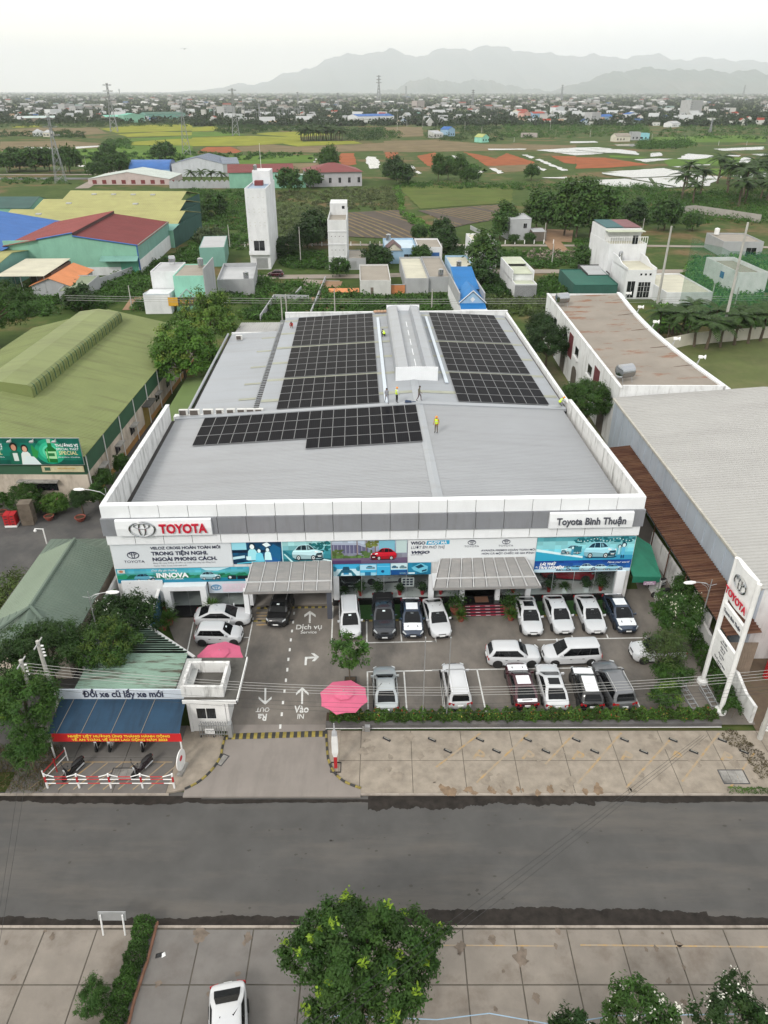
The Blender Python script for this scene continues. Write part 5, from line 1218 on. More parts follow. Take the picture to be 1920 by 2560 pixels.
text('NHIỆT LIỆT HƯỞNG ỨNG THÁNG HÀNH ĐỘNG',.27,m_yellowprint,rb_,(4.4,-.012,.41),FR,'CENTER',.008,.003,1.12); text('VỀ AN TOÀN, VỆ SINH LAO ĐỘNG NĂM 2023',.27,m_yellowprint,rb_,(4.4,-.012,.09),FR,'CENTER',.008,.003,1.12)
# red and white rail fence
fn = thing('rail_fence','red and white pipe fence in front of the scooter bay','fence',(-21.4,31.88,0))
for i in range(5):
    x = i*2.015; MB().box(x-.05,x+.05,-.05,.05,0,.55).build('post_foot',m_white,fn); MB().box(x-.05,x+.05,-.05,.05,.552,1.05).build('post_band',m_redp,fn); MB().box(x-.05,x+.05,-.05,.05,1.052,1.3).build('post_cap',m_white,fn)
for i in range(4):
    for z0,z1 in ((1.22,1.02),(.78,.78),(.42,.42)):
        x = i*2.015+.05
        segs = ((x,x+.55,m_white),(x+.552,x+1.35,m_redp),(x+1.352,x+1.91,m_white))
        for k,(a,b,m) in enumerate(segs):
            if z0 == 1.22: pa,pb = ((a,0,z0),(b,0,z1)) if k == 0 else (((a,0,z1),(b,0,z1)) if k == 1 else ((a,0,z1),(b,0,z0)))
            else: pa,pb = (a,0,z0),(b,0,z0)
            MB().tube([pa,pb],.032,6).build('rail',m,fn)
f2 = thing('rail_fence','short red and white side fence under the trees at the left','fence',(-21.45,32.1,0))
for i in range(3): MB().tube([(-.2+i*.35,i*.95+.1,0),(-.2+i*.35,i*.95+.1,1.2)],.04,6).build('post',m_redp if i % 2 else m_white,f2)
for z in (.5,1.0): MB().tube([(-.2,.1,z),(.5,2.0,z)],.03,6).build('rail',m_white if z < .8 else m_redp,f2)
# scooters
def scooter(label,loc,ang,cbody,group='scooters'):
    t_ = thing('scooter',label,'scooter',loc,ang)
    mb_ = mat('scooter_' +cbody,dict(black=(.012,.012,.014),white=(.6,.61,.62),pink=(.022,.016,.02),blue=(.03,.07,.2))[cbody],.25,.05,2,coat=.4,coords='obj')
    for x in (-.62,.62):
        n_ = 16; rings = []
        for i in range(n_+1):
            t = i*6.28319/n_; c_,s_ = math.cos(t),math.sin(t); r0,r1 = .20,.28
            rings.append([(r0*c_,-.04,r0*s_),(r1*c_,-.045,r1*s_),(r1*c_*1.03,0,r1*s_*1.03),(r1*c_,.045,r1*s_),(r0*c_,.04,r0*s_)])
        w = MB().rings(rings,caps=False).build('wheel',m_tyre,t_,(x,0,.29),smooth=True)
        MB().lathe([(.2,-.02),(.2,.02)],12).build('rim',m_rimd,w,None,(R(90),0,0))
    sec = lambda x,w,z0,z1: [(x,-w,z0),(x,-w,(z0+z1)/2),(x,-w*.6,z1),(x,w*.6,z1),(x,w,(z0+z1)/2),(x,w,z0)]
    MB().rings([sec(-.92,.06,.62,.74),sec(-.7,.13,.48,.78),(sec(-.35,.15,.34,.76)),sec(-.05,.14,.26,.62),sec(.2,.12,.24,.40),sec(.42,.10,.26,.44)]).build('body',mb_,t_,smooth=40)
    MB().rings([sec(.36,.17,.30,.5),sec(.46,.19,.40,.86),sec(.52,.15,.62,1.0),sec(.60,.08,.72,1.02)]).build('front_shield',mb_,t_,smooth=40)
    MB().rings([sec(-.88,.10,.76,.80),sec(-.6,.15,.76,.86),sec(-.2,.14,.74,.82),sec(.0,.08,.68,.74)]).build('seat',m_plastic,t_,smooth=40)
    MB().tube([(.46,-.34,1.06),(.52,-.12,1.02),(.52,.12,1.02),(.46,.34,1.06)],.022,6).build('handlebar',m_plastic,t_)
    for s_ in (-1,1):
        MB().tube([(.48,s_*.26,1.05),(.44,s_*.30,1.26)],.01,5).build('mirror_stalk',m_plastic,t_); MB().lathe([(.06,-.01),(.065,.01)],8).build('mirror',m_plastic,t_,(.44,s_*.31,1.28),(0,R(80),0))
    MB().tube([(.52,-.07,.9),(.62,-.08,.55),(.62,-.08,.29)],.03,6).tube([(.52,.07,.9),(.62,.08,.55),(.62,.08,.29)],.03,6).build('fork',m_steel,t_)
    MB().box(.585,.63,-.08,.08,.76,.9).build('headlight',m_head,t_); MB().box(-.93,-.9,-.07,.07,.64,.72).build('tail_light',m_tail,t_); MB().tube([(-.1,.17,.25),(-.75,.19,.36)],[.04,.055],8).build('exhaust',m_steel,t_)
    return t_
a,b = G(161,1955),G(209,1913); scooter('black scooter with grey seat near the left end of the red fence',((a[0]+b[0])/2,(a[1]+b[1])/2,.0),math.atan2(a[1]-b[1],a[0]-b[0]),'black')
a,b = G(334.5,1947),G(379,1908); scooter('dark scooter with a pink stripe behind the fence middle',((a[0]+b[0])/2,(a[1]+b[1])/2,.0),math.atan2(a[1]-b[1],a[0]-b[0]),'pink')
for (px,py,an,cb,lb) in ((1650,1492,190,'black','black scooter under the flowering tree in the side yard'),(1640,1468,195,'white','white and black scooter at the side yard wall'),(1622,1452,200,'black','black scooter parked deepest under the green awning side'),(1600,1442,170,'blue','scooter directly below the green awning edge')):
    p = G(px,py); scooter(lb,(p[0],p[1],.014),R(an),cb)
for i,x in enumerate((-19.3,-18.4,-16.2)): scooter(('scooter under the blue awning at the left','scooter under the blue awning near its middle','scooter under the awning right of the middle')[i],(x,35.5,.0),R(-88),('black','white','black')[i])
# standing sign beside the shelter
sg = thing('standing_sign','white and red oval sign board on a concrete foot','sign',(-13.15,33.3,.0),R(80))
MB().box(-.55,.55,-.18,.18,0,.14).build('foot',m_conc,sg); pr_ = [(.62*math.cos(t*.3307),.95+.78*math.sin(t*.3307)) for t in range(19)]; MB().extr(pr_,'y',-.03,.03).build('board',m_white,sg); MB().extr([(.2*math.cos(t*.6283),1.1+.2*math.sin(t*.6283)) for t in range(10)],'y',-.036,-.031).build('print',m_redlet,sg); MB().tube([(.5,.0,.02),(.62,.25,.02),(.62,.25,.5)],.03,5).build('stay',m_white,sg)
# umbrellas
m_pink = mat('pink_canvas',(.56,.11,.20),.7,.07,1.2,stain=(.50,.12,.20),stain_amt=.5,stain_freq=1.0,coords='obj')
def umbrella(label,loc,rot):
    t_ = thing('umbrella',label,'umbrella',loc,rot)
    rim = [(1.72*math.cos(R(k*45+22.5)),1.72*math.sin(R(k*45+22.5))) for k in range(8)]
    for k in range(8):
        a,b = rim[k],rim[(k+1) % 8]; lo,mi_,hi = 2.12,2.38,2.62
        f = lambda p,q,z,sg=0: (p[0]*q,p[1]*q,z)
        m_ = ((a[0]+b[0])/2*.97,(a[1]+b[1])/2*.97)
        MB().poly([f(a,1,lo),(m_[0],m_[1],lo+.045),f(b,1,lo),f(b,.5,mi_),f(a,.5,mi_)]).poly([f(a,.5,mi_),f(b,.5,mi_),f(b,.1,hi),f(a,.1,hi)]).build('gore',m_pink,t_)
        MB().poly([f(a,.42,2.52),f(b,.42,2.52),f(b,.03,2.74),f(a,.03,2.74)]).build('vent_gore',m_pink,t_)
        MB().tube([(0,0,2.58),(a[0]*.97,a[1]*.97,2.10)],.012,4).build('rib',m_steel,t_)
    MB().tube([(0,0,.1),(0,0,2.78)],.03,8).build('pole',m_steel,t_); MB().lathe([(.32,0),(.32,.08),(.2,.14),(.05,.16)],14).build('base',m_conc,t_)
    return t_
umbrella('large pink umbrella beside the lot entrance',(-2.78,37.75,.014),R(8)); umbrella('pink umbrella half hidden behind the guard booth',(-12.15,41.95,.014),R(20))
# striped barrier pylon
py = thing('gate_pylon','tall white pointed pylon with red foot beside the driveway','pylon',(-3.16,33.5,.0))
q = lambda w,d,z: [(-w,-d,z),(w,-d,z),(w,d,z),(-w,d,z)]
MB().rings([q(.10,.07,0),q(.11,.08,1.05)]).build('foot',m_redp,py); MB().rings([q(.11,.08,1.055),q(.2,.12,1.5),q(.2,.12,2.5),q(.17,.10,2.95)]).build('body',m_white,py); MB().rings([q(.17,.10,2.955),q(.16,.09,3.2),q(.06,.04,3.4),q(.025,.025,4.0)]).build('tip',mat('pylon_grey',(.45,.46,.48),.5),py)
MB().box(-.34,-.30,-.4,.4,.0,.06).box(.30,.34,-.4,.4,.0,.06).box(-.34,.34,-.42,-.38,.001,.059).box(-.34,.34,.38,.42,.001,.059).build('ground_frame',m_plastic,py)
# planter wall, hedge soil
pw = thing('planter_wall','long dark stone planter wall along the lot front','wall',(-4.05,36.9,0),R(.3))
for i in range(14): MB().box(i*1.97+.004,(i+1)*1.97-.004,0,.38,0,.34).build('stone',mat('planter_stone',(.10,.095,.095),.55,.2,.8,stain=(.2,.18,.16),stain_amt=.5),pw)
MB().box(0,27.6,.381,1.25,0,.27).build('soil',mat('soil',(.06,.04,.025),.95,.3,2),pw); MB().box(0,27.6,-.05,-.005,0,.035).build('white_edge',m_white,pw)
# flag poles in the planter
for i,(x,lb) in enumerate(((2.72,'thin grey flag pole nearer the umbrella'),(4.38,'thin grey flag pole beside the white people carrier'))):
    t_ = thing('flag_pole',lb,'pole',(x,37.6,.27)); MB().tube([(0,0,0),(0,0,3.6),(0,0,7.2)],[.045,.04,.03],8).build('shaft',m_steel,t_); MB().lathe([(.02,7.2),(.055,7.25),(.02,7.31)],8).build('finial',m_steel,t_)
bx_ = thing('utility_box','small grey box on the planter wall by the umbrella','box',(-1.15,36.75,.0)); MB().box(-.18,.18,-.15,.12,0,.42).build('case',m_steel,bx_); MB().box(-.35,-.2,-.1,.1,.0,.3).build('side_case',m_conc,bx_)
# wheel stops
m_rub = mat('rubber',(.022,.022,.024),.7,.2,3,coords='obj')
ws0 = MB().rings([[(-.29,-.075,0),(-.29,.075,0),(-.29,.05,.09),(-.29,-.05,.09)],[(.29,-.075,0),(.29,.075,0),(.29,.05,.09),(.29,-.05,.09)]]).mesh('stop',m_rub); ws1 = MB().box(-.2,.2,-.02,.02,.0905,.094).mesh('stripe',mat('stop_stripe',(.35,.34,.3),.7))
up = [(966.8,1848.7),(1080,1850)]+[(1080+x*.50633,1460+y*.50633) for x,y in ((237,770),(472,770),(712,771),(950,771),(1190,772),(1433,773))]
lo = [(1080+x*.50633,1460+y*.50633) for x,y in ((78,826),(318,826),(562,827),(803,828),(1045,830),(1292,830),(1540,830))]
ordn = ['leftmost','second from the left','third from the left','fourth from the left','fifth from the left','sixth from the left','seventh from the left','rightmost']
for row,nm in ((up,'row nearer the hedge'),(lo,'row nearer the road')):
    for i,p in enumerate(row):
        x,y = G(*p); o_ = 'rightmost' if i == len(row)-1 else ordn[i]
        t_ = thing('wheel_stop','black rubber wheel stop, %s of the %s' % (o_,nm),'wheel stop',(x,y,.001),R(-32),'wheel stops on the forecourt'); add('stop',ws0,t_); add('stripe',ws1,t_)
# manholes
def manhole(label,x,y,w,d,rot=0.0,z=.001,grate=False):
    t_ = thing('manhole_cover',label,'manhole',(x,y,z),rot)
    MB().box(-w/2,w/2,-d/2,-d/2+.06,0,.02).box(-w/2,w/2,d/2-.06,d/2,0,.02).box(-w/2,-w/2+.06,-d/2+.06,d/2-.06,0,.0199).box(w/2-.06,w/2,-d/2+.06,d/2-.06,0,.0199).build('frame',m_rimd,t_)
    n_ = 3
    for i in range(n_): MB().box(-w/2+.07+i*(w-.14)/n_,-w/2+.05+(i+1)*(w-.14)/n_,-d/2+.07,d/2-.07,0,.012).build('cover_slab',m_conc,t_)
manhole('square iron framed manhole at the right of the forecourt',*G(1834,1942),1.7,1.15,R(0)); manhole('small drain cover at the left driveway kerb',*G(556,1900),.5,.95,R(-25),.008); manhole('large drain cover between the scooters',*G(308,1935),1.6,1.0,0)
# totem sign
to = thing('totem_sign','tall white pylon sign with emblem and red lettering at the right','sign',(23.95,40.0,0),R(-90+2.5))
for s_,y in ((-1,'a'),(1,'b')):
    MB().tube([(s_*1.52,0,0),(s_*1.52,0,11.15)],.17,14).build('post',m_white,to); MB().lathe([(.42,0),(.40,.25),(.2,.35)],12,s_*1.52,0).build('post_foot',m_white,to)
def curved_panel(z0,z1,bulge,nm,m=m_white):
    n_ = 8; mbp = MB(); top = []
    pr_ = [(-1.34+2.68*i/n_,-.10-bulge*math.sin(math.pi*i/n_)) for i in range(n_+1)]
    out = pr_+[(1.34,.12),(-1.34,.12)]
    return MB().prism(out,z0,z1).build(nm,m,to)
curved_panel(8.15,11.25,.16,'top_panel'); curved_panel(6.72,7.55,.02,'name_panel')
for i in range(4): curved_panel(3.0+i*.545,3.0+i*.545+.525,.02,'service_panel')
emblem(to,(.02,-.30,10.05),.78,m_chrome,.09); text('TOYOTA',.72,m_redlet,to,(0,-.31,8.55),FR,'CENTER',.02,.02,.95)
text('Toyota Bình Thuận',.36,m_darklet,to,(0,-.135,7.0),FR,'CENTER',.008,.008,.84)
for i,(a,b) in enumerate((('Xe Mới','New Vehicles'),('Dịch Vụ','Service'),('Phụ Tùng','Parts'),('Xe đã qua sử dụng','Used cars'))):
    z = 3.0+(3-i)*.545; text(a,.21,m_darklet,to,(0,-.135,z+.28),FR,'CENTER',.003,.006); text(b,.19,m_darklet,to,(0,-.135,z+.07),FR,'CENTER',0,.006)
# boundary walls at the right
bw = thing('boundary_wall','white plastered wall with wavy top behind the pylon sign','wall',(25.75,37.4,0),R(92))
MB().extr([(0,0),(9.2,0),(9.2,1.9),(7.5,1.7),(6.2,2.1),(5.2,2.1),(4.2,1.6),(3.0,2.0),(1.4,1.5),(0,1.55)],'y',-.1,.12).build('masonry',m_para,bw)
b2 = thing('boundary_wall','white stained wall below the rusty roof in the side yard','wall',(26.05,46.6,0),R(92)); MB().box(0,13,-.1,.1,0,2.2).build('masonry',m_para,b2)
# ramps
for (x,y,rt,lb) in ((22.2,39.7,100,'grey steel ramp frame nearest the round bush'),(23.75,39.9,97,'grey steel ramp frame nearest the pylon sign'),(22.4,41.6,70,'grey steel ramp frame behind the other two')):
    t_ = thing('steel_ramp',lb,'ramp',(x,y,.014),R(rt))
    for s_ in (-1,1): MB().tube([(-.95,s_*.27,.06),(.95,s_*.27,.38)],.035,5).tube([(-.95,s_*.27,.03),(.95,s_*.27,.03)],.03,5).build('side_beam',m_steel,t_)
    for k in range(6): f = k/5; MB().box(-.95+1.9*f-.03,-.95+1.9*f+.03,-.27,.27,.05+.32*f,.10+.32*f).build('rung',m_steel,t_)
    for s_ in (-1,1): MB().tube([(.93,s_*.27,.0),(.93,s_*.27,.38)],.03,5).build('leg',m_steel,t_)
# notice board by the right pole
nb = thing('notice_board','white notice board leaning by the concrete pole','sign',(25.6,36.1,0),R(-20)); MB().box(0,1.5,-.02,.02,.75,1.45).build('board',m_white,nb); text('ĐIỂM DỪNG ĐỖ',.16,m_darklet,nb,(.08,-.025,1.2),FR); text('VUI LÒNG',.16,m_darklet,nb,(.3,-.025,.93),FR)
for x in (.15,1.35): MB().box(x-.03,x+.03,.021,.07,0,1.4).build('post',m_white,nb)
# concrete poles and overhead lines
def pole(label,x,y,h,lean=(0,0),r0=.19,arms=True,z=0.0,m=None):
    t_ = thing('utility_pole',label,'utility pole',(x,y,z))
    MB().tube([(0,0,0),(lean[0]*.5,lean[1]*.5,h*.5),(lean[0],lean[1],h)],[r0,r0*.8,r0*.62],10).build('shaft',m or m_pole,t_)
    if arms:
        for k in range(4): MB().lathe([(.05,0),(.075,.05),(.05,.1),(.065,.14),(.03,.18)],8).build('insulator',m_white,t_,(lean[0]+r0*.62+.05,lean[1]-.05,h-.35-k*.27),(0,R(90),0))
        MB().box(lean[0]-.04,lean[0]+.04,lean[1]-.6,lean[1]+.6,h-.25,h-.17).build('crossarm',m_steel,t_)
    return t_
pole('pale concrete pole with insulators rising out of the left trees',-23.2,36.0,7.0); pole('taller concrete pole with tangled wires by the blue shelter',-22.1,36.55,8.1); pole('concrete pole at the right edge beside the notice board',25.75,36.0,6.6)
def wire(label,p,q,sag,r_=.014,m=None,n_=24):
    P_ = [Vector(p).lerp(Vector(q),i/n_)-Vector((0,0,sag*4*(i/n_)*(1-i/n_))) for i in range(n_+1)]
    t_ = MB().tube(P_,r_,4).build('overhead_wire',m or m_wirew); return tag(t_,label,'wire','overhead wires along the road')
m_wirew = mat('pale_wire',(.36,.355,.34),.6,.05); m_wired = mat('black_wire',(.03,.03,.03),.6,.05)
wl_ = ['topmost pale wire across the car lot','second pale wire from the top across the car lot','third pale wire from the top across the car lot','lowest pale wire across the car lot']
for k in range(4): wire(wl_[k],(-23.0,36.0,6.75-k*.27),(25.85,36.0,6.3-k*.27),1.85-.04*k,.016)
wd_ = ['upper black cable below the pale wires','middle black cable below the pale wires','lower black cable below the pale wires']
for k in range(3): wire(wd_[k],(-22.9,36.0,5.3-k*.3),(25.85,36.0,4.9-k*.3),1.9+.1*k,.011,m_wired)
# road-crossing lines seen against the asphalt
rl = ['black cable slanting over the road at the right, upper one','black cable slanting over the road at the right, lower one','thin black cable slanting over the road at the right, outer one']
for k in range(3): a,b = G(1560+k*14,2005,3.0),G(1090+k*28,2330,6.0); e = Vector((b[0]-a[0],b[1]-a[1],3.0)); wire(rl[k],(a[0]-e.x*.0+e.x*-.55,a[1]-e.y*.55,3.0-.1),(b[0]+e.x*.8,b[1]+e.y*.8,8.0),.25,.009,m_wired)
for k in range(2): a,b = G(58-k*16,2005,3.5),G(5-k*14,2290,5.5); e = Vector((b[0]-a[0],b[1]-a[1],0)); wire(('black cable over the road at the far left','second black cable over the road at the far left')[k],(a[0]-e.x*.35,a[1]-e.y*.35,3.2),(b[0]+e.x,b[1]+e.y,7),.15,.009,m_wired)
# street lamps
def lamp(label,x,y,h,rot,arm=2.0,z=0.0,dbl=True):
    t_ = thing('street_lamp',label,'street lamp',(x,y,z),rot)
    MB().tube([(0,0,0),(0,0,h*.6),(0,0,h)],[.075,.055,.04],8).build('pole',m_steel,t_); MB().tube([(0,0,h),(0,0,h+.55)],.03,6).build('spike',m_steel,t_)
    MB().tube([(.12,0,h-.1),(.5*arm*.5,0,h+.18),(arm*.7,0,h+.35),(arm,0,h+.38)],.028,6).build('arm',m_steel,t_)
    if dbl: MB().tube([(-.45,0,h+.12),(0,0,h+.0),(arm*.35,0,h+.28),(arm*.8,0,h+.36)],.02,6).tube([(0,0,h-.6),(arm*.2,0,h-.1),(arm*.55,0,h+.22)],.02,6).build('brace',m_steel,t_)
    MB().rings([[(arm-.1,-.05,h+.33),(arm-.1,.05,h+.33),(arm-.1,.05,h+.42),(arm-.1,-.05,h+.42)],[(arm+.25,-.16,h+.31),(arm+.25,.16,h+.31),(arm+.25,.10,h+.47),(arm+.25,-.10,h+.47)],[(arm+.7,-.15,h+.32),(arm+.7,.15,h+.32),(arm+.7,.08,h+.43),(arm+.7,-.08,h+.43)],[(arm+.85,-.05,h+.34),(arm+.85,.05,h+.34),(arm+.85,.04,h+.38),(arm+.85,-.04,h+.38)]]).build('lamp_head',m_white,t_,smooth=50)
    return t_
lamp('grey street lamp with curved arm in front of the rusty roof',25.05,46.1,5.6,R(184),1.35); lamp('grey street lamp rising from the white flowered tree at the left',-21.6,43.6,6.3,R(6),1.35); lamp('slim street lamp with blue head at the warehouse corner',-23.2,54.0,9.3,R(176),1.9,dbl=False)
cc = thing('camera_pole','short white pole with round camera at the dark yard','camera pole',(-30.9,57.0,-.5)); MB().tube([(0,0,0),(0,0,4.6)],.06,8).build('pole',m_white,cc); MB().tube([(0,0,4.58),(-.75,0,4.62)],.035,6).build('arm',m_white,cc); MB().lathe([(.03,-.14),(.12,-.10),(.14,0),(.08,.1)],10).build('dome',m_white,cc,(-.75,0,4.42))
# potted plants get their leaves in the planting section
# ================================================================ NEIGHBOURS
m_greenroof = mat('olive_roof',(.175,.21,.075),.6,.10,.2,stain=(.12,.13,.05),stain_amt=.7,stain_scale=(.1,1.6,1),stain_freq=.5)
m_cream = mat('cream_plaster',(.55,.48,.40),.9,.1,.4,stain=(.20,.16,.12),stain_amt=.7,stain_scale=(1,1,.4),stain_freq=.5)
m_darkgreen = mat('dark_green_sheet',(.035,.10,.055),.6,.12,.5); m_ochre = mat('ochre_base',(.36,.19,.06),.9,.15,.5)
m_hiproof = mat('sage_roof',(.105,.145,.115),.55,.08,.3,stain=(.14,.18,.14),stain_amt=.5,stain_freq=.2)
m_rust = mat('rusty_sheet',(.075,.03,.017),.85,.3,.5,stain=(.17,.09,.05),stain_amt=.8,stain_scale=(.25,2.6,1),stain_freq=.8,stain_lo=.45,stain_hi=.65)
m_rustroof = mat('rust_stained_roof',(.27,.24,.205),.75,.1,.3,stain=(.22,.085,.035),stain_amt=.75,stain_scale=(.5,1.3,1),stain_freq=.3,stain_lo=.56,stain_hi=.64)
m_blueg = mat('blue_grey_cladding',(.42,.47,.53),.5,.06,.4,stain=(.30,.33,.37),stain_amt=.5,stain_scale=(1,2,.2),stain_freq=.5)
m_whiteroof = mat('white_roof_sheet',(.385,.38,.365),.55,.05,.15,stain=(.32,.31,.30),stain_amt=.6,stain_scale=(.06,.7,1),stain_freq=.5)
m_green_awn = mat('green_canvas',(.012,.14,.085),.75,.15,.8); m_net = None
def RT0(name,c): return mat('roof_' +name,c,.65,.10,.25)
# --- green roofed warehouse on the left
gw = thing('green_warehouse','long warehouse with olive green roof and ridge vent on the left','warehouse',(-43.8,69.5,0),R(-.4))
Lw,hw,ez,rz = 47.0,12.4,5.7,8.6
zs = lambda u,v: rz-(rz-ez)*abs(u)/hw
ribbed(0,hw+.3,-.4,Lw,zs,.34,.05,m_greenroof,'roof_sheet','u',gw); ribbed(-hw-.3,0,-.4,Lw,zs,.34,.05,m_greenroof,'roof_sheet','u',gw)
MB().extr([(-hw,0),(hw,0),(hw,3.3),(-hw,3.3)],'y',0,.25).build('front_wall',m_cream,gw); MB().extr([(-hw,3.302),(hw,3.302),(hw,ez-.1),(0,rz-.12),(-hw,ez-.1)],'y',.02,.22).build('gable',m_darkgreen,gw)
MB().box(hw-.22,hw,.26,Lw,.7,3.4).build('side_wall',m_cream,gw); MB().box(hw-.20,hw+.02,.26,Lw,0,.7).build('base_course',m_ochre,gw); MB().box(hw-.18,hw+.04,.05,Lw,3.4,ez-.12).build('upper_cladding',m_darkgreen,gw)
for k in range(9): MB().tube([(hw+.12,.3+k*5.4,0),(hw+.12,.3+k*5.4,ez-.15)],.06,6).build('downpipe',m_white,gw)
for k in range(7):
    y = 3.0+k*5.6
    if k == 3: MB().box(hw,hw+.06,y,y+2.6,0,3.0).build('door',mat('ochre_door',(.28,.2,.05),.6,.2),gw); MB().box(hw,hw+1.1,y-.3,y+2.9,3.1,3.22).build('door_canopy',m_conc_dk,gw); continue
    w = MB().box(hw+.0,hw+.035,y,y+1.5,1.5,2.5).build('window',m_winblk,gw); MB().box(hw,hw+.75,y-.15,y+1.65,2.6,2.68).build('window_hood',m_conc,w); MB().box(hw+.04,hw+.06,y+.7,y+.78,1.5,2.5).build('window_bar',m_conc,w)
w = MB().box(5.4,9.0,-.04,-.005,1.4,2.5).build('window',m_winblk,gw); MB().box(5.0,9.3,-.7,0,2.6,2.72).build('window_hood',m_conc,w)
mon = lambda s_: [(s_*0,9.75),(s_*2.9,9.35),(s_*3.25,9.1),(s_*3.35,8.75),(s_*3.35,7.8),(0,7.8)]
for s_ in (1,-1): MB().extr(mon(s_)[::s_],'y',10.6,Lw-4.0).build('ridge_vent',m_greenroof,gw)
for k in range(46): MB().extr([(3.0,9.36),(3.33,9.12),(3.42,8.75),(3.42,7.9),(3.352,7.9),(3.352,8.75),(3.25,9.12)],'y',10.7+k*.71,10.78+k*.71).build('vent_rib',m_darkgreen if k % 2 else m_greenroof,gw)
bb = thing('billboard','green beer billboard with two people and a bottle','billboard',(-47.2,69.1,4.7),R(-.4))
p_ = Print(15.9,2.95,hexc(10,110,90)); p_.grad(0,15.9,0,2.95,[hexc(5,70,60),hexc(10,120,100),hexc(5,85,75)],26,6,.15,21)
for r2,cc_ in ((1.3,(25,150,115)),(.95,(50,180,140)),(.65,(90,205,165))): p_.ell(12.7,1.5,r2*1.2,r2*1.1,hexc(*cc_),20)
p_.poly([(12.2,.25),(13.25,.2),(13.35,1.7),(13.0,2.05),(12.92,2.9),(12.6,2.9),(12.55,2.05),(12.15,1.7)],hexc(15,105,45)).poly([(12.22,.7),(13.27,.65),(13.3,1.5),(12.2,1.5)],hexc(165,215,165)).rect(12.58,12.95,2.45,2.9,hexc(170,190,170)).poly([(12.3,.3),(12.45,.3),(12.45,1.9),(12.3,1.7)],hexc(60,165,85)).rect(12.4,13.1,.95,1.3,hexc(30,110,60)).poly([(10.8,.9),(11.2,.7),(11.5,1.5),(11.2,1.75),(11.0,2.2),(10.85,2.2),(10.8,1.7)],hexc(40,140,70))
p_.figure(9.0,.0,2.4,hexc(20,95,75),hexc(190,140,115),hexc(25,20,18),.3); p_.figure(10.1,.0,2.2,hexc(215,225,220),hexc(205,160,135),hexc(20,15,14),.28); p_.poly([(9.6,0),(11.5,0),(10.9,.9),(10.1,1.0)],hexc(210,225,225)); p_.rect(8.75,9.25,.4,1.3,hexc(205,215,210))
p_.mb.build('printed_sheet',m_print,bb)
for x in (14.55,6.7): text('THƯỞNG VỊ',.42,m_whiteprint,bb,(x,-.04,2.05),FR,'CENTER',.012,.003); text('SPECIAL THẬT',.36,m_whiteprint,bb,(x,-.04,1.65),FR,'CENTER',.002,.003); text('SPECIAL',.55,mat('gold_print',(.75,.68,.35),.5),bb,(x,-.04,1.15),FR,'CENTER',.006,.003); text('ĐẬM ĐÀ SPECIAL - TRỌN SPECIAL',.15,m_whiteprint,bb,(x,-.04,.8),FR,'CENTER',0,.003)
MB().box(-.05,15.95,.02,.1,-.06,3.0).build('frame',m_steel,bb)
for x in (9.0,11.3,13.6): MB().box(x-.2,x+.2,-.7,-.4,2.75,2.9).box(x-.03,x+.03,-.5,.03,2.88,2.93).build('floodlight',m_steel,bb)
sgn = thing('shop_sign','small cream sign under the green billboard','sign',(-35.9,69.2,3.75),0); MB().box(0,4.4,-.06,0,0,.7).build('board',mat('cream_board',(.50,.45,.28),.6,.15,2),sgn); MB().box(.3,.9,-.065,-.061,.15,.55).build('mark',m_darkgreen,sgn); text('NHÀ PHÂN PHỐI BIA',.2,mat('ochre_print',(.5,.3,.05),.6),sgn,(2.6,-.07,.35),FR,'CENTER')
# --- yard things by the warehouse
pal = thing('pallet_stack','tall stack of weathered wooden pallets beside the round bush','pallet stack',(-36.4,65.0,0),R(6)); m_wood = mat('grey_wood',(.16,.13,.10),.9,.25,1.5)
for i in range(17): MB().box(-.6+.02*(i % 3),.6+.02*(i % 3),-.55,.55,i*.145,i*.145+.03).box(-.6,.6,-.5,-.4,i*.145+.03,i*.145+.11).box(-.6,.6,.4,.5,i*.145+.03,i*.145+.11).box(-.62,.62,-.56,.56,i*.145+.111,i*.145+.14).build('pallet',m_wood,pal)
cr = thing('crate_stack','stack of red plastic crates on a white pallet','crates',(-37.95,64.55,0),R(4)); MB().box(-.6,.6,-.5,.5,0,.22).build('pallet',m_white,cr)
for i in range(4):
    for j in (0,1): k = MB().box(-.58+j*.6,-.02+j*.6,-.48,.48,.225+i*.3,.505+i*.3).build('crate',m_redp,cr); MB().box(-.45+j*.6,-.15+j*.6,-.484,-.481,.30+i*.3,.40+i*.3).build('handle_hole',m_dark,k)
gl_ = thing('green_lean_to','low green lean-to roof between warehouse and showroom annex','lean-to',BW(-25.8,30.5,0),BT); ribbed(0,2.9,0,20,lambda u,v: 3.0+u*.05,.3,.04,RT0('lime_green',(.13,.19,.06)),'roof_sheet','u',gl_)
for k in range(5): MB().tube([(.1,.3+k*4.8,0),(.1,.3+k*4.8,2.97)],.05,6).build('post',m_steel,gl_)
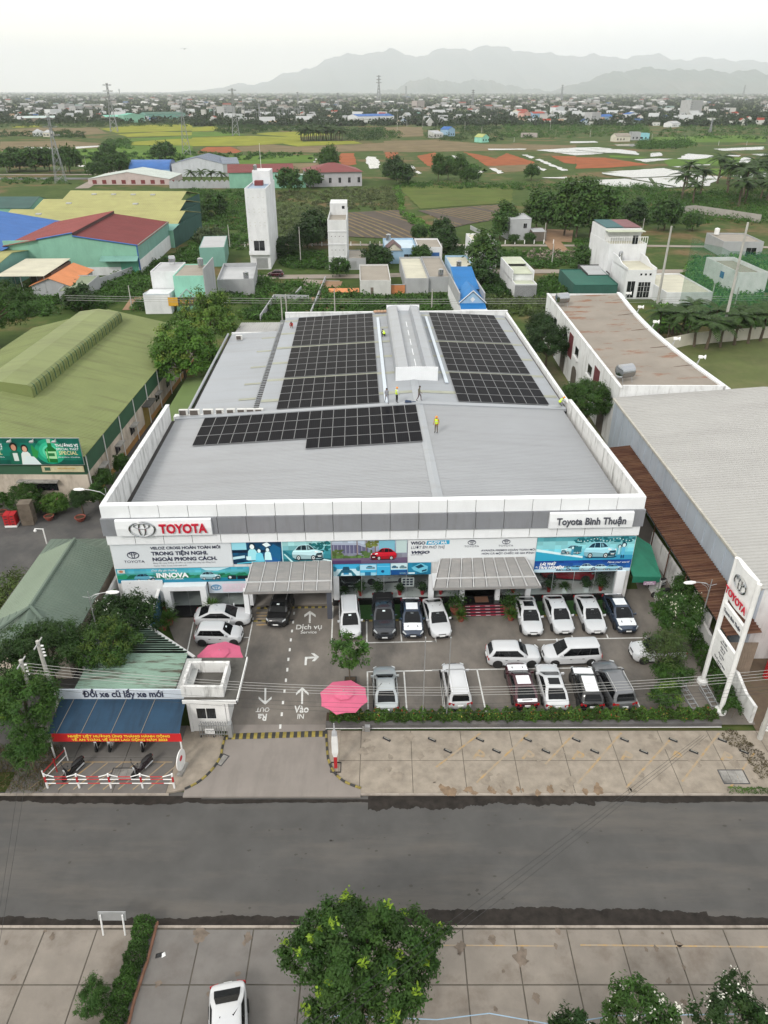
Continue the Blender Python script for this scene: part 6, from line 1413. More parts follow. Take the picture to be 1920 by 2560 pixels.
# --- sage hip roof outbuilding
hp = thing('outbuilding','low outbuilding with sage green hipped roof left of the showroom','building',(-26.4,41.3,0),R(1))
MB().box(-3.0,2.9,.6,14.6,0,3.3).build('wall',m_cream,hp)
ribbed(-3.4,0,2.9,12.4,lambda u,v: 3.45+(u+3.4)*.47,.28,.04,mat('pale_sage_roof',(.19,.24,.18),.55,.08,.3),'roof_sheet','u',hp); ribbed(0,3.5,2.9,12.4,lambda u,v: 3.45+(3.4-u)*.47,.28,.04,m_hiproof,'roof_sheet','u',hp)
for k in range(12):
    f0,f1 = k/12,(k+1)/12
    xa,xb = -3.4+6.8*f0,-3.4+6.8*f1; hh = lambda x: 3.47+(3.4-abs(x))*.47; yy = lambda x: 2.9-abs(x)/3.4*0 ; y0 = .1
    MB().poly([(xa,y0,3.42),(xb-.06,y0,3.42),(xb-.06,2.95,hh(xb)),(xa,2.95,hh(xa))]).poly([(xb-.06,y0,3.45),(xb,y0,3.42),(xb,2.95,hh(xb)),(xb-.06,2.95,hh(xb)+.03)]).build('hip_sheet',m_hiproof,hp)
    MB().poly([(xb-.06,15.1,3.42),(xa,15.1,3.42),(xa,12.38,hh(xa)),(xb-.06,12.38,hh(xb))]).poly([(xb,15.1,3.42),(xb-.06,15.1,3.45),(xb-.06,12.38,hh(xb)+.03),(xb,12.38,hh(xb))]).build('hip_sheet',m_hiproof,hp)
MB().tube([(0,2.9,5.08),(0,12.4,5.08)],.16,6).build('ridge_cap',m_hiproof,hp)
for s_ in (-1,1): MB().tube([(0,2.9,5.08),(s_*3.4,.1,3.46)],.13,6).build('hip_cap',m_hiproof,hp)
MB().box(-4.25,-3.95,.5,15.5,0,2.5).build('yard_wall',m_conc_dk,hp); MB().box(-4.25,3.4,15.51,15.75,0,2.5).build('yard_wall',m_conc_dk,hp); MB().box(3.62,3.82,1.0,14.5,0,2.6).build('side_wall',m_wall,hp)
# hoarding between shelter and lot
hd = thing('hoarding','blue and teal hoarding along the lot edge at the left','hoarding',(0,0,0))
for (a,b) in (((-14.1,42.0),(-18.6,45.7)),((-18.6,45.7),(-19.0,50.6))):
    d = Vector((b[0]-a[0],b[1]-a[1],0)); n_ = Vector((-d.y,d.x,0)).normalized()*.06; A,B2 = Vector((*a,0)),Vector((*b,0))
    MB().rings([[A-n_,B2-n_,B2+n_,A+n_],[v+Vector((0,0,1.95)) for v in (A-n_,B2-n_,B2+n_,A+n_)]]).build('panel',mat('hoarding_blue',(.03,.10,.16),.6,.3,.4),hd); MB().rings([[v+Vector((0,0,1.955)) for v in (A-n_*2,B2-n_*2,B2+n_*2,A+n_*2)],[v+Vector((0,0,2.08)) for v in (A-n_*2,B2-n_*2,B2+n_*2,A+n_*2)]]).build('cap',m_white,hd)
rebase(hd,(-18.6,45.7,0))
# --- right side: white roofed warehouse
ww = thing('white_warehouse','large white roofed warehouse with blue grey cladding at the right','warehouse',(27.75,44.0,0),R(.6))
ribbed(0,17.5,.0,38.6,lambda u,v: 6.8+u*.075,.45,.08,m_whiteroof,'roof_sheet','u',ww); ribbed(17.5,40,.0,38.6,lambda u,v: 8.11-(u-17.5)*.03,.45,.08,m_whiteroof,'roof_sheet','u',ww)
MB().box(.12,.3,.15,38.4,0,6.7).build('side_wall',m_blueg,ww)
for k in range(19): MB().box(.06,.118,.2+k*2.03,.3+k*2.03,0,6.7).build('cladding_rib',m_blueg,ww)
MB().extr([(.3,0),(40,0),(40,7.3),(17.5,8.0),(.3,6.72)],'y',38.2,38.4).build('end_wall',m_wall,ww); MB().extr([(.3,0),(40,0),(40,7.3),(17.5,8.0),(.3,6.72)],'y',.16,.36).build('front_wall',m_wall,ww)
MB().box(-.12,.1,.05,38.6,6.62,6.84).build('gutter',mat('eave_trim',(.45,.43,.38),.6,.15),ww)
rr = thing('rusty_lean_to','long rusty corrugated lean-to roof beside the showroom','lean-to',(25.2,42.4,0),R(.4))
ribbed(0,2.55,0,32.6,lambda u,v: 3.75+u*.12,.36,.10,m_rust,'roof_sheet','u',rr)
for k in range(9): MB().box(.05,.13,.1+k*4,.18+k*4,0,3.7).build('post',m_rust,rr)
for k in range(13): MB().box(.2+k*.18,.36+k*.18,-.06,-.01,0,3.1).build('plank',mat('brown_plank',(.22,.17,.13),.85,.2,1),rr)
rs = thing('red_sign_wall','red painted sign wall with white print at the right edge','sign',(28.7,42.0,0),R(8)); MB().box(0,3.2,-.15,.15,0,5.4).build('wall',m_redp,rs)
for k,(x,z,a,b) in enumerate(((.6,2.8,.45,.3),(1.2,2.1,.3,.2),(.7,.9,.5,.45),(1.6,3.4,.4,.25))): MB().extr([(x+a*math.cos(t*.785+k),z+b*math.sin(t*.785+k)*(1 if t % 2 else .6)) for t in range(8)],'y',-.156,-.152).build('print',m_whiteprint,rs)
# green awning in the side yard
ga = thing('green_awning','green canvas awning between showroom and rusty roof','awning',BW(21.75,-.4,0),BT)
MB().rings([[(0,0,2.75),(2.5,0.1,2.6),(3.1,4.5,3.0),(.1,6.2,4.5)],[(0,0,2.8),(2.5,.1,2.65),(3.1,4.5,3.05),(.1,6.2,4.55)]]).build('canvas',m_green_awn,ga); MB().rings([[(0,-.02,2.2),(2.5,.08,2.1),(2.5,.1,2.1),(0,0,2.2)],[(0,-.02,2.76),(2.5,.08,2.62),(2.5,.1,2.62),(0,0,2.76)]]).build('valance',m_green_awn,ga)
MB().box(1.0,2.05,-.06,-.03,1.95,2.3).build('notice',mat('mauve_board',(.35,.22,.33),.6),ga); text('KHU VỰC',.12,m_whiteprint,ga,(1.52,-.065,2.15),FR,'CENTER'); text('ĐỂ XE NHÂN VIÊN',.1,m_whiteprint,ga,(1.52,-.065,2.01),FR,'CENTER')
for (x,y,z) in ((2.5,.1,2.6),(3.1,4.5,3.0)): MB().tube([(x-.05,y,0),(x-.05,y,z)],.04,6).build('post',m_steel,ga)
MB().box(2.55,2.75,.3,6,.014,2.0).build('screen_wall',m_para,ga)
# --- white block with rust stained roof
rbld = thing('rust_roof_building','white two storey block with rust stained metal roof and arches','building',(28.0,82.8,0),R(-.4))
cv = lambda v: 12.2-1.35*math.sin(math.pi*min(1,max(0,(v-.3)/46.7)))
for k in range(22): v0 = .3+k*2.122; ribbed(.35,cv(v0+1.06),v0,v0+2.12,lambda u,v: 7.55+u*.035,.42,.05,m_rustroof,'roof_sheet','u',rbld)
MB().extr([(0,0),(46.8,0),(46.8,7.9),(0,7.9)],'x',.25,0).build('side_wall',m_wall,rbld); MB().box(.26,12.4,0,.25,0,8.3).build('front_wall',m_wall,rbld); MB().box(.26,12.2,46.6,46.8,0,8.0).build('rear_wall',m_wall,rbld)
cur = [(12.25+1.1*(1-math.cos(t)),7.3+.95*math.sin(t)) for t in np.linspace(0,math.pi/2,6)]
MB().rings([[(cv(v)+a,v,b) for a,b in ((-.1,0),(1.0,0),(1.0,7.4),(.8,8.0),(.4,8.2),(-.1,8.22))] for v in np.linspace(0,47,25)]).build('curved_parapet',m_wht,rbld); MB().box(-.05,.34,.0,47.0,7.9,8.05).build('coping',m_wall,rbld); MB().box(.26,.6,.3,46.5,7.5,7.62).build('gutter',m_dark,rbld)
arch = lambda y,w,h: [(y,0),(y+w,0),(y+w,h-w*.3)]+[(y+w/2+w/2*math.cos(t),h-w*.3+w*.3*math.sin(t)) for t in np.linspace(.3,2.84,6)]+[(y,h-w*.3)]
for y in (4.5,12.5,20.5,28.5,36.5):
    MB().extr(arch(y,3.0,3.2),'x',-.005,-.02).build('arch_opening',mat('arch_shade',(.10,.085,.07),.9,.2),rbld)
    w = MB().box(-.03,-.005,y+.4,y+2.4,4.8,6.1).build('window',m_winblk,rbld); MB().box(-.3,-.005,y+.2,y+2.6,4.4,4.75).build('balcony',m_wall,w)
for y in (9.0,24.7): MB().box(-.06,-.005,y,y+2.6,3.4,6.9).build('shutter',mat('maroon_sheet',(.12,.025,.03),.6,.2),rbld)
for y in (2.2,33.0): 
    for q in (0,.5): MB().box(-.04,-.005,y+q,y+q+.22,5.3,5.9).build('vent_slot',m_winblk,rbld)
def tank(label,x,y,z,rot=0.0,horizontal=True,r_=.55,L_=1.5,m=None):
    t_ = thing('water_tank',label,'water tank',(x,y,z),rot); m = m or m_chrome
    if horizontal:
        MB().lathe([(.1,-L_/2-.12),(r_*.7,-L_/2-.06),(r_,-L_/2+.06),(r_,L_/2-.06),(r_*.7,L_/2+.06),(.1,L_/2+.12)],16).build('drum',m,t_,(0,0,r_+.5),(0,R(90),0),40)
        for s_ in (-1,1):
            for q in (-1,1): MB().tube([(s_*L_*.35,q*r_*.9,0),(s_*L_*.35,q*r_*.6,.75)],.03,5).build('leg',m_steel,t_)
    else:
        pr_ = [(r_*.95,.25)]
        for k in range(6): pr_ += [(r_,.3+k*L_/6),(r_,.3+(k+.7)*L_/6),(r_*.95,.3+(k+.85)*L_/6)]
        MB().lathe(pr_+[(r_*.8,.32+L_),(r_*.3,.45+L_),(.05,.5+L_)],16).build('drum',m,t_,smooth=30)
        for k in range(4): MB().tube([(r_*.8*math.cos(k*1.57),r_*.8*math.sin(k*1.57),0),(r_*.8*math.cos(k*1.57),r_*.8*math.sin(k*1.57),.3)],.03,5).build('leg',m_steel,t_)
    return t_
tank('steel water tank on the near end of the rust stained roof',29.4,86.2,7.6,R(20),True,.85,1.9); tank('steel water tank on the far end of the rust stained roof',29.4,122.5,7.6,R(15),True,.85,1.9)
for i,(y,lb) in enumerate(((91,'nearest white floodlight on the curved parapet'),(99,'second white floodlight along the curved parapet'),(107.5,'third white floodlight along the curved parapet'),(116,'fourth white floodlight along the curved parapet'),(125,'farthest white floodlight on the curved parapet'))):
    t_ = thing('floodlight',lb,'floodlight',(28.0+cv(y-82.8)+.75+(y-82.8)*.007,y,8.15),R(-10)); MB().tube([(-.3,-.25,0),(0,0,.9)],.04,5).tube([(-.3,.25,0),(0,0,.9)],.04,5).build('bracket',m_steel,t_); MB().box(-.25,.25,-.18,.18,.85,1.15).build('housing',m_white,t_); MB().lathe([(.08,0),(.16,.16),(.3,.34),(.29,.35)],14).build('reflector',m_white,t_,(.25,0,1.0),(0,R(90),0)); MB().tube([(-.3,0,.0),(-3.2,-.6,-.3)],.03,4).build('stay',m_rust,t_)

# ================================================================ HOUSES BEHIND
def WM(name,c,**k): return MATS.get('wall_' +name) or mat('wall_' +name,c,.88,.07,.4,stain=_sc(c,.65),stain_amt=.4,stain_scale=(1,1,.35),stain_freq=.5,**k)
WW = WM('white',(.68,.69,.70)); WG = WM('grey',(.36,.37,.38)); WMINT = WM('mint',(.28,.60,.48)); WTEAL = WM('teal',(.17,.34,.29)); WSEA = WM('sea',(.22,.44,.33)); WC = WM('cream',(.60,.57,.48)); WB = WM('blue',(.30,.45,.60))
RT = lambda name,c: MATS.get('roof_' +name) or mat('roof_' +name,c,.65,.10,.25,stain=_sc(c,.7),stain_amt=.5,stain_scale=(.2,1,1),stain_freq=.5)
RTAN = RT('tan',(.27,.24,.20)); RCRM = RT('cream',(.50,.48,.38)); RBLU = RT('blue',(.015,.17,.44)); RRED = RT('red',(.17,.035,.035)); RYEL = RT('yellow',(.34,.33,.13)); RGRN = RT('green',(.04,.10,.09)); RORG = RT('orange',(.56,.22,.09)); RGRY = RT('grey',(.40,.41,.42)); RCOB = RT('cobalt',(.04,.13,.36))
def house(label,x,y,w,d,h,rot=2.0,wall=WW,roof='flat',rm=None,rh=1.0,wins=(),name='house',cat='house',z=-.16,over=.25,par=.45,sub=None,tiles=False):
    """front-left corner at x, y; local x along the front, y to the back"""
    t_ = thing(name,label,cat,(x,y,z),R(rot)); rm = rm or RTAN; h = h-z
    MB().box(0,w,0,d,0,h).build('wall',wall,t_)
    if roof == 'flat':
        MB().box(.16,w-.16,.16,d-.16,h+.001,h+.06).build('roof',rm,t_)
        for q in ((0,w,0,.15),(0,w,d-.15,d),(0,.15,.151,d-.151),(w-.15,w,.151,d-.151)): MB().box(q[0],q[1],q[2],q[3],h+.002,h+par).build('parapet',wall,t_)
    elif roof == 'shed':
        ribbed(.14,w-.14,.1,d-.1,lambda u,v: h-.35+rh*v/d+.45,.3,.04,rm,'roof','v',t_)
        for q in ((0,.13),(w-.13,w)): MB().extr([(0,h),(d,h),(d,h+rh+.35),(0,h+.35)],'x',q[1],q[0]).build('parapet',wall,t_)
        MB().box(.131,w-.131,d-.13,d,h,h+rh+.3).build('parapet',wall,t_)
    elif roof in ('gablex','gabley'):
        o = over
        if roof == 'gabley':
            f = lambda u,v: h+rh-rh*abs(u-w/2)/(w/2)
            ribbed(-o,w/2,-o,d+o,f,.3,.035,rm,'roof','u',t_); ribbed(w/2,w+o,-o,d+o,f,.3,.035,rm,'roof','u',t_)
            for yy in (0,d-.15): MB().extr([(0,h),(w,h),(w/2,h+rh-.06)],'y',yy,yy+.15).build('gable',wall,t_)
        else:
            f = lambda u,v: h+rh-rh*abs(v-d/2)/(d/2)
            ribbed(-o,w+o,-o,d/2,f,.3,.035,rm,'roof','v',t_); ribbed(-o,w+o,d/2,d+o,f,.3,.035,rm,'roof','v',t_)
            for xx in (0,w-.15): MB().extr([(0,h),(d,h),(d/2,h+rh-.06)],'x',xx+.15,xx).build('gable',wall,t_)
    elif roof == 'hip':
        k = min(w,d)/2; o = over; R0 = [(-o,-o,h),(w+o,-o,h),(w+o,d+o,h),(-o,d+o,h)]
        A,B2 = ((k,d/2,h+rh),(w-k,d/2,h+rh)) if w >= d else ((w/2,k,h+rh),(w/2,d-k,h+rh))
        fs = [[R0[0],R0[1],B2,A],[R0[1],R0[2],B2],[R0[2],R0[3],A,B2],[R0[3],R0[0],A]] if w >= d else [[R0[0],R0[1],A],[R0[1],R0[2],B2,A],[R0[2],R0[3],B2],[R0[3],R0[0],A,B2]]
        for q in fs: MB().poly(q).build('roof',rm,t_)
        MB().poly([R0[3],R0[2],R0[1],R0[0]]).build('eave',wall,t_)
    for (fc,a,b,ww_,wh,kind) in wins:
        m = {'win': m_winblk,'door': mat('house_door',(.15,.12,.10),.6),'gate': m_steel,'shut': RGRY,'blue': RCOB}[kind]
        bx_ = {'f': (a,a+ww_,-.03,-.003),'l': (-.03,-.003,a,a+ww_),'r': (w+.003,w+.03,a,a+ww_)}[fc]
        q = MB().box(bx_[0],bx_[1],bx_[2],bx_[3],b,b+wh).build('window' if kind in ('win','blue') else ('door' if kind == 'door' else 'shutter'),m,t_)
        if kind == 'win':
            fb_ = {'f': (a-.06,a+ww_+.06,-.1,-.003),'l': (-.1,-.003,a-.06,a+ww_+.06),'r': (w+.003,w+.1,a-.06,a+ww_+.06)}[fc]
            MB().box(fb_[0],fb_[1],fb_[2],fb_[3],b-.12,b-.02).build('sill',wall,q)
            if fc == 'f': MB().box(a+ww_/2-.025,a+ww_/2+.025,-.045,-.031,b,b+wh).build('mullion',wall,q)
    return t_
# tall tower
tw = house('very tall narrow white tower house with roof mast',-33.2,189.6,5.0,20.5,18.0,1.5,WW,'flat',RT('pale_blue',(.28,.36,.45)),wins=(('f',1.2,4.2,2.6,2.6,'win'),('f',1.5,.2,2.8,2.5,'gate')),name='tower_house')
MB().box(.3,4.7,13.5,20.3,18.25,21.3).build('stair_head',WW,tw); MB().tube([(2.6,14,21.3),(2.6,14,27.5)],[.07,.03],6).build('mast',m_white,tw); MB().box(-.02,5.02,-.9,-.005,3.6,3.75).box(-.02,5.02,-.9,-.85,3.76,4.6).build('balcony',WW,tw); MB().box(1.2,3.2,9.5,12.0,18.25,19.3).build('roof_shed',RRED,tw)
for z in (6.9,10.2,10.9,13.3,14.0,16.6):
    for x in (.7,1.9,3.1,4.3): MB().box(x-.09,x+.09,-.02,-.003,z,z+.09).build('vent_hole',mat('vent_ochre',(.35,.33,.2),.8),tw)
tank('upright steel tank on the tall tower roof',-32.6,204.5,20.6,0,False,.5,1.4)
w4 = house('narrow white four storey house with roof terrace',-13.7,189.1,4.6,22.5,10.6,1.5,WM('aged',(.60,.61,.61)),'flat',RTAN,wins=(('f',.8,.2,3.1,2.3,'shut'),),par=.9)
MB().box(.1,4.5,14.5,22.4,10.8,13.6).build('stair_head',WM('aged2',(.60,.61,.61)),w4); MB().box(3.2,3.9,14.46,14.49,12.3,13.0).build('window',m_winblk,w4)
for z in (3.0,6.0,9.0): MB().box(-.08,4.68,-.14,-.005,z,z+.16).build('floor_band',WW,w4)
for z in (4.6,7.8):
    for x in (.9,1.8,2.8,3.7): MB().box(x-.08,x+.08,-.02,-.003,z,z+.2).build('vent_hole',m_conc_dk,w4)
g_ = house('low grey porch with white gate beside the four storey house',-8.9,189.2,4.4,11,2.4,1.5,WG,'flat',RTAN,wins=(('f',.2,.3,1.9,1.7,'gate'),),par=.2)
house('low grey house with stepped tan roof left of the orange wall',-5.2,162.5,6.7,17,2.6,2,WM('lime',(.55,.55,.53)),'flat',RTAN,wins=(('f',2.3,.2,.6,1.5,'door'),)); house('grey house with cream patched roof beyond the orange wall',4.6,164.5,5.2,24,2.6,2,WG,'flat',RCRM); house('house with plain tan flat roof and white rear tank',9.9,165.6,4.8,23,2.7,2,WG,'flat',RTAN)
ow = thing('garden_wall','low wall topped with orange sheets between two grey houses','wall',(-12.0,162.6,-.16),R(3)); MB().box(0,6.6,0,.2,0,.7).build('masonry',WM('limewall',(.5,.5,.47)),ow); MB().rings([[(0,-.4,.7),(6.6,-.4,.7),(6.6,-.4,.74),(0,-.4,.74)],[(0,.8,1.3),(6.6,.8,1.3),(6.6,.8,1.34),(0,.8,1.34)]]).build('sheet',RORG,ow)
ow = thing('garden_wall','orange brick garden wall beside the cream patched roof','wall',(1.6,164.0,-.16),R(2)); MB().box(0,3.0,0,.2,0,1.9).build('masonry',RORG,ow); MB().box(-.05,3.05,-.05,.25,1.9,2.0).build('coping',WG,ow)
tank('steel water tank behind the tan flat roof',12.6,168.0,2.7,0,False,.6,1.3); tank('striped water tank beside the blue tiled roof',16.1,163.5,5.2,0,False,.55,1.4)
house('cream roofed back house behind the blue tiled roof',15.2,172,5.2,13,3.6,2,WB,'flat',RCRM)
# blue tiled house
be = thing('blue_tiled_house','narrow house with bright blue tiled roofs and white gable','house',(14.3,137.5,-.16),R(2))
MB().box(0,5.0,0,21,0,3.3).build('wall',WW,be); MB().box(0,.25,3.4,21.0,3.3,5.6).box(4.75,5.0,3.4,21.0,3.3,5.6).build('side_parapet',WG,be)
def tiled(u0,u1,v0,v1,za_,zb_,nu,nv,parent,m):
    mbt = MB()
    for i in range(nu):
        for j in range(nv):
            a,b = u0+(u1-u0)*i/nu,u0+(u1-u0)*(i+.94)/nu; c_,d = v0+(v1-v0)*j/nv,v0+(v1-v0)*(j+1)/nv; z0,z1 = za_+(zb_-za_)*j/nv,za_+(zb_-za_)*(j+1)/nv
            mbt.poly([(a,c_,z0+.05),(b,c_,z0+.05),(b,d,z1),(a,d,z1)]); mbt.poly([(a,c_,z0),(b,c_,z0),(b,c_,z0+.05),(a,c_,z0+.05)])
    mbt.poly([(u0,v0,za_-.03),(u1,v0,za_-.03),(u1,v1,zb_-.03),(u0,v1,zb_-.03)]); return tag(mbt.build('tile_field',m,parent),kind='stuff')
tiled(.1,4.9,-1.0,2.6,2.9,3.9,14,10,be,RBLU); tiled(.27,4.73,9.0,21,5.0,6.9,14,24,be,RBLU)
for s_ in (0,1):
    xo = .0 if s_ == 0 else 5.0; P0 = [(xo,2.3,4.0),(2.5,2.3,6.2),(2.5,11.5,6.2),(xo,9.5,4.2)]
    MB().poly(P0 if s_ == 0 else P0[::-1]).build('porch_roof',RBLU,be)
MB().extr([(.2,3.9),(4.8,3.9),(2.5,5.95)],'y',2.5,2.7).build('gable',WB,be); MB().extr([(2.0,4.6),(2.5,4.1),(3.0,4.6),(2.5,5.1)],'y',2.45,2.49).build('gable_ornament',WW,be)
for s_ in (0,1): xo = -.1 if s_ == 0 else 5.1; MB().tube([(xo,2.35,3.95),(2.5,2.35,6.25)],.1,5).build('gable_trim',WW,be)
# right group
hf = house('white walled house with two pale green roof steps right of centre',27.8,159.2,4.7,18.5,2.7,2,WW,'flat',RT('palegreen',(.46,.49,.38)),par=.3); MB().box(0,.18,3.5,18.5,2.9,5.2).box(4.52,4.7,3.5,18.5,2.9,5.2).build('side_wall',WW,hf); MB().box(.182,4.518,4.5,18.3,2.93,4.3).build('upper_floor',WW,hf)
ribbed(.2,4.5,4.2,11,lambda u,v: 4.4+(v-4.2)*.03,.3,.04,RT('palegreen',0),'roof','v',hf); ribbed(.2,4.5,11.4,18.3,lambda u,v: 5.1+(v-11.4)*.03,.3,.04,RT('palegreen',0),'roof','v',hf); MB().box(0,4.7,0,.05,0,2.9).build('rear_concrete',WG,hf)
house('white house with flat tan roof behind the bright green tree',22.2,189.5,5.8,14,5.7,3,WW,'flat',RCRM,wins=(('f',3.6,.2,1.4,2.3,'win'),('f',3.4,3.4,1.9,.3,'shut')))
hh = house('low blue and white house with dark gabled porch',.2,196.5,8.2,15,3.2,2,WB,'flat',RT('paleblue',(.45,.55,.62)),wins=(('f',5.0,.3,2.4,2,'win'),)); MB().extr([(.2,3.3),(4.4,3.3),(2.3,5.0)],'y',-.3,5).build('porch_gable',WC,hh); MB().poly([(0,-.6,3.3),(2.3,-.6,5.15),(2.3,5.5,5.15),(0,5.5,3.3)]).poly([(2.3,-.6,5.15),(4.6,-.6,3.3),(4.6,5.5,3.3),(2.3,5.5,5.15)]).build('porch_roof',RT('maroon',(.10,.05,.05)),hh)
house('white flat roofed house with blue front left of the pole',8.7,197.5,6.3,13,3.3,2,WW,'flat',RTAN,wins=(('f',.6,.2,2.2,2.4,'blue'),('f',3.4,.2,2.2,2.4,'blue'))); tank('steel tank on the blue and white house',1.2,208,3.4,0,False,.7,1.5)
house('grey two storey farmhouse behind the dirt track',37.2,230.5,6.5,8,5.6,8,WM('farm',(.40,.41,.42)),'shed',RGRY,.4,wins=(('f',4.2,3.4,1.0,1.3,'win'),)); house('dark open shed beside the grey farmhouse',43.6,229,4.5,5,2.4,4,WM('shade',(.14,.12,.10)),'shed',RGRY,.3,name='shed',cat='shed')
# tall white pair at the right
j1 = house('tall white house with balcony railing and maroon roof',49.9,170.5,8.4,15,9.0,2,WW,'flat',RCRM,wins=(('f',5.0,9.3,1.2,1.8,'win'),),par=.2)
ribbed(.2,4.2,4.5,14.8,lambda u,v: 12.3-(14.8-v)*.02,.3,.04,RT('darkteal',(.04,.12,.13)),'roof','v',j1); ribbed(4.3,8.2,4.5,14.8,lambda u,v: 12.3-(14.8-v)*.02,.3,.04,RT('maroonroof',(.20,.09,.10)),'roof','v',j1); MB().box(.05,8.35,4.4,14.9,9.2,11.9).build('upper_floor',WW,j1); MB().box(.0,8.4,1.8,4.3,11.5,11.62).build('porch_roof',RT('palegreen',0),j1)
mbr = MB()
for k in range(17): mbr.box(.0+k*.52,.1+k*.52,-.02,.08,9.4,10.7)
mbr.box(0,8.42,-.03,.09,10.7,10.82)
for k in range(4): mbr.box(-.03,.07,.6+k*1.0,.7+k*1.0,9.4,10.7)
mbr.build('railing',m_white,j1)
j2 = house('white house front with grid windows and curved parapet',51.2,159.4,6.3,10.5,5.6,2,WW,'flat',RCRM,wins=(('f',.5,.3,1.6,3.4,'win'),('f',2.8,.3,2.6,3.2,'win')),par=.25)
for s_,xx in ((0,0),(1,6.1)): MB().extr([(0,5.77),(10.5,5.77),(10.5,7.6),(6.5,7.4),(4.0,6.6),(0,6.4)],'x',xx+.2,xx).build('curved_parapet',WW,j2)
for k in range(3): MB().box(2.9+k*1.0,3.3+k*1.0,-.03,-.003,4.9,5.3).build('window',m_winblk,j2)
for k in range(4):
    for q in range(3): MB().box(2.82+k*.65,2.86+k*.65,-.06,-.04,.5,3.6).build('window_bar',m_white,j2) if q == 0 else MB().box(2.8,5.4,-.06,-.045,.4+q*1.1,.46+q*1.1).build('window_bar',m_white,j2)
house('low white annex with pale roof right of the grid window house',57.6,152.0,9.5,18,2.6,2,WW,'flat',RCRM,par=.35); tank('steel tank between the two tall white houses',52.3,169.0,5.9,0,False,.45,1.6)
sh2 = house('dark shed with green net roof left of the tall white house',40.5,160,9.5,13,2.5,2,WM('shedgreen',(.03,.10,.08)),'shed',RT('netgreen',(.015,.11,.08)),.5,name='shed',cat='shed'); house('pale metal roofed shed against the tall white house',45.2,168,5.0,8,3.0,2,WM('shedgrey',(.05,.05,.05)),'shed',RGRY,.4,name='shed',cat='shed')
hl = house('white flat house with open roof inside the green netting',76.8,163.6,6.6,17,3.6,2,WW,'flat',RTAN,wins=(('l',6.5,1.9,2.0,1.4,'blue'),),par=.9); house('grey house with white rear block far right',90.5,205.5,10.5,14,3.4,-3,WG,'flat',RTAN,wins=(('f',6.3,.2,2.6,2.2,'win'),),par=.4); tank('white tank on the far right grey house',93,217,3.5,0,False,.7,1.5,m_white)
# left group
house('white boxy house left of the mint front',-47.2,152.8,5.3,9,6.7,2,WW,'flat',RGRY,par=.25); house('low white shop with pale awning under the white boxy house',-47.6,147.2,5.2,5.4,3.5,2,WW,'shed',RT('awn',(.45,.50,.52)),-.5)
mh = house('mint green fronted house with small gables and grey side',-41.8,149.3,6.0,11.5,6.6,2,WMINT,'flat',RTAN,wins=(),par=.2); MB().box(6.002,6.2,-.02,11.6,0,8.3).build('side_wall',WG,mh); MB().extr([(.3,2.2),(4.6,2.2),(2.5,4.3)],'y',-.5,-.02).build('porch_gable',WMINT,mh); MB().tube([(.1,-.55,2.2),(2.5,-.55,4.5),(4.9,-.55,2.2)],.12,5).build('gable_trim',WG,mh)
ysg = thing('shop_sign','orange and black shop sign below the mint house','sign',(-42.6,146.5,1.6),R(3)); MB().box(0,1.9,-.1,0,0,1.7).build('orange_end',mat('amber',(.6,.33,.03),.6),ysg); MB().box(1.902,8.2,-.1,0,0,1.7).build('dark_board',mat('brown_board',(.06,.05,.04),.6),ysg); text('BÚN TÂM',.9,mat('amber',0),ysg,(2.3,-.13,.5),FR)
house('teal metal clad shed with pale roof',-46.3,192.4,6.2,17,4.4,8,WTEAL,'flat',RGRY,name='shed',cat='shed',par=.1); house('grey walled house with light metal roof and tank',-36.0,162.1,7.8,17.5,2.4,6,WG,'flat',RGRY,par=.9); tank('steel tank on the grey walled house',-30.2,165.2,2.5,0,False,.6,1.5); tank('steel tank on the mint house roof',-38.2,158.5,6.7,0,False,.6,1.4); tank('steel tank on the white boxy house',-44.5,160.0,6.8,R(20),True,.7,1.3)
# red and green warehouse
rw = thing('red_warehouse','sea green warehouse with dark red roof in two steps','warehouse',(-88.0,180.0,-.16),R(3))
MB().extr([(6.5,0),(29.2,0),(29.2,6.8),(14.8,9.0),(14.8,9.7),(6.5,8.2)],'y',1.8,2.1).build('front_wall',WSEA,rw); MB().box(6.4,29.25,1.7,1.79,0,1.9).build('white_base',WW,rw); MB().box(-2,6.4,2.4,2.7,0,8.0).build('front_wall',WSEA,rw)
MB().box(29.2,29.4,1.8,38.5,3.4,6.8).build('side_wall',WTEAL,rw); MB().box(29.18,29.5,1.8,38.5,0,3.399).build('white_side',WW,rw); MB().box(24.8,28.9,1.55,1.69,0,3.3).build('door',mat('door_green',(.10,.34,.24),.6,.08),rw); MB().rings([[(20.5,-.6,3.6),(29.4,-.6,3.6),(29.4,-.6,3.68),(20.5,-.6,3.68)],[(20.5,1.7,4.4),(29.4,1.7,4.4),(29.4,1.7,4.48),(20.5,1.7,4.48)]]).build('door_canopy',WTEAL,rw)
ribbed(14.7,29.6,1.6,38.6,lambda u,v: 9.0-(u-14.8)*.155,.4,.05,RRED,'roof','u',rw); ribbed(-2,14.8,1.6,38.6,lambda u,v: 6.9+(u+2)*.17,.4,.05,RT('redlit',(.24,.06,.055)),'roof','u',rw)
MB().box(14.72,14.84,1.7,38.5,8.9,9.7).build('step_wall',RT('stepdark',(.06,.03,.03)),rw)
for q in ((29.3,1.55,6.9,29.3,1.55,0),(14.7,1.55,9.1,29.5,1.55,6.85),(6.3,1.55,8.4,14.8,1.55,9.8)): MB().tube([q[:3],q[3:]],.16,5).build('blue_trim',RCOB,rw)
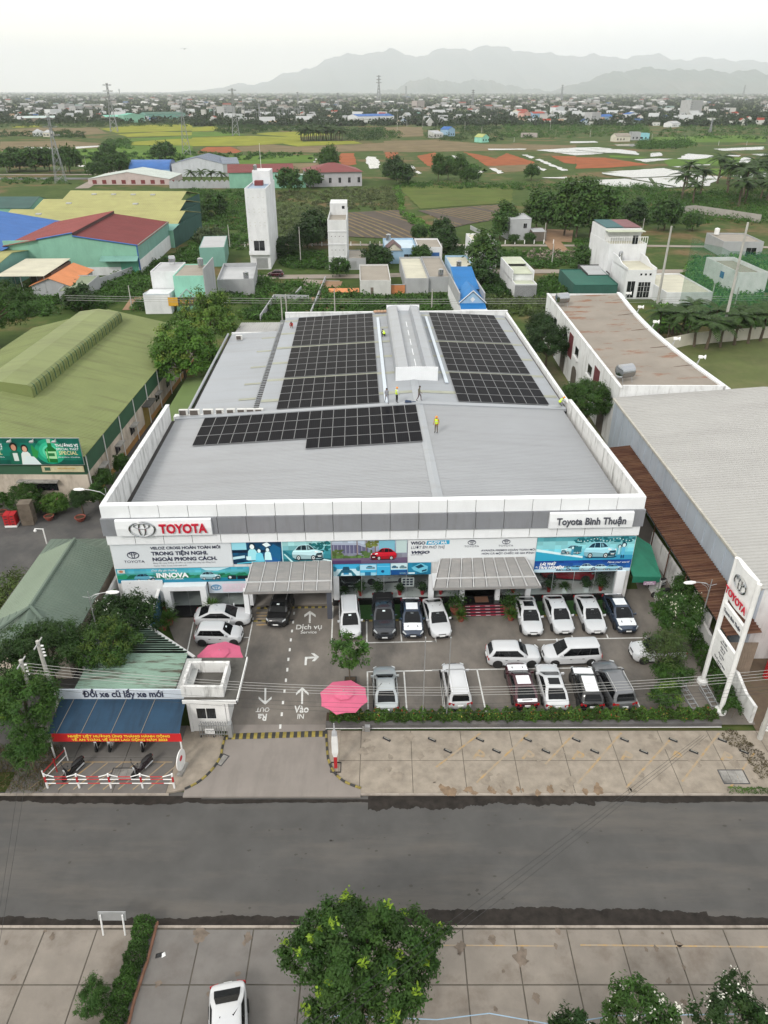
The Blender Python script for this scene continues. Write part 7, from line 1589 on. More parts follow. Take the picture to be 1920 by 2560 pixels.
bwh = thing('blue_warehouse','warehouse with cobalt blue gabled roof at the left edge','warehouse',(-124,176,-.16),R(3)); ribbed(0,18,0,44,lambda u,v: 6.5+u*.17,.5,.05,RCOB,'roof','u',bwh); ribbed(18,35.5,0,44,lambda u,v: 9.56-(u-18)*.17,.5,.05,RCOB,'roof','u',bwh); MB().extr([(.3,0),(35,0),(35,6.6),(18,9.4),(.3,6.5)],'y',.2,.5).build('front_wall',WSEA,bwh); MB().extr([(.3,0),(35,0),(35,6.6),(18,9.4),(.3,6.5)],'y',43,43.3).build('rear_wall',WSEA,bwh)
yw = thing('yellow_roof_factory','long factory with three olive yellow roof ridges','factory',(-110,226.5,-.16),R(-3.5))
for k in range(3):
    y0 = k*24.0; x0 = -2-k*1.5; x1 = 51-k*7.0
    ribbed(x0,x1,y0,y0+9,lambda u,v,y0=y0: 5.6+(v-y0)*.27,.6,.05,RYEL,'roof','v',yw); ribbed(x0,x1,y0+9,y0+24,lambda u,v,y0=y0: 8.03-(v-y0-9)*.16,.6,.05,RYEL,'roof','v',yw)
    MB().box(x1-.4,x1,y0+.3,y0+23.8,0,5.5).build('end_wall',WM('dkteal',(.03,.09,.075)),yw)
    for j in range(2+(k == 2)*2): MB().box(x0+9+j*(22 if k < 2 else 7),x0+10.6+j*(22 if k < 2 else 7),y0+5.2,y0+6.4,7.05,7.42).build('roof_hatch',RGRY,yw)
MB().rings([[(-2,-5,4.6),(51,-5,4.6),(51,-5,4.7),(-2,-5,4.7)],[(-2,.3,5.6),(51.5,.3,5.6),(51.5,.3,5.7),(-2,.3,5.7)]]).build('front_skirt',WTEAL,yw); MB().box(-2,51,-4.8,-4.5,0,4.6).build('front_wall',WSEA,yw); MB().box(50.6,51,-4.5,.2,0,4.8).build('side_wall',WM('dkteal',0),yw)
house('teal long house with dark roof at the far left',-160,262,42,20,4.8,0,WSEA,'gablex',RGRN,2.4,name='shed',cat='shed')
oh = house('orange tiled cottage with grey side walls',-75.0,159.5,8.0,15.5,2.7,2,WG,'gabley',RORG,1.5,over=.4); house('small green roofed extension beside the orange cottage',-68.0,156.0,5.0,12,2.2,2,WG,'shed',RT('sage',(.24,.28,.19)),.5,name='shed',cat='shed')
cp = thing('carport','open carport with pale flat metal roof at the left','carport',(-82.0,159.0,-.16),R(2)); ribbed(0,10.2,0,17,lambda u,v: 4.8+v*.02,.4,.04,RCRM,'roof','u',cp)
for x in (.2,5.1,10): 
    for y in (.3,8.5,16.6): MB().tube([(x,y,0),(x,y,4.75)],.08,6).build('post',m_steel,cp)
MB().box(0,10,16.7,16.9,0,4.7).build('back_wall',WM('shade',0),cp); MB().box(10.05,10.2,4,16.7,1.5,4.6).build('side_screen',WM('brownscreen',(.13,.08,.06)),cp)
house('olive roofed shed cut by the left edge',-99,160,15,26,5.2,2,WTEAL,'gablex',RYEL,1.6,name='shed',cat='shed')
# beyond the lots
def house_px(label,bl_,br_,d,h,**k):
    a,b = G(*bl_),G(*br_); rot = math.degrees(math.atan2(b[1]-a[1],b[0]-a[0])); return house(label,a[0],a[1],math.dist(a,b),d,h,rot,**k)
lr = house_px('long grey hall with dark red roof beyond the tower',(772,467),(905,464),22,6,roof='hip',rm=RRED,rh=3.2,wall=WM('hall',(.42,.41,.43)),wins=[('f',5+i*4.5,1.6,1.2,2.2,'win') for i in range(5)],over=.8,name='hall',cat='building'); house_px('red roofed hall behind the tall tower',(575,470),(735,467),20,6.5,roof='gablex',rm=RRED,rh=2.6,wall=WSEA,over=.5,name='hall',cat='building')
house_px('sea green wall building beside the tower',(640,470),(765,468),5,5.2,roof='flat',rm=RGRY,wall=WSEA,par=.1,name='hall',cat='building')
house_px('grey factory with dark slatted roof behind the palms',(432,441),(560,441),30,6,roof='gabley',rm=RT('slate',(.17,.20,.25)),rh=3.0,wall=WM('palefac',(.5,.52,.55)),name='factory',cat='factory'); house_px('slate roofed wing of the grey factory',(560,441),(600,440),26,6,roof='gablex',rm=RT('slate',0),rh=2.0,wall=WG,name='factory',cat='factory')
ar = thing('arched_hall','hall with blue barrel roof near the grey factory','building',(*G(325,441),-.16),R(3)); n_ = 10
pr_ = [(9-9.3*math.cos(math.pi*i/n_),3.2+4.2*math.sin(math.pi*i/n_)) for i in range(n_+1)]
MB().rings([[(0,p[0],p[1]) for p in pr_],[(21,p[0],p[1]) for p in pr_]],closed=False,caps=False).build('barrel_roof',RCOB,ar,None,None,True); MB().extr([(0,0),(18,0)]+pr_[::-1],'x',20.6,20.8).build('end_wall',WM('archend',(.2,.26,.4)),ar); MB().box(0,21,-.3,.1,0,3.2).build('wall',WB,ar)
st = house_px('striped white and red metal warehouse behind the olive roofs',(222,461),(424,461),26,2.4,roof='gabley',rm=RT('oldwhite',(.46,.50,.47)),rh=3.0,wall=WM('stripe',(.5,.42,.40)),name='warehouse',cat='warehouse')
for i in range(9): MB().box(2+i*4.6,4+i*4.6,-.06,-.003,.4,2.1).build('red_panel',RRED,st)
swl = thing('scalloped_wall','grey wall with scalloped top in front of the palms','wall',(*G(424,470),-.16),R(1)); L2 = G(575,470)[0]-G(424,470)[0]
for i in range(12): w = L2/12; MB().extr([(i*w,0),(i*w+w-.02,0)]+[(i*w+w*(1-q/6)-(.02 if q == 0 else 0),2.6+.9*math.sin(math.pi*q/6)) for q in range(7)],'y',0,.2).build('panel',WG,swl)
# boundary walls, posts, wooden fences between plots
def wallrun(label,pts,h,m=None,name='plot_wall',t=.2):
    t_ = thing(name,label,'wall',(pts[0][0],pts[0][1],-.16)); o = Vector((pts[0][0],pts[0][1],0))
    for a,b in zip(pts[:-1],pts[1:]):
        A,B2 = Vector((*a,0))-o,Vector((*b,0))-o; d = (B2-A).normalized(); n_ = Vector((-d.y,d.x,0))*t/2; u = Vector((0,0,h)); MB().rings([[A-n_,B2-n_,B2+n_,A+n_],[v+u for v in (A-n_,B2-n_,B2+n_,A+n_)]]).build('masonry',m or WG,t_)
wallrun('thin concrete plot wall left of the dirt path',[ZB(500,895),ZB(585,690)],1.0); wallrun('concrete plot wall between the two poles behind the showroom',[ZB(210,920),ZB(290,800),ZB(490,805)],1.1); wallrun('short concrete wall stub by the paved plot',[ZB(415,790),ZB(445,755)],1.2)
wallrun('stepped grey wall from the orange cottage to the sea green warehouse',[(-66,166),(-62.5,176),(-60.5,184)],2.0); wallrun('long pale wall winding through the scrub at the far right',[G(1680,536),G(1735,531),G(1830,545),G(1900,556)],2.6,WM('longwall',(.36,.34,.31))); wallrun('white plastered wall behind the palms on the right',[G(1640,880),G(1720,862),G(1960,840)],2.2,WC); wallrun('low grey wall stub beside the farm dirt track',[G(1176,572),G(1230,600)],1.2)
for i,x in enumerate(range(710,1260,24)):
    pass
pp = [(612+i*24.1,616-.25*i) for i in range(33)]
pm_ = MB().box(-.12,.12,-.12,.12,0,1.1).mesh('guard_post',m_white)
for i,p in enumerate(pp):
    x,y = G(*p); o_ = add('guard_post',pm_,None,(x,y,-.1)); tag(o_,'short white guard post along the path behind the houses','guard post','white guard posts along the back path')
m_netm = None
# net poles and netting on the right
def netmat():
    m,n,b = _new('green_net'); b.inputs['Base Color'].default_value = (.03,.16,.09,1); b.inputs['Roughness'].default_value = .9
    t_ = n.nodes.new('ShaderNodeBsdfTransparent'); mxs = n.nodes.new('ShaderNodeMixShader'); vec = _coords(n,'pos'); f = _ramp(n,_noise(n,vec,.25,3),[(.35,.72),(.65,.56)])
    n.links.new(f,mxs.inputs['Fac']); n.links.new(b.outputs['BSDF'],mxs.inputs[1]); n.links.new(t_.outputs['BSDF'],mxs.inputs[2]); n.links.new(mxs.outputs['Shader'],n.nodes['Material Output'].inputs['Surface']); return m
for (bp,tp,lb) in (((1642,768),(1685,565),'tall concrete net pole left of the green netting'),((1800,860),(1868,556),'tall concrete net pole in front of the green netting')):
    x,y = G(*bp); hgt = 19.0 if bp[0] < 1700 else 22.0
    u_,v_ = (tp[0]-960)/FOC,(tp[1]-1280)/FOC; hgt = CAM_H+y/(_c-v_*_s)*(-_s-v_*_c)
    pole(lb,x,y,hgt,r0=.28,arms=False)
nt_ = thing('safety_net','green see-through netting hung across the right plots','net',(0,0,0)); a,b = G(1690,800),G(1960,812); N_ = netmat(); mbn = MB(); n_ = 14
for i in range(n_):
    f0,f1 = i/n_,(i+1)/n_; sg = lambda f: 15.2-2.2*math.sin(math.pi*f)+.2*math.sin(f*30)
    P0,P1 = (a[0]+(b[0]-a[0])*f0,a[1]+(b[1]-a[1])*f0+.5*math.sin(f0*9)),(a[0]+(b[0]-a[0])*f1,a[1]+(b[1]-a[1])*f1+.5*math.sin(f1*9)); mbn.poly([(*P0,0),(*P1,0),(*P1,sg(f1)),(*P0,sg(f0))])
mbn.build('netting',N_,nt_,None,None,True)
rebase(nt_,(*a,0))
# small poles and back wires
sp = [(752,655,745,567),(838,800,826,722),(706,800,704,737),(718,800,712,735),(1079,780,1079,733),(1103,653,1105,608),(1360,605,1362,557),(1379,663,1387,609),(1775,765,1784,720),(1834,775,1842,740),(575,618,587,562),(1086,586,1084,560),(1605,584,1612,555),(330,770,325,738)]
nm_ = ['by the tall tower foot','left of the paved plot','left of a pair behind the showroom','right of a pair behind the showroom','behind the ridge vent','right of the blue front house','by the dirt track','before the rubble heap','inside the green netting','thin one right inside the netting','left of the tall tower in scrub','at the ploughed plot corner','beside the tall white house roof','left of the mint house']
for (x0,y0,x1,y1),q in zip(sp,nm_):
    x,y = G(x0,y0); u_,v_ = (x1-960)/FOC,(y1-1280)/FOC; pole('grey concrete pole ' +q,x,y,max(4.5,CAM_H+y/(_c-v_*_s)*(-_s-v_*_c)),r0=.15,arms=False)
bk = ['upper cable behind the showroom roof','middle cable behind the showroom roof','lower cable behind the showroom roof']
for k in range(3): wire(bk[k],(-60,140+k*.3,5.2-k*.5),(90,141+k*.3,5.4-k*.5),.9,.03,m_wirew)
# ================================================================ PLANTING
m_leaf = mat_attr('leaf',.55,.25,.28)
m_bark = mat('bark',(.11,.085,.06),.95,.3,3,coords='obj',bump=.5,bump_scale=12)
def leaves(P,nrm,length,width,col0,jit,rs,tips=None):
    """P (n,3) centres, nrm (n,3) preferred normals -> quads"""
    n = len(P); r_ = rs.normal(size=(n,3)); nn = nrm+r_*.55; nn /= np.linalg.norm(nn,axis=1)[:,None]+1e-9
    t = rs.normal(size=(n,3)); t -= (t*nn).sum(1)[:,None]*nn; t /= np.linalg.norm(t,axis=1)[:,None]+1e-9; b = np.cross(nn,t)
    L = (length*rs.uniform(.5,1.5,n))[:,None]; W = (width*rs.uniform(.7,1.3,n))[:,None]
    V = np.stack([P-t*L,P+b*W-nn*W*.25,P+t*L,P-b*W-nn*W*.25],1)
    return V
def cloud(rs,n_clump,per,rad,hollow=.45,clump=.30,zmin=-.55,lobes=.22,flat=1.0):
    rx,ry,rz = rad
    d = rs.normal(size=(n_clump*3,3)); d /= np.linalg.norm(d,axis=1)[:,None]; d = d[d[:,2] > zmin][:n_clump]; k = len(d)
    ph = rs.uniform(0,6.28,4); th = np.arctan2(d[:,1],d[:,0])
    f = (1+lobes*(np.sin(3*th+ph[0])*.6+np.sin(5*th+ph[1])*.4+np.sin(4*d[:,2]+ph[2])*.5))*(hollow+(1-hollow)*rs.uniform(0,1,k)**.5)
    C = d*f[:,None]*np.array([rx,ry,rz]); cr = clump*(rx+ry+rz)/3*rs.uniform(.55,1.25,k)
    idx = np.repeat(np.arange(k),per); off = rs.normal(size=(k*per,3))*.55; off[:,2] *= .75*flat
    P = C[idx]+off*cr[idx][:,None]
    nrm = off/(np.linalg.norm(off,axis=1)[:,None]+1e-6)*.7+d[idx]*.4+np.array([0,0,.8])
    return P,nrm,idx,C,off
def tones(rs,idx,off,base,k,young=None,yfrac=.0,jit=.18):
    ct = rs.uniform(.7,1.3,k)[idx]*rs.uniform(1-jit,1+jit,len(idx)); hue = rs.normal(0,.06,k)[idx]
    C = np.array(base)[None,:]*ct[:,None]; C[:,0] *= 1+hue; C[:,2] *= 1-hue*.5
    if young is not None:
        yc = rs.uniform(0,1,k) < yfrac; m = yc[idx] & (off[:,2] > -.05); C[m] = np.array(young)[None,:]*rs.uniform(.75,1.2,m.sum())[:,None]
    return np.clip(C,.003,.8)
def crown_mesh(name,seed,rad,n_clump,per,leaf,base,young=None,yfrac=0.,flower=None,ffrac=0.,tufts=0,**k):
    rs = np.random.default_rng(seed); P,nr,idx,C,off = cloud(rs,n_clump,per,rad,**k)
    V = leaves(P,nr,leaf[0],leaf[1],None,0,rs); K = tones(rs,idx,off,base,len(C),young,yfrac)
    if tufts:
        ti = rs.choice(np.where(C[:,2] > -.3*rad[2])[0],tufts); d = C[ti]/(np.linalg.norm(C[ti],axis=1)[:,None]+1e-6); TP = np.repeat(C[ti]+d*.28+np.array([0,0,.1]),16,0)+rs.normal(size=(tufts*16,3))*np.array([.11,.11,.06]); V = np.concatenate([V,leaves(TP,np.tile([0,0,1.2],(len(TP),1)),.13,.055,None,0,rs)]); K = np.concatenate([K,np.array([[.22,.34,.03]])*rs.uniform(.7,1.25,(len(TP),1))])
    if flower is not None:
        nf = int(len(P)*ffrac); d = rs.normal(size=(nf,3)); d[:,2] = np.abs(d[:,2])+.1; d /= np.linalg.norm(d,axis=1)[:,None]
        ci = rs.integers(0,len(C),nf // 4+1); base_p = C[ci]*1.12+np.array([0,0,.12]); FPn = np.repeat(base_p,4,0)[:nf]+rs.normal(size=(nf,3))*.10
        FV = leaves(FPn,np.tile([0,0,1.],(nf,1)),.055,.05,None,0,rs); V = np.concatenate([V,FV]); K = np.concatenate([K,np.tile(flower,(nf,1))*rs.uniform(.85,1.1,(nf,1))])
    return fast_quads(name,V,K,m_leaf),C
def limbs(C,trunk_h,r0,n_limb,seed,base=(0,0,0),zc=0.0,lean=(0,0),sub=True):
    r_ = random.Random(seed); mb = MB(); top = Vector((lean[0],lean[1],trunk_h))
    mb.tube([base,(lean[0]*.4+r_.uniform(-.06,.06),lean[1]*.4,trunk_h*.5),top],[r0,r0*.8,r0*.62],8)
    for i in r_.sample(range(len(C)),min(n_limb,len(C))):
        e = Vector(C[i])+Vector((0,0,zc)); m_ = top.lerp(e,.5)+Vector((r_.uniform(-.2,.2),r_.uniform(-.2,.2),-.08*(e-top).length)); mb.tube([top-Vector((0,0,r0)),m_,e],[r0*.45,r0*.26,r0*.08],5)
    return mb
def tree(label,loc,trunk_h,rad,n_clump,per,leaf,base,seed,r0=.16,zc=None,n_limb=14,cat='tree',name='tree',lean=(0,0),group=None,**k):
    t_ = thing(name,label,cat,loc,0,group); zc = trunk_h+rad[2]*.45 if zc is None else zc
    me,C = crown_mesh('crown',seed,rad,n_clump,per,leaf,base,**k)
    add('crown',me,t_,(lean[0],lean[1],zc)); C2 = C+np.array([lean[0],lean[1],0]); limbs(C2,trunk_h,r0,n_limb,seed,zc=zc,lean=lean).build('trunk',m_bark,t_,smooth=60); return t_
GD,GM,GL = (.021,.052,.010),(.037,.088,.014),(.068,.145,.024)
# big tree at the bottom of the picture, young yellow-green tips
tree('large dark leafy tree with yellow green shoots at the road edge',(-1.05,18.9,0),2.2,(3.05,2.75,2.4),300,150,(.10,.045),(.034,.080,.013),5,.2,zc=4.1,n_limb=26,tufts=34,hollow=.42,clump=.13,lobes=.36)
for (px,py,r_,s_,lb,ff) in ((1430,2552,1.15,21,'white flowered tree at the bottom edge, the middle one of three',.03),(1585,2530,1.55,22,'largest white flowered tree at the bottom edge',.045),(1830,2535,1.7,23,'white flowered tree in the bottom right corner',.035)):
    x,y = G(px,min(py,2559),2.0); y -= .55*(px < 1500)+.25; tree(lb,(x,y,0),1.0,(r_,r_,r_*.8),80,70,(.12,.04),GD if s_ != 22 else GM,s_,.09,zc=2.1,flower=(.75,.74,.66),ffrac=ff,clump=.22)
# hedge strip and bush at the bottom left
def hedge(label,pts,w,h,n,seed,leaf=(.07,.035),base=GL,flowers=None,name='hedge',z=0.0,wob=.12):
    rs = np.random.default_rng(seed); t_ = thing(name,label,'hedge',(pts[0][0],pts[0][1],z)); P_ = [np.array(p) for p in pts]; seg = [np.linalg.norm(b-a) for a,b in zip(P_[:-1],P_[1:])]; tot = sum(seg); Q = []
    s_ = rs.uniform(0,tot,n); acc = 0; out = np.zeros((n,3))
    for a,b,l in zip(P_[:-1],P_[1:],seg):
        m = (s_ >= acc) & (s_ < acc+l); f = (s_[m]-acc)/l; d = (b-a)/l; nn = np.array([-d[1],d[0]]); k = m.sum(); th = rs.uniform(0,math.pi,k); rr = rs.uniform(.75,1.05,k)*(1+wob*np.sin(s_[m]*4.1)+wob*np.sin(s_[m]*9.7+1)); q = a+np.outer(f,b-a)+np.outer(np.cos(th)*rr*w/2,nn); out[m,:2] = q; out[m,2] = np.sin(th)**.6*h*rr*rs.uniform(.5,1,k)**.3; acc += l
    o = np.array([pts[0][0],pts[0][1],0]); nr = np.tile([0,0,1.],(n,1))+rs.normal(size=(n,3))*.5; V = leaves(out-o,nr,leaf[0],leaf[1],None,0,rs); c = np.array(base)[None]*(rs.uniform(.55,1.35,n)*(1+.25*np.sin(s_*2.3)))[:,None]
    if flowers:
        for fc,fr in flowers: m = (rs.uniform(0,1,n) < fr) & (out[:,2] > h*.55); c[m] = np.array(fc)*rs.uniform(.8,1.2,(m.sum(),1))
    add('foliage',fast_quads('foliage',V,np.clip(c,.003,.8),m_leaf),t_)
    mb = MB()
    for k in range(int(tot/.5)):
        f = k*.5; acc = 0
        for a,b,l in zip(P_[:-1],P_[1:],seg):
            if f < acc+l: q = a+(b-a)*(f-acc)/l; mb.tube([(q[0]-o[0],q[1]-o[1],0),(q[0]-o[0]+rng.uniform(-.1,.1),q[1]-o[1],h*.7)],.018,4); break
            acc += l
    mb.build('stems',m_bark,t_); return t_
hb = [G(365,2306),G(340,2400),G(305,2500),G(290,2559),(-13.2,16.5)]
hedge('clipped green hedge strip running down the lower left pavement',hb,1.0,.75,9500,31,(.055,.032),GM); wallrun('low brick edging beside the lower left hedge',[(p[0]+.62,p[1]) for p in hb],.28,mat('edging_brick',(.22,.11,.07),.9,.2,2),'edging',.12)
tree('feathery green shrub left of the lower hedge',(-13.95,19.0,0),.3,(.75,.85,.75),70,55,(.10,.016),GM,33,.05,zc=.85,cat='shrub',name='shrub',clump=.25)
hedge('flowering hedge in the planter along the car lot',[(-3.8,37.62),(23.4,37.8)],.95,.62,19000,34,(.085,.036),(.06,.125,.02),[((.40,.05,.03),.016),((.45,.36,.08),.02)],z=.25,wob=.22)
hedge('leafy creeper at the foot of the pylon sign',[(24.6,37.9),(24.9,40.5),(24.8,43.5),(25.2,47)],1.3,1.1,6500,35,(.08,.045),GM); hedge('weeds along the kerb at the right end of the forecourt',[(21.8,31.62),(25.5,31.55)],.4,.3,900,36,(.07,.02),GL); hedge('leafy weeds and leaf litter at the right pavement corner',[(24.9,32.6),(24.6,35.0),(23.6,36.6)],1.3,.12,900,37,(.07,.03),(.09,.075,.04))
# trees in and around the lot
tree('sparse young tree in the middle of the car lot',(-2.55,41.5,.01),1.7,(1.35,1.3,1.7),62,40,(.115,.055),(.05,.12,.02),41,.06,zc=2.9,clump=.20,n_limb=20,hollow=.3)
ptr = thing('tree_planter','dark planter box at the foot of the young lot tree','planter',(-2.5,41.4,.013)); MB().box(-.45,.45,-.3,.3,0,.4).build('box',m_plastic,ptr); MB().box(-.38,.38,-.23,.23,.4,.42).build('soil',mat('soil',0),ptr)
tree('white flowered tree behind the right parked cars',(23.3,46.4,.0),1.2,(1.95,1.9,1.35),120,70,(.14,.05),GM,42,.11,zc=2.7,flower=(.72,.70,.55),ffrac=.03,clump=.2); tree('pale thin leaved tree over the white crossover',(20.9,42.2,.01),1.3,(1.75,1.5,1.5),85,42,(.11,.03),(.055,.09,.024),43,.07,zc=2.9,n_limb=30,clump=.24,hollow=.3); tree('green lower tree before the pale thin leaved one',(21.0,40.9,.01),.5,(1.5,1.0,1.0),80,50,(.11,.036),GM,45,.06,zc=1.5,clump=.25); tree('round clipped bush in a pot by the steel ramps',(20.15,39.1,.01),.3,(1.05,.95,.95),110,55,(.07,.035),GM,44,.06,zc=1.0,cat='bush',name='bush',young=(.13,.22,.03),yfrac=.25,clump=.22)
tree('dark glossy tree with white flowers left of the showroom',(-19.9,45.0,0),1.6,(2.5,2.2,1.8),150,75,(.15,.05),GD,46,.14,zc=3.3,flower=(.75,.75,.70),ffrac=.022,clump=.2); tree('bushy mid green tree above the teal shelter roof',(-19.6,40.6,0),2.6,(2.3,2.0,1.5),140,80,(.11,.035),(.040,.09,.015),47,.16,zc=4.4,clump=.2,young=(.08,.13,.02),yfrac=.3); tree('feathery dark tree at the left edge behind the poles',(-23.9,40.2,0),2.8,(2.7,2.4,1.7),150,80,(.12,.035),(.026,.062,.012),48,.2,zc=4.6,clump=.2); tree('large feathery tree left of the blue shelter',(-23.6,35.4,0),2.6,(2.5,2.2,1.9),150,85,(.12,.035),(.042,.10,.016),49,.2,zc=4.0,clump=.2,young=(.13,.2,.02),yfrac=.08); tree('low feathery tree over the dry verge at the far left',(-22.7,33.2,0),1.2,(1.3,1.4,1.1),90,60,(.11,.03),(.042,.10,.016),50,.1,zc=2.3,clump=.22); tree('dark feathery tree cut by the left edge',(-26.2,37.6,0),2.4,(2.2,2.4,1.7),110,80,(.12,.035),GD,51,.18,zc=4.2,clump=.2); tree('pale green shrub mass below the dark yard at the left edge',(-31.6,50.6,0),.4,(2.3,4.5,1.2),150,60,(.12,.05),(.065,.10,.02),52,.1,zc=1.0,cat='shrub',name='shrub',clump=.22); tree('rounded shrub between hip roof and left trees',(-25.6,42.4,0),.5,(1.9,1.4,1.0),80,60,(.1,.03),GM,53,.08,zc=3.4)
rs = np.random.default_rng(60); n = 5200; P = np.stack([rs.uniform(-30,-21.6,n),rs.uniform(31.5,35.2,n),rs.uniform(.02,.45,n)],1); V = leaves(P,np.tile([1.,0,.2],(n,1)),.16,.018,None,0,rs); C = np.array([.15,.11,.055])[None]*rs.uniform(.5,1.4,(n,1)); C[rs.uniform(0,1,n) < .3] *= np.array([.5,1.0,.5])
tag(add('dry_grass',fast_quads('dry_grass',V,C,m_leaf)),'dry brown grass on the left verge',kind='stuff')
# plants by the green warehouse
tree('dome shaped clipped bush against the cream warehouse wall',(-37.4,67.3,0),.4,(1.9,1.6,2.0),170,60,(.09,.04),GM,61,.1,zc=1.3,cat='bush',name='bush',clump=.18,zmin=-.3,lobes=.06); tree('spiky fern like shrub with magenta flowers by the warehouse',(-34.4,67.0,0),.4,(1.35,1.0,1.0),80,60,(.22,.035),GL,62,.08,zc=1.1,cat='shrub',name='shrub',flower=(.35,.03,.18),ffrac=.012); tree('round potted palm at the warehouse corner',(-31.3,66.3,0),1.5,(1.0,1.0,.8),60,50,(.3,.025),GD,63,.12,zc=2.2,cat='shrub',name='shrub'); tree('small potted tree at the left end of the yard bed',(-39.9,66.9,0),.8,(.9,.9,.9),50,40,(.1,.05),GM,64,.05,zc=1.6,cat='shrub',name='shrub')
for (x,y,r_,s_,lb) in ((-30.3,70.8,.95,65,'dark tree in the gap nearest the parapet'),(-29.6,74.5,.9,66,'dark tree in the gap further along the warehouse'),(-29.8,67.5,.9,67,'dark bush squeezed beside the parapet corner')): tree(lb,(x,y,0),1.6,(r_,r_,r_),90,60,(.1,.045),GM,s_,.1,zc=2.2)
for i,(x,y,r_,lb) in enumerate(((-34.6,65.6,.5,'red clay pot below the magenta flowers'),(-31.3,65.4,.55,'wide clay pot at the warehouse corner'),(-39.8,66.5,.5,'clay pot at the left of the yard'))):
    t_ = thing('clay_pot',lb,'pot',(x,y,0)); MB().lathe([(r_*.5,0),(r_*.8,.2),(r_,.45),(r_*1.06,.5),(r_*.9,.52),(r_*.8,.42)],14).build('bowl',mat('clay',(.26,.07,.05),.8,.15,2),t_,smooth=40); MB().lathe([(r_*.8,.40),(r_*.8,.43)],14).build('soil',mat('soil',0),t_)
tree('broad green tree rising behind the annex roof',(-28.4,100.8,0),4.5,(4.6,4.4,3.7),190,90,(.22,.10),(.08,.17,.024),71,.3,zc=6.6,young=(.14,.2,.03),yfrac=.1,clump=.17,n_limb=24); tree('taller loose tree behind the broad one',(-27.0,112.5,0),5.5,(4.3,4.0,4.2),150,70,(.2,.10),(.09,.17,.028),72,.25,zc=8.2,young=(.15,.2,.03),yfrac=.15,clump=.18,n_limb=24); tree('large dark feathery tree behind the olive roof at the left edge',(-66.5,124,0),5,(8.5,7,3.6),220,90,(.24,.08),GM,73,.4,zc=7.0,clump=.14); tree('rounded mango tree beside the white wall',(25.6,87.5,0),2.2,(2.9,3.2,2.5),190,80,(.16,.05),GM,74,.2,zc=4.6,clump=.17); tree('dark mango tree at the rear corner of the showroom',(25.7,113.0,0),2.4,(3.4,4.6,2.8),180,80,(.18,.06),GD,75,.22,zc=4.8,clump=.17); tree('dark tree behind the far mango tree',(27.0,123.5,0),2.0,(2.6,2.6,2.2),110,70,(.18,.06),GD,76,.2,zc=4.0); tree('climbing shrub at the side yard wall',(25.2,50.5,0),.6,(.8,1.4,1.2),70,50,(.09,.045),GM,77,.07,zc=1.8,cat='shrub',name='shrub')
# ------------------------------------------------ stock trees for the middle ground, copied with their parts
def stock(kind,seed):
    t_ = bpy.data.objects.new('tree',None); col.objects.link(t_)
    if kind == 'round': me,C = crown_mesh('crown',seed,(2.6,2.6,2.2),85,34,(.30,.15),(.042,.095,.018)); zc,th = 2.5,1.8
    elif kind == 'dark': me,C = crown_mesh('crown',seed,(2.6,2.6,2.4),85,34,(.30,.14),(.030,.068,.015)); zc,th = 2.5,1.8
    elif kind == 'tall': me,C = crown_mesh('crown',seed,(1.9,1.9,3.4),90,34,(.28,.12),(.055,.115,.024)); zc,th = 3.5,2.0
    elif kind == 'bush': me,C = crown_mesh('crown',seed,(1.7,1.7,1.0),55,26,(.24,.11),(.045,.10,.02),zmin=-.2); zc,th = .8,.5
    elif kind == 'pale': me,C = crown_mesh('crown',seed,(2.0,2.0,1.2),55,26,(.24,.09),(.06,.09,.036),zmin=-.2); zc,th = .9,.6
    add('crown',me,t_,(0,0,zc)); limbs(C,th,.14,9,seed,zc=zc).build('trunk',m_bark,t_)
    return t_
def palm_stock(seed):
    t_ = bpy.data.objects.new('palm',None); col.objects.link(t_); r_ = random.Random(seed); V = []; K = []
    for k in range(17):
        a = k*2.4; el = r_.uniform(-.1,1.1); pts = []; L_ = r_.uniform(1.9,2.6)
        for j in range(9): f = j/8; x = L_*f*math.cos(el*(1-f*.6)); z = L_*f*math.sin(el)*1.0-1.2*f*f; pts.append(Vector((x*math.cos(a),x*math.sin(a),z)))
        for j in range(8):
            d = (pts[j+1]-pts[j]).normalized(); sd = d.cross(Vector((0,0,1))).normalized(); w = .5*math.sin(math.pi*(j+.8)/9.2)
            for s_ in (-1,1):
                for q in (0,.5): p = pts[j].lerp(pts[j+1],q); V.append([p,p+d*.12,p+sd*s_*w+d*.25-Vector((0,0,w*.35)),p+sd*s_*w*.6+d*.05-Vector((0,0,w*.15))]); c = r_.uniform(.6,1.3); K.append((.045*c,.085*c,.022*c))
    add('crown',fast_quads('crown',np.array([[tuple(v) for v in q] for q in V]),np.array(K),m_leaf),t_,(0,0,3.2)); MB().tube([(0,0,0),(.1,.05,1.6),(.0,0,3.2)],[.18,.13,.11],7).build('trunk',m_bark,t_); return t_
ST = {k: [stock(k,100+i*7+s_*31) for s_ in range(2)] for i,k in enumerate(('round','dark','tall','bush','pale'))}; ST['palm'] = [palm_stock(5),palm_stock(9)]
used_stock = set()
def plant(kind,x,y,s_,label,z=-.17,cat='tree',group=None,sz=None):
    src = ST[kind][rng.randrange(2)]
    t_ = dup(src,(x,y,z),rng.uniform(0,6.28),None,(s_,s_,s_*(sz or rng.uniform(.85,1.15)))); t_.name = {'bush': 'bush','pale': 'bush','palm': 'palm_tree'}.get(kind,'tree'); tag(t_,label,cat,group); return t_
def plant_px(kind,px,py,s_,label,**k): x,y = G(px,py); return plant(kind,x,y,s_,label,**k)
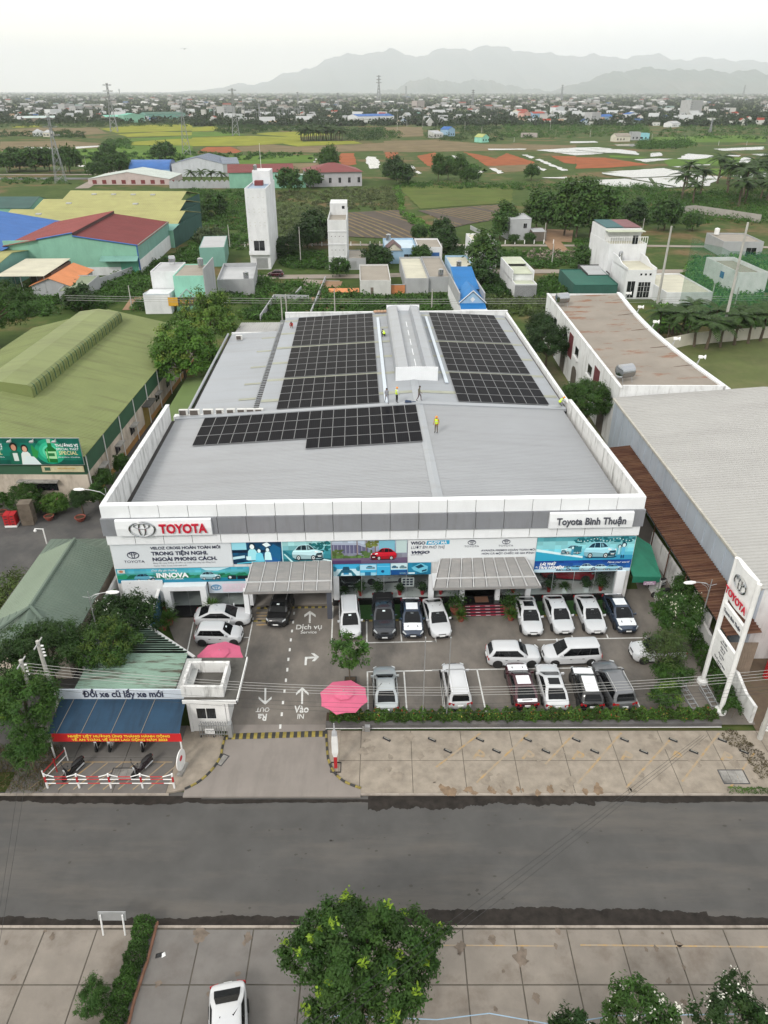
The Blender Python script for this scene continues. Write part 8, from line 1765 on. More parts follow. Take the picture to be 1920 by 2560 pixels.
for (k,px,py,s_,lb) in (('dark',946,668,1.15,'dark round tree before the blue and white house'),('round',1050,660,.95,'green round tree before the blue front'),('tall',1205,690,1.75,'bright tall tree beside the blue tiled house'),('dark',1195,715,1.2,'dark tree at the foot of the bright tall tree'),('round',1048,600,.9,'small tree at the ploughed plot'),('dark',1105,600,1.2,'wide dark tree at the lane bend'),('dark',1110,625,1.3,'dark tree mass right of the blue front'),('tall',1262,590,1.7,'tall dark tree left of the farmhouse'),('tall',1248,600,1.2,'shorter tree left of the farmhouse'),('round',1283,607,.6,'small tree in front of the farmhouse'),('round',1322,607,.6,'small tree at the farmhouse shed'),('tall',1340,575,2.0,'first tall tree of the row right of the farmhouse'),('tall',1365,580,1.9,'second tall tree of the row right of the farmhouse'),('tall',1410,588,2.3,'third tall tree in the row by the dirt track'),('tall',1440,592,2.2,'fourth tall tree in the row by the dirt track'),('tall',1475,592,2.4,'fifth tall tree in the row by the dirt track'),('tall',1502,596,2.2,'last tall tree in the row by the dirt track'),('dark',1585,560,1.5,'dark spreading tree behind the tall white house'),('round',1660,575,1.7,'broad green tree right of the tall white house'),('round',1730,575,1.1,'green tree in the fenced field'),('round',1470,680,1.35,'broad leafy tree left of the dark shed'),('dark',720,640,1.2,'dark tree right of the tower'),('dark',795,610,1.9,'large dark tree left of the four storey house'),('dark',770,622,1.5,'second dark tree left of the four storey house'),('round',540,540,1.6,'round dark shrub tree in the left scrub'),('pale',530,610,2.2,'pale willow like shrub by the factory end'),('round',850,690,.9,'small tree at the lane before the four storey house'),('round',725,482,1.9,'green tree before the sea green hall'),('round',783,470,1.6,'green tree at the hall corner'),('tall',830,440,1.9,'tall tree behind the red roofed hall'),('tall',815,432,1.9,'loose tall tree left behind the hall'),('dark',1000,460,2.2,'very large dark spreading tree at the pond row'),('dark',985,448,2.0,'large spreading tree behind the dark one'),('tall',1095,452,1.7,'tree right of the large spreading tree'),('tall',1120,448,1.6,'second tree right of the large spreading tree'),('tall',1150,455,1.7,'third tree right of the large spreading tree'),('round',1175,458,1.5,'fourth tree right of the large spreading tree'),('round',1328,450,1.4,'single round tree at the pond bank'),('round',1350,540,1.6,'tree behind the farm row'),('dark',1425,560,2.2,'dark tree behind the row by the track'),('round',275,400,2.0,'tree group at the left red field'),('round',400,402,2.2,'left one of two small round trees by the red field'),('round',415,400,2.4,'right one of two small round trees by the red field'),('round',260,428,1.9,'dark tree beside the lattice tower'),('round',300,440,2.0,'dark tree left of the blue barrel roof'),('round',245,445,1.8,'low dark tree at the striped warehouse'),('round',50,425,2.6,'roadside tree left of the lattice tower'),('round',90,428,2.6,'second roadside tree left of the lattice tower'),('round',25,430,2.4,'roadside tree at the left edge'),('round',125,427,2.4,'roadside tree touching the lattice tower'),('round',175,432,2.5,'roadside tree right of the lattice tower'),('dark',205,775,1.1,'dark tree by the orange cottage'),('dark',420,1160,.0,'')):
    if s_ > 0: plant_px(k,px,py,s_,lb)
for i,(px,py,s_) in enumerate(((1640,850,1.5),(1665,858,1.3),(1700,862,1.6),(1735,866,1.5),(1765,872,1.7),(1800,868,1.4),(1835,862,1.6),(1870,858,1.5),(1900,852,1.6),(1680,835,1.5),(1720,838,1.5),(1780,836,1.6),(1850,832,1.5),(1910,826,1.5),(505,462,1.6),(530,464,1.7),(555,465,1.5),(480,461,1.5))): plant_px('palm',px,py,s_*1.0,'fan palm in the row along the white plastered wall' if i < 14 else 'palm behind the scalloped grey wall',cat='palm',group='palms by the netting' if i < 14 else 'palms behind the scalloped wall')
for i in range(34): plant_px('palm',rng.uniform(1700,2050),rng.uniform(455,520),rng.uniform(2.2,3.4),'coconut palm in the grove at the right edge',cat='palm',group='palm grove at the right')
for i in range(26): plant_px('palm',752+i*4.1+rng.uniform(-2,2),350+rng.uniform(-2,2),rng.uniform(2.2,3.0),'palm in the row beside the yellow field',cat='palm',group='palm row by the yellow field')
# scrub of the empty lots: uncountable
def inpoly(x,y,P_):
    c_ = False
    for i in range(len(P_)):
        (x1,y1),(x2,y2) = P_[i],P_[(i+1) % len(P_)]
        if (y1 > y) != (y2 > y) and x < (x2-x1)*(y-y1)/(y2-y1)+x1: c_ = not c_
    return c_
def scrub(name,label,regions,seed,hmax,size):
    rs = np.random.default_rng(seed); Ps = []; Cs = []
    for (poly_,n,hs,tone) in regions:
        n = int(n*1.9)
        P_ = [G(*p) for p in poly_]; xs = [p[0] for p in P_]; ys = [p[1] for p in P_]; got = 0; tries = 0
        while got < n and tries < n*6:
            tries += 1; x,y = rs.uniform(min(xs),max(xs)),rs.uniform(min(ys),max(ys))
            if not inpoly(x,y,P_): continue
            got += 1; k = 46; h = hs*rs.uniform(.4,1.3); w = h*rs.uniform(.9,1.7); d = rs.normal(size=(k,3)); d /= np.linalg.norm(d,axis=1)[:,None]; d[:,2] = np.abs(d[:,2]); d *= rs.uniform(.45,1.0,(k,1))
            Ps.append(np.array([x,y,-.1])+d*np.array([w,w,h])); t = rs.uniform(.6,1.35); Cs.append(np.array(tone)[None]*1.35*t*rs.uniform(.7,1.3,(k,1)))
    P = np.concatenate(Ps); C = np.concatenate(Cs); V = leaves(P,np.tile([0,0,1.],(len(P),1))+rs.normal(size=P.shape)*.6,size,size*.45,None,0,rs)
    tag(add(name,fast_quads(name,V,np.clip(C,.003,.6),m_leaf)),label,kind='stuff')
scrub('scrub','tangled green scrub on the empty lots behind the showroom',(([(520,760),(930,770),(930,735),(620,690),(560,720)],120,1.3,GM),([(870,800),(1130,790),(1120,742),(900,742),(860,770)],150,1.2,GM),([(1200,790),(1370,790),(1380,745),(1210,735)],90,.8,(.06,.09,.025)),([(1200,740),(1280,740),(1255,690),(1200,690)],70,1.3,GD),([(1345,745),(1430,735),(1440,690),(1345,700)],60,1.2,GM),([(700,670),(815,672),(812,635),(705,632)],70,1.2,GM),([(880,665),(955,660),(955,630),(885,632)],40,1.2,GM),([(1110,680),(1180,675),(1180,620),(1115,620)],60,1.4,GD),([(1240,670),(1500,668),(1510,640),(1245,625)],120,1.2,GM),([(480,620),(620,625),(615,480),(470,475)],260,1.5,GM),([(700,610),(830,605),(820,520),(690,520)],130,1.3,(.075,.10,.04)),([(695,520),(1000,525),(990,470),(680,480)],160,1.1,(.08,.10,.04)),([(1010,530),(1040,545),(1130,595),(1100,600),(1005,545),(985,465),(1000,462)],90,1.0,GL),([(240,740),(360,740),(400,660),(330,650)],140,1.4,GM),([(400,660),(500,655),(505,600),(430,640)],60,1.0,GM),([(1520,560),(1920,560),(1920,480),(1400,478),(1330,520)],420,2.3,GM),([(1700,700),(1925,720),(1925,640),(1740,640)],90,1.2,GL),([(1640,830),(1930,815),(1930,745),(1650,755)],150,1.0,GL),([(1000,470),(1660,480),(1660,466),(1000,455)],160,2.0,GM),([(0,460),(180,460),(180,446),(0,446)],30,1.2,GM),([(0,800),(250,770),(330,745),(340,725),(0,740)],110,1.2,GM),([(335,775),(570,775),(570,748),(345,748)],70,1.1,GM),([(600,800),(860,795),(850,765),(620,765)],60,.8,GM),([(1640,760),(1930,760),(1930,690),(1700,690)],120,1.0,GL),([(1440,640),(1520,640),(1520,600),(1440,600)],30,1.2,GM),([(1000,470),(980,520),(820,500),(830,470)],60,1.2,(.08,.10,.04))),201,1.5,.34)
scrub('field_edges','bushes and weeds along the field banks',(([(0,400),(480,405),(480,380),(0,378)],90,1.8,GM),([(480,400),(800,398),(800,385),(480,380)],50,1.6,GM),([(250,370),(330,372),(320,350),(270,350)],60,2.4,GM),([(0,342),(210,345),(210,330),(0,328)],70,3.2,GD),([(540,334),(640,336),(640,312),(545,310)],70,4.0,GD),([(640,332),(840,325),(840,312),(640,315)],90,3.2,GD),([(870,352),(960,350),(960,322),(860,325)],70,4.5,GD),([(1060,350),(1210,356),(1260,352),(1250,320),(1090,310)],110,4.0,GD),([(1250,346),(1440,346),(1440,308),(1260,305)],170,4.0,GM),([(1440,340),(1620,345),(1620,310),(1440,305)],130,4.2,GM),([(1590,374),(1740,370),(1720,352),(1600,355)],90,3.4,GM),([(1640,345),(1930,350),(1930,300),(1680,305)],160,3.0,GM),([(960,345),(1000,345),(1000,330),(960,330)],20,3.0,GM),([(1120,390),(1200,420),(1215,430),(1170,425),(1110,395)],40,1.4,GM),([(0,318),(300,318),(470,316),(470,302),(0,300)],170,4.5,GD),([(470,312),(960,316),(960,300),(470,300)],170,4.5,GD)),202,3.0,.62)

# ================================================================ POTTED PLANTS
def potted(label,u,v,z,pot,h,kind,seed,r_=.2,bw=True):
    p = BW(u,v,z) if bw else (u,v,z); t_ = thing('potted_plant',label,'potted plant',p); mp_ = dict(red=mat('red_pot',(.40,.015,.02),.35,.05,2),white=mat('white_pot',(.72,.73,.73),.4,.05,2),clay=mat('clay',0),black=m_plastic)[pot]
    if pot == 'white': MB().rings([[(-r_,-r_,0),(r_,-r_,0),(r_,r_,0),(-r_,r_,0)],[(-r_*1.1,-r_*1.1,.42),(r_*1.1,-r_*1.1,.42),(r_*1.1,r_*1.1,.42),(-r_*1.1,r_*1.1,.42)]]).build('pot',mp_,t_)
    else: MB().lathe([(r_*.7,0),(r_,.38),(r_*1.12,.40),(r_*1.12,.46),(r_*.9,.46)],12).build('pot',mp_,t_,smooth=40)
    rs = np.random.default_rng(seed)
    if kind == 'spiky':
        n = 110; a = rs.uniform(0,6.28,n); el = rs.uniform(.15,1.45,n); d = np.stack([np.cos(a)*np.cos(el),np.sin(a)*np.cos(el),np.sin(el)],1); L_ = h*rs.uniform(.7,1,n); b = np.array([0,0,.42]); s_ = np.stack([-np.sin(a),np.cos(a),np.zeros(n)],1)*.035; tip = b+d*L_[:,None]; tip[:,2] -= .25*np.cos(el)*L_; mid = b+d*(L_*.55)[:,None]; V = np.stack([np.tile(b,(n,1)),mid+s_,tip,mid-s_],1); C = np.array(GL)[None]*rs.uniform(.6,1.4,(n,1))
    else:
        n = 420; d = rs.normal(size=(n,3))*np.array([.26,.26,.25])*h; P = d+np.array([0,0,.42+h*.55]); V = leaves(P,np.tile([0,0,1.],(n,1)),.085*(1+h*.3),.035*(1+h*.2),None,0,rs); C = np.array(GM)[None]*rs.uniform(.5,1.4,(n,1))
    add('foliage',fast_quads('foliage',V,C,m_leaf),t_); MB().tube([(0,0,.4),(0,0,.42+h*.5)],.025,5).build('stem',m_bark,t_); return t_
for i,(u,pot,h,kd,lb) in enumerate(((-2.75,'white',.7,'spiky','potted plant in a white pot at the left showroom column'),(-1.35,'red',.9,'bushy','potted plant in a red pot, first right of the left column'),(.15,'white',.95,'bushy','potted plant in a white pot inside the left window'),(2.05,'red',.6,'bushy','potted plant in a red pot behind the dark blue car'),(4.0,'red',.7,'bushy','potted plant in a red pot before the middle column'),(5.6,'red',.5,'bushy','red pot left under the entrance canopy'),(11.9,'red',.5,'bushy','red pot right under the entrance canopy'),(15.05,'red',.8,'bushy','potted plant in a red pot left of the red car'),(16.4,'white',.8,'spiky','potted plant in a white cube pot below the red car'),(18.3,'white',.7,'bushy','potted plant in a white cube pot at the right window'),(19.6,'red',1.1,'bushy','tall potted plant in a red pot at the right end'))): potted(lb,u,.75,.602,pot,h,kd,300+i)
potted('large bushy plant in a clay pot left of the red steps',6.75,-1.3,.014,'clay',1.5,'bushy',320,.5); potted('large bushy plant in a clay pot right of the red steps',11.25,-1.35,.014,'clay',1.5,'bushy',321,.5); potted('spiky plant in a clay pot at the foot of the left bush',7.0,-2.3,.014,'clay',1.0,'spiky',322,.32); potted('spiky plant in a clay pot at the foot of the right bush',11.2,-2.3,.014,'clay',1.0,'spiky',323,.32); potted('spiky palm in a clay pot by the white portal',-13.9,-.8,.22,'clay',1.5,'spiky',324,.38)
for i,(px,py,lb) in enumerate(((425,1560,'spiky plant nearest the blue hoarding'),(408,1575,'clay potted plant halfway down the hoarding'),(398,1600,'clay potted plant at the lower hoarding'),(420,1530,'tall spiky plant at the porch corner'))): x,y = G(px,py); potted(lb,x,y,.014,'clay',1.3 if i in (0,3) else .8,'spiky',330+i,.35,False)
st_ = thing('display_stand','standing price board inside the left showroom window','stand',BW(2.75,1.15,.602),BT); MB().box(-.55,.55,-.02,.02,.55,1.5).build('board',m_white,st_); [MB().box(-.45+a*.32,-.2+a*.32,-.03,-.022,.7+b*.26,.88+b*.26).build('print',m_navy,st_) for a in range(3) for b in range(3)]; MB().tube([(-.4,0,0),(-.4,0,.55)],.02,5).tube([(.4,0,0),(.4,0,.55)],.02,5).build('legs',m_steel,st_)
tb = thing('reception_table','white counter with papers inside the right window','table',BW(13.9,1.6,.602),BT); MB().box(-.7,.7,-.4,.4,.7,.76).build('top',m_white,tb); MB().box(-.6,.6,-.3,.3,0,.7).build('cabinet',m_int,tb); MB().box(-.4,.1,-.2,.1,.761,.77).build('paper',m_greyprint,tb)

# ================================================================ PEOPLE ON THE ROOF
def person(label,loc,rotz,pose,shirt,trousers,helmet=None,vest=None,skin=(.28,.16,.10),hair=(.015,.012,.01)):
    t_ = thing('person',label,'person',loc,rotz)
    if pose == 'stand': J = dict(pel=(0,0,.95),spi=(0,0,1.14),che=(0,.01,1.34),nec=(0,.02,1.49),hea=(0,.04,1.60),top=(0,.03,1.68),sl=(-.19,0,1.42),sr=(.19,0,1.42),el=(-.26,-.03,1.15),er=(.26,-.03,1.15),wl=(-.25,.12,.95),wr=(.24,.14,.97),hl=(-.09,0,.90),hr=(.09,0,.90),kl=(-.12,.04,.49),kr=(.11,.02,.49),al=(-.13,-.01,.08),ar=(.12,-.02,.08),tl=(-.15,.15,.035),tr=(.14,.14,.035))
    elif pose == 'walk': J = dict(pel=(0,0,.94),spi=(0,.01,1.13),che=(0,.03,1.33),nec=(0,.05,1.48),hea=(0,.08,1.59),top=(0,.08,1.67),sl=(-.19,.02,1.41),sr=(.19,.02,1.41),el=(-.25,-.12,1.16),er=(.25,.12,1.16),wl=(-.22,-.08,.95),wr=(.2,.28,1.02),hl=(-.09,0,.89),hr=(.09,0,.89),kl=(-.1,.2,.5),kr=(.1,-.05,.49),al=(-.1,.22,.09),ar=(.1,-.26,.12),tl=(-.11,.38,.05),tr=(.11,-.12,.035))
    else: J = dict(pel=(0,-.18,.34),spi=(0,-.06,.52),che=(0,.12,.68),nec=(0,.24,.80),hea=(0,.32,.88),top=(0,.36,.95),sl=(-.19,.14,.73),sr=(.19,.14,.73),el=(-.24,.34,.54),er=(.24,.34,.54),wl=(-.12,.52,.36),wr=(.12,.54,.34),hl=(-.1,-.16,.30),hr=(.1,-.16,.30),kl=(-.18,.22,.44),kr=(.18,.20,.46),al=(-.15,.02,.08),ar=(.15,.0,.08),tl=(-.17,.18,.035),tr=(.17,.16,.035))
    rad = dict(pel=.145,spi=.13,che=.155,nec=.058,hea=.088,top=.07,sl=.075,sr=.075,el=.048,er=.048,wl=.034,wr=.034,hl=.098,hr=.098,kl=.064,kr=.064,al=.045,ar=.045,tl=.038,tr=.038)
    names = list(J); E_ = [('pel','spi'),('spi','che'),('che','nec'),('nec','hea'),('hea','top'),('che','sl'),('che','sr'),('sl','el'),('sr','er'),('el','wl'),('er','wr'),('pel','hl'),('pel','hr'),('hl','kl'),('hr','kr'),('kl','al'),('kr','ar'),('al','tl'),('ar','tr')]
    me = bpy.data.meshes.new('skel'); me.from_pydata([J[n_] for n_ in names],[(names.index(a),names.index(b)) for a,b in E_],[]); o_ = bpy.data.objects.new('skel',me); col.objects.link(o_)
    o_.modifiers.new('skin','SKIN'); 
    for i,n_ in enumerate(names): me.skin_vertices[0].data[i].radius = (rad[n_],)*2; me.skin_vertices[0].data[i].use_root = n_ == 'pel'
    sm = o_.modifiers.new('sub','SUBSURF'); sm.levels = 1; sm.render_levels = 1
    dg = bpy.context.evaluated_depsgraph_get(); bm = bpy.data.meshes.new_from_object(o_.evaluated_get(dg)); bpy.data.objects.remove(o_)
    V = [tuple(v.co) for v in bm.vertices]; F_ = [tuple(p.vertices) for p in bm.polygons]; cols = []
    part = {}; 
    for a,b in E_: part[(a,b)] = shirt if (a,b) in (('pel','spi'),('spi','che'),('che','sl'),('che','sr'),('sl','el'),('sr','er'),('el','wl'),('er','wr')) else (skin if a in ('che','nec','hea') and b in ('nec','hea','top') else trousers)
    for a,b in (('al','tl'),('ar','tr')): part[(a,b)] = (.03,.028,.026)
    for f in F_:
        c = Vector((0,0,0))
        for i in f: c += Vector(V[i])
        c /= len(f); best = None
        for e in E_:
            A,B2 = Vector(J[e[0]]),Vector(J[e[1]]); t = max(0,min(1,(c-A).dot(B2-A)/max((B2-A).length_squared,1e-9))); d = (c-A.lerp(B2,t)).length-(rad[e[0]]*(1-t)+rad[e[1]]*t)
            if best is None or d < best[0]: best = (d,e)
        cols.append(part[best[1]])
    mb = MB(); mb.v = V; mb.f = F_; mb.c = cols; mb.mi = [0]*len(F_)
    for w,e in (('wl','el'),('wr','er')):                     # palm, four fingers, thumb
        W_,E2 = Vector(J[w]),Vector(J[e]); d = (W_-E2).normalized(); s_ = d.cross(Vector((0,1,.3))).normalized(); mb.tube([W_-d*.01,W_+d*.05,W_+d*.085],[.03,.038,.03],6,c=skin)
        for k in range(4): b0 = W_+d*.08+s_*(k-1.5)*.018; q = b0+d*(.035,.042,.040,.03)[k]; mb.tube([b0,q,q+d*.02+Vector((0,.012,-.012))],[.0095,.009,.007],5,c=skin)
        b0 = W_+d*.03+s_*.034; mb.tube([b0,b0+s_*.03+d*.02,b0+s_*.03+d*.05],[.011,.010,.008],5,c=skin)
    H_ = Vector(J['hea']); mb.tube([H_+Vector((0,.075,.0)),H_+Vector((0,.108,-.015))],[.012,.016],5,c=skin)
    for s_ in (-1,1): mb.tube([H_+Vector((s_*.085,0,-.02)),H_+Vector((s_*.098,-.01,.025))],[.012,.016],5,c=skin); mb.box(H_.x+s_*.034-.012,H_.x+s_*.034+.012,H_.y+.080,H_.y+.088,H_.z+.008,H_.z+.02,c=(.01,.01,.01))
    mb.box(H_.x-.025,H_.x+.025,H_.y+.078,H_.y+.086,H_.z-.05,H_.z-.042,c=(.15,.05,.04)); mb.build('body',mat_attr('cloth_and_skin',.8,.2),t_,smooth=70)
    T_ = Vector(J['top']); dome = [(.112,-.03),(.118,.0),(.105,.05),(.07,.085),(.02,.1)]
    if helmet: hb_ = MB().lathe([(.155,-.035),(.16,-.03)]+dome,12).build('helmet',mat('helmet_%d' % int(helmet[0]*100),helmet,.35,.03,2),t_,tuple(T_+Vector((0,0,.0))),smooth=50)
    else: MB().lathe([(.095,-.05),(.10,.0),(.085,.045),(.04,.07),(.01,.075)],12).build('hair',mat('hair',hair,.7),t_,tuple(T_-Vector((0,.015,.005))),smooth=60)
    if vest:
        S,C2,N_ = Vector(J['spi']),Vector(J['che']),Vector(J['nec']); ax = (C2-S).normalized(); rx = Vector((1,0,0)); ry = ax.cross(rx).normalized(); rings = []
        for c_,a,b in ((S-ax*.16,.175,.15),(S,.172,.15),(C2,.20,.165),(C2+ax*.09,.17,.13),(N_-ax*.015,.085,.08)): rings.append([tuple(c_+rx*a*math.cos(t*.5236)+ry*b*math.sin(t*.5236)) for t in range(12)])
        MB().rings(rings).build('safety_vest',mat('hi_vis',vest,.6,.05,2),t_,smooth=60); c_ = C2-ax*.1; MB().rings([[tuple(c_+ax*h_+rx*.196*math.cos(t*.5236)+ry*.168*math.sin(t*.5236)) for t in range(12)] for h_ in (-.025,.025)],caps=False).build('reflective_band',mat('reflective',(.6,.6,.58),.4),t_)
    return t_
def on_roof(u,v,dz=.06): return BW(u,v,roof_z(u)+dz)
HV = (.55,.75,.04); person('person in grey trousers with red cloth by the cable tray',on_roof(1.75,23.72,.21),R(200),'walk',(.30,.32,.36),(.30,.31,.36)); person('person in yellow vest, black trousers and orange helmet by the flashing',on_roof(2.85,23.7,.21),R(-60),'stand',(.62,.63,.63),(.012,.012,.014),(.75,.30,.03),HV); person('person in brown clothes walking on the ridge flashing',on_roof(5.25,23.75,.21),R(-100),'walk',(.13,.12,.085),(.14,.11,.115)); person('person in yellow vest and orange helmet alone on the front roof',on_roof(6.35,15.7),R(150),'stand',(.45,.22,.04),(.13,.10,.07),(.75,.32,.05),HV); person('person in green vest crouching beside the ridge vent',on_roof(2.35,48.8),R(30),'crouch',(.03,.05,.04),(.02,.02,.02),None,(.35,.75,.12)); person('person in white helmet crouching at the right parapet',on_roof(20.9,24.3,.1),R(-80),'crouch',(.25,.28,.25),(.22,.22,.24),(.75,.75,.74),(.45,.70,.08)); person('person in red top at the far left roof edge',on_roof(-10.9,56.2),R(180),'crouch',(.45,.06,.05),(.30,.20,.16),None,None)
bg = thing('tool_bag','dark blue tool bag on the flashing between two people','bag',on_roof(4.1,23.6,.2),BT); MB().rings([[(-.35,-.15,0),(.35,-.15,0),(.35,.15,0),(-.35,.15,0)],[(-.38,-.18,.12),(.36,-.17,.1),(.36,.17,.1),(-.38,.18,.12)],[(-.25,-.08,.24),(.2,-.08,.18),(.2,.08,.18),(-.25,.08,.24)]]).build('bag',mat('navy_cloth',(.03,.05,.10),.8,.2,4),bg,smooth=50); MB().box(.4,.8,-.06,.06,0,.07).build('tool_roll',mat('navy_cloth',0),bg)
rg = thing('cloth_heap','small heap of brown sacks at the rear of the roof','sacks',on_roof(2.4,61.2,.15),BT)
for k in range(5): MB().lathe([(.1,0),(.35,.08),(.38,.2),(.2,.34),(.03,.38)],9).build('sack',mat('sackcloth',(.38,.24,.16),.9,.2,2),rg,(-.9+k*.5,.1*(k % 2),0),smooth=50)
lm = thing('loose_sheet','loose metal sheet and wires by the crouching roofer','sheet',on_roof(20.2,23.9,.2),BT); MB().box(-.7,.6,-.35,.25,0,.03).build('sheet',m_roof2,lm)
# small street things at the bottom left
sgb = thing('road_sign','low white sign frame on two legs at the lower left kerb','sign',(-14.75,22.72,0),0)
for x in (0,1.15): MB().tube([(x,-.25,0),(x,0,1.35)],.045,6).build('leg',m_white,sgb)
MB().rings([[(-.15,-.04,.95),(1.3,-.04,.95),(1.3,0,.95),(-.15,0,.95)],[(-.15,.10,1.45),(1.3,.10,1.45),(1.3,.14,1.45),(-.15,.14,1.45)]]).build('board',m_steel,sgb)
bagd = thing('litter','torn black and white bag on the lower pavement','litter',(*G(398,2388),.0),R(20)); MB().rings([[(-.22,-.1,0),(.15,-.12,0),(.2,.1,0),(-.15,.12,0)],[(-.1,-.05,.1),(.08,-.05,.07),(.1,.05,.06),(-.08,.06,.11)]]).build('black_bag',m_plastic,bagd,smooth=60); MB().rings([[(.1,-.18,0),(.32,-.14,0),(.3,.08,0),(.12,.05,0)],[(.15,-.1,.05),(.25,-.1,.04),(.25,0,.05),(.15,0,.06)]]).build('white_paper',m_white,bagd)
tag(MB().tube([(-22,17.6,.55),(-4.5,17.75,.4),(-2.2,18.35,.5),(2.5,18.2,.45),(5.0,18.45,.5),(8.0,18.0,.4),(11,18.35,.5),(25,18.5,.5)],.025,5).build('blue_hose',mat('blue_hose',(.28,.40,.52),.6)),'pale blue hose strung along the bottom edge plants','hose')
rub = np.random.default_rng(9); tag(fast_r := add('rubble',(lambda P: fast_quads('rubble',leaves(P,np.tile([0,0,1.],(len(P),1)),.5,.35,None,0,rub),np.array([[.27,.22,.18]])*rub.uniform(.5,1.4,(len(P),1)),m_leaf))(np.stack([rub.uniform(38,54,900),rub.uniform(199,212,900),rub.uniform(-.1,1.0,900)*rub.uniform(0,1,900)],1))),'rubble heap by the dirt track',kind='stuff')
for k in ST: 
    for o_ in ST[k]:
        for c_ in list(o_.children): bpy.data.objects.remove(c_)
        bpy.data.objects.remove(o_)
# ================================================================ FAR TOWN, PYLONS, HAZE
m_town = mat_attr('town_paint',.85,.2)
def town_house(kind,w,d,h,wall,roof):
    mb = MB(); wc,rc = hexc(*wall),hexc(*roof)
    mb.box(-w/2,w/2,0,d,0,h,c=wc)
    if kind == 'gable': 
        for s_ in (-1,1): mb.poly([(-w/2-.3,d/2,h+w*.22),(w/2+.3,d/2,h+w*.22),(w/2+.3,d/2+s_*(d/2+.3),h-.1),(-w/2-.3,d/2+s_*(d/2+.3),h-.1)][::-s_],c=rc)
        for s_ in (-1,1): mb.poly([(s_*w/2,0,h),(s_*w/2,d,h),(s_*w/2,d/2,h+w*.21)][::s_],c=wc)
    elif kind == 'front':
        for s_ in (-1,1): mb.poly([(0,-.3,h+w*.3),(0,d+.3,h+w*.3),(s_*(w/2+.3),d+.3,h-.1),(s_*(w/2+.3),-.3,h-.1)][::-s_],c=rc)
        mb.poly([(-w/2,0,h),(w/2,0,h),(0,0,h+w*.29)],c=wc)
    else: mb.box(-w/2-.2,w/2+.2,-.2,d+.2,h,h+.3,c=rc)
    nw = max(1,int(w/3)); 
    for fl in range(max(1,int(h/3.2))):
        for i in range(nw): x = -w/2+(i+.5)*w/nw; mb.box(x-.5,x+.5,-.04,-.005,fl*3.2+1.1,fl*3.2+2.3,c=hexc(60,65,70))
    return mb.mesh('town_house',m_town)
TH = [('red roofed white house among the trees of the distant town',town_house('front',7,10,5,(200,200,196),(140,66,52))),('low grey roofed house in the distant town',town_house('gable',12,8,3.2,(190,190,186),(150,152,152))),('long pale metal roofed shed in the distant town',town_house('gable',20,9,3.6,(175,175,172),(170,172,172))),('small flat roofed white house in the distant town',town_house('flat',7,9,4.2,(205,206,204),(150,146,138))),('blue roofed house in the distant town',town_house('gable',10,8,3.6,(170,182,190),(58,84,122))),('tall narrow grey house in the distant town',town_house('flat',6,9,9.5,(185,183,180),(150,148,145))),('tan roofed cottage in the distant town',town_house('gable',9,7,3.0,(205,195,175),(140,120,100))),('teal painted house in the distant town',town_house('flat',9,8,4.4,(150,190,180),(120,140,140)))]
r8 = random.Random(88); spots = []
while len(spots) < 1250:
    px,py = r8.uniform(-350,2300),233+82*r8.random()**1.6
    if py > 296 and r8.random() < .55: continue
    if py > 306 and px < 640: continue
    if 540 < px < 900 and 268 < py < 300 and r8.random() < .4: continue
    x,y = G(px,py); spots.append((y,x))
spots.sort(); 
for i,(y,x) in enumerate(spots[:300]):
    k = r8.choices(range(8),[2,5,4,5,1.4,1.2,3,.8])[0]; o_ = add('town_house',TH[k][1],None,(x,y,-.15),R(r8.uniform(-25,25)+(90 if r8.random() < .3 else 0)),(r8.uniform(.7,1.2),r8.uniform(.8,1.2),r8.uniform(.85,1.25))); tag(o_,TH[k][0],'house','houses of the distant town')
allv = []; 
V_,F_,K_ = [],[],[]
for (y,x) in spots[300:]:
    w,d,h = r8.uniform(8,20),r8.uniform(7,14),r8.choice((3.2,3.6,4.5,7.5)); s_ = 1+y/16000.; w *= s_; d *= s_; h *= s_; a = R(r8.uniform(-30,30)); c_,s2 = math.cos(a),math.sin(a); i = len(V_)
    for z in (0,h): V_ += [(x+p*c_-q*s2,y+p*s2+q*c_,z) for p,q in ((-w/2,-d/2),(w/2,-d/2),(w/2,d/2),(-w/2,d/2))]
    V_ += [(x-w/2*c_,y-w/2*s2,h+w*.16),(x+w/2*c_,y+w/2*s2,h+w*.16)]
    wc = _sc((.36,.36,.35),r8.uniform(.5,1.3)); rc = r8.choices([(.30,.30,.30),(.48,.48,.47),(.20,.18,.16),(.20,.07,.05),(.07,.12,.22),(.16,.21,.19)],[5,2.5,4,1.0,.5,.7])[0]
    for q in ((0,1,5,4),(1,2,6,5),(2,3,7,6),(3,0,4,7)): F_.append(tuple(i+k for k in q)); K_.append(wc)
    for q in ((4,5,9,8),(7,8,9,6),): F_.append(tuple(i+k for k in q)); K_.append(rc)
mb = MB(); mb.v,mb.f,mb.c,mb.mi = V_,F_,K_,[0]*len(F_); tag(mb.build('distant_town',m_town),'haze softened roofs of the town reaching to the hills',kind='stuff')
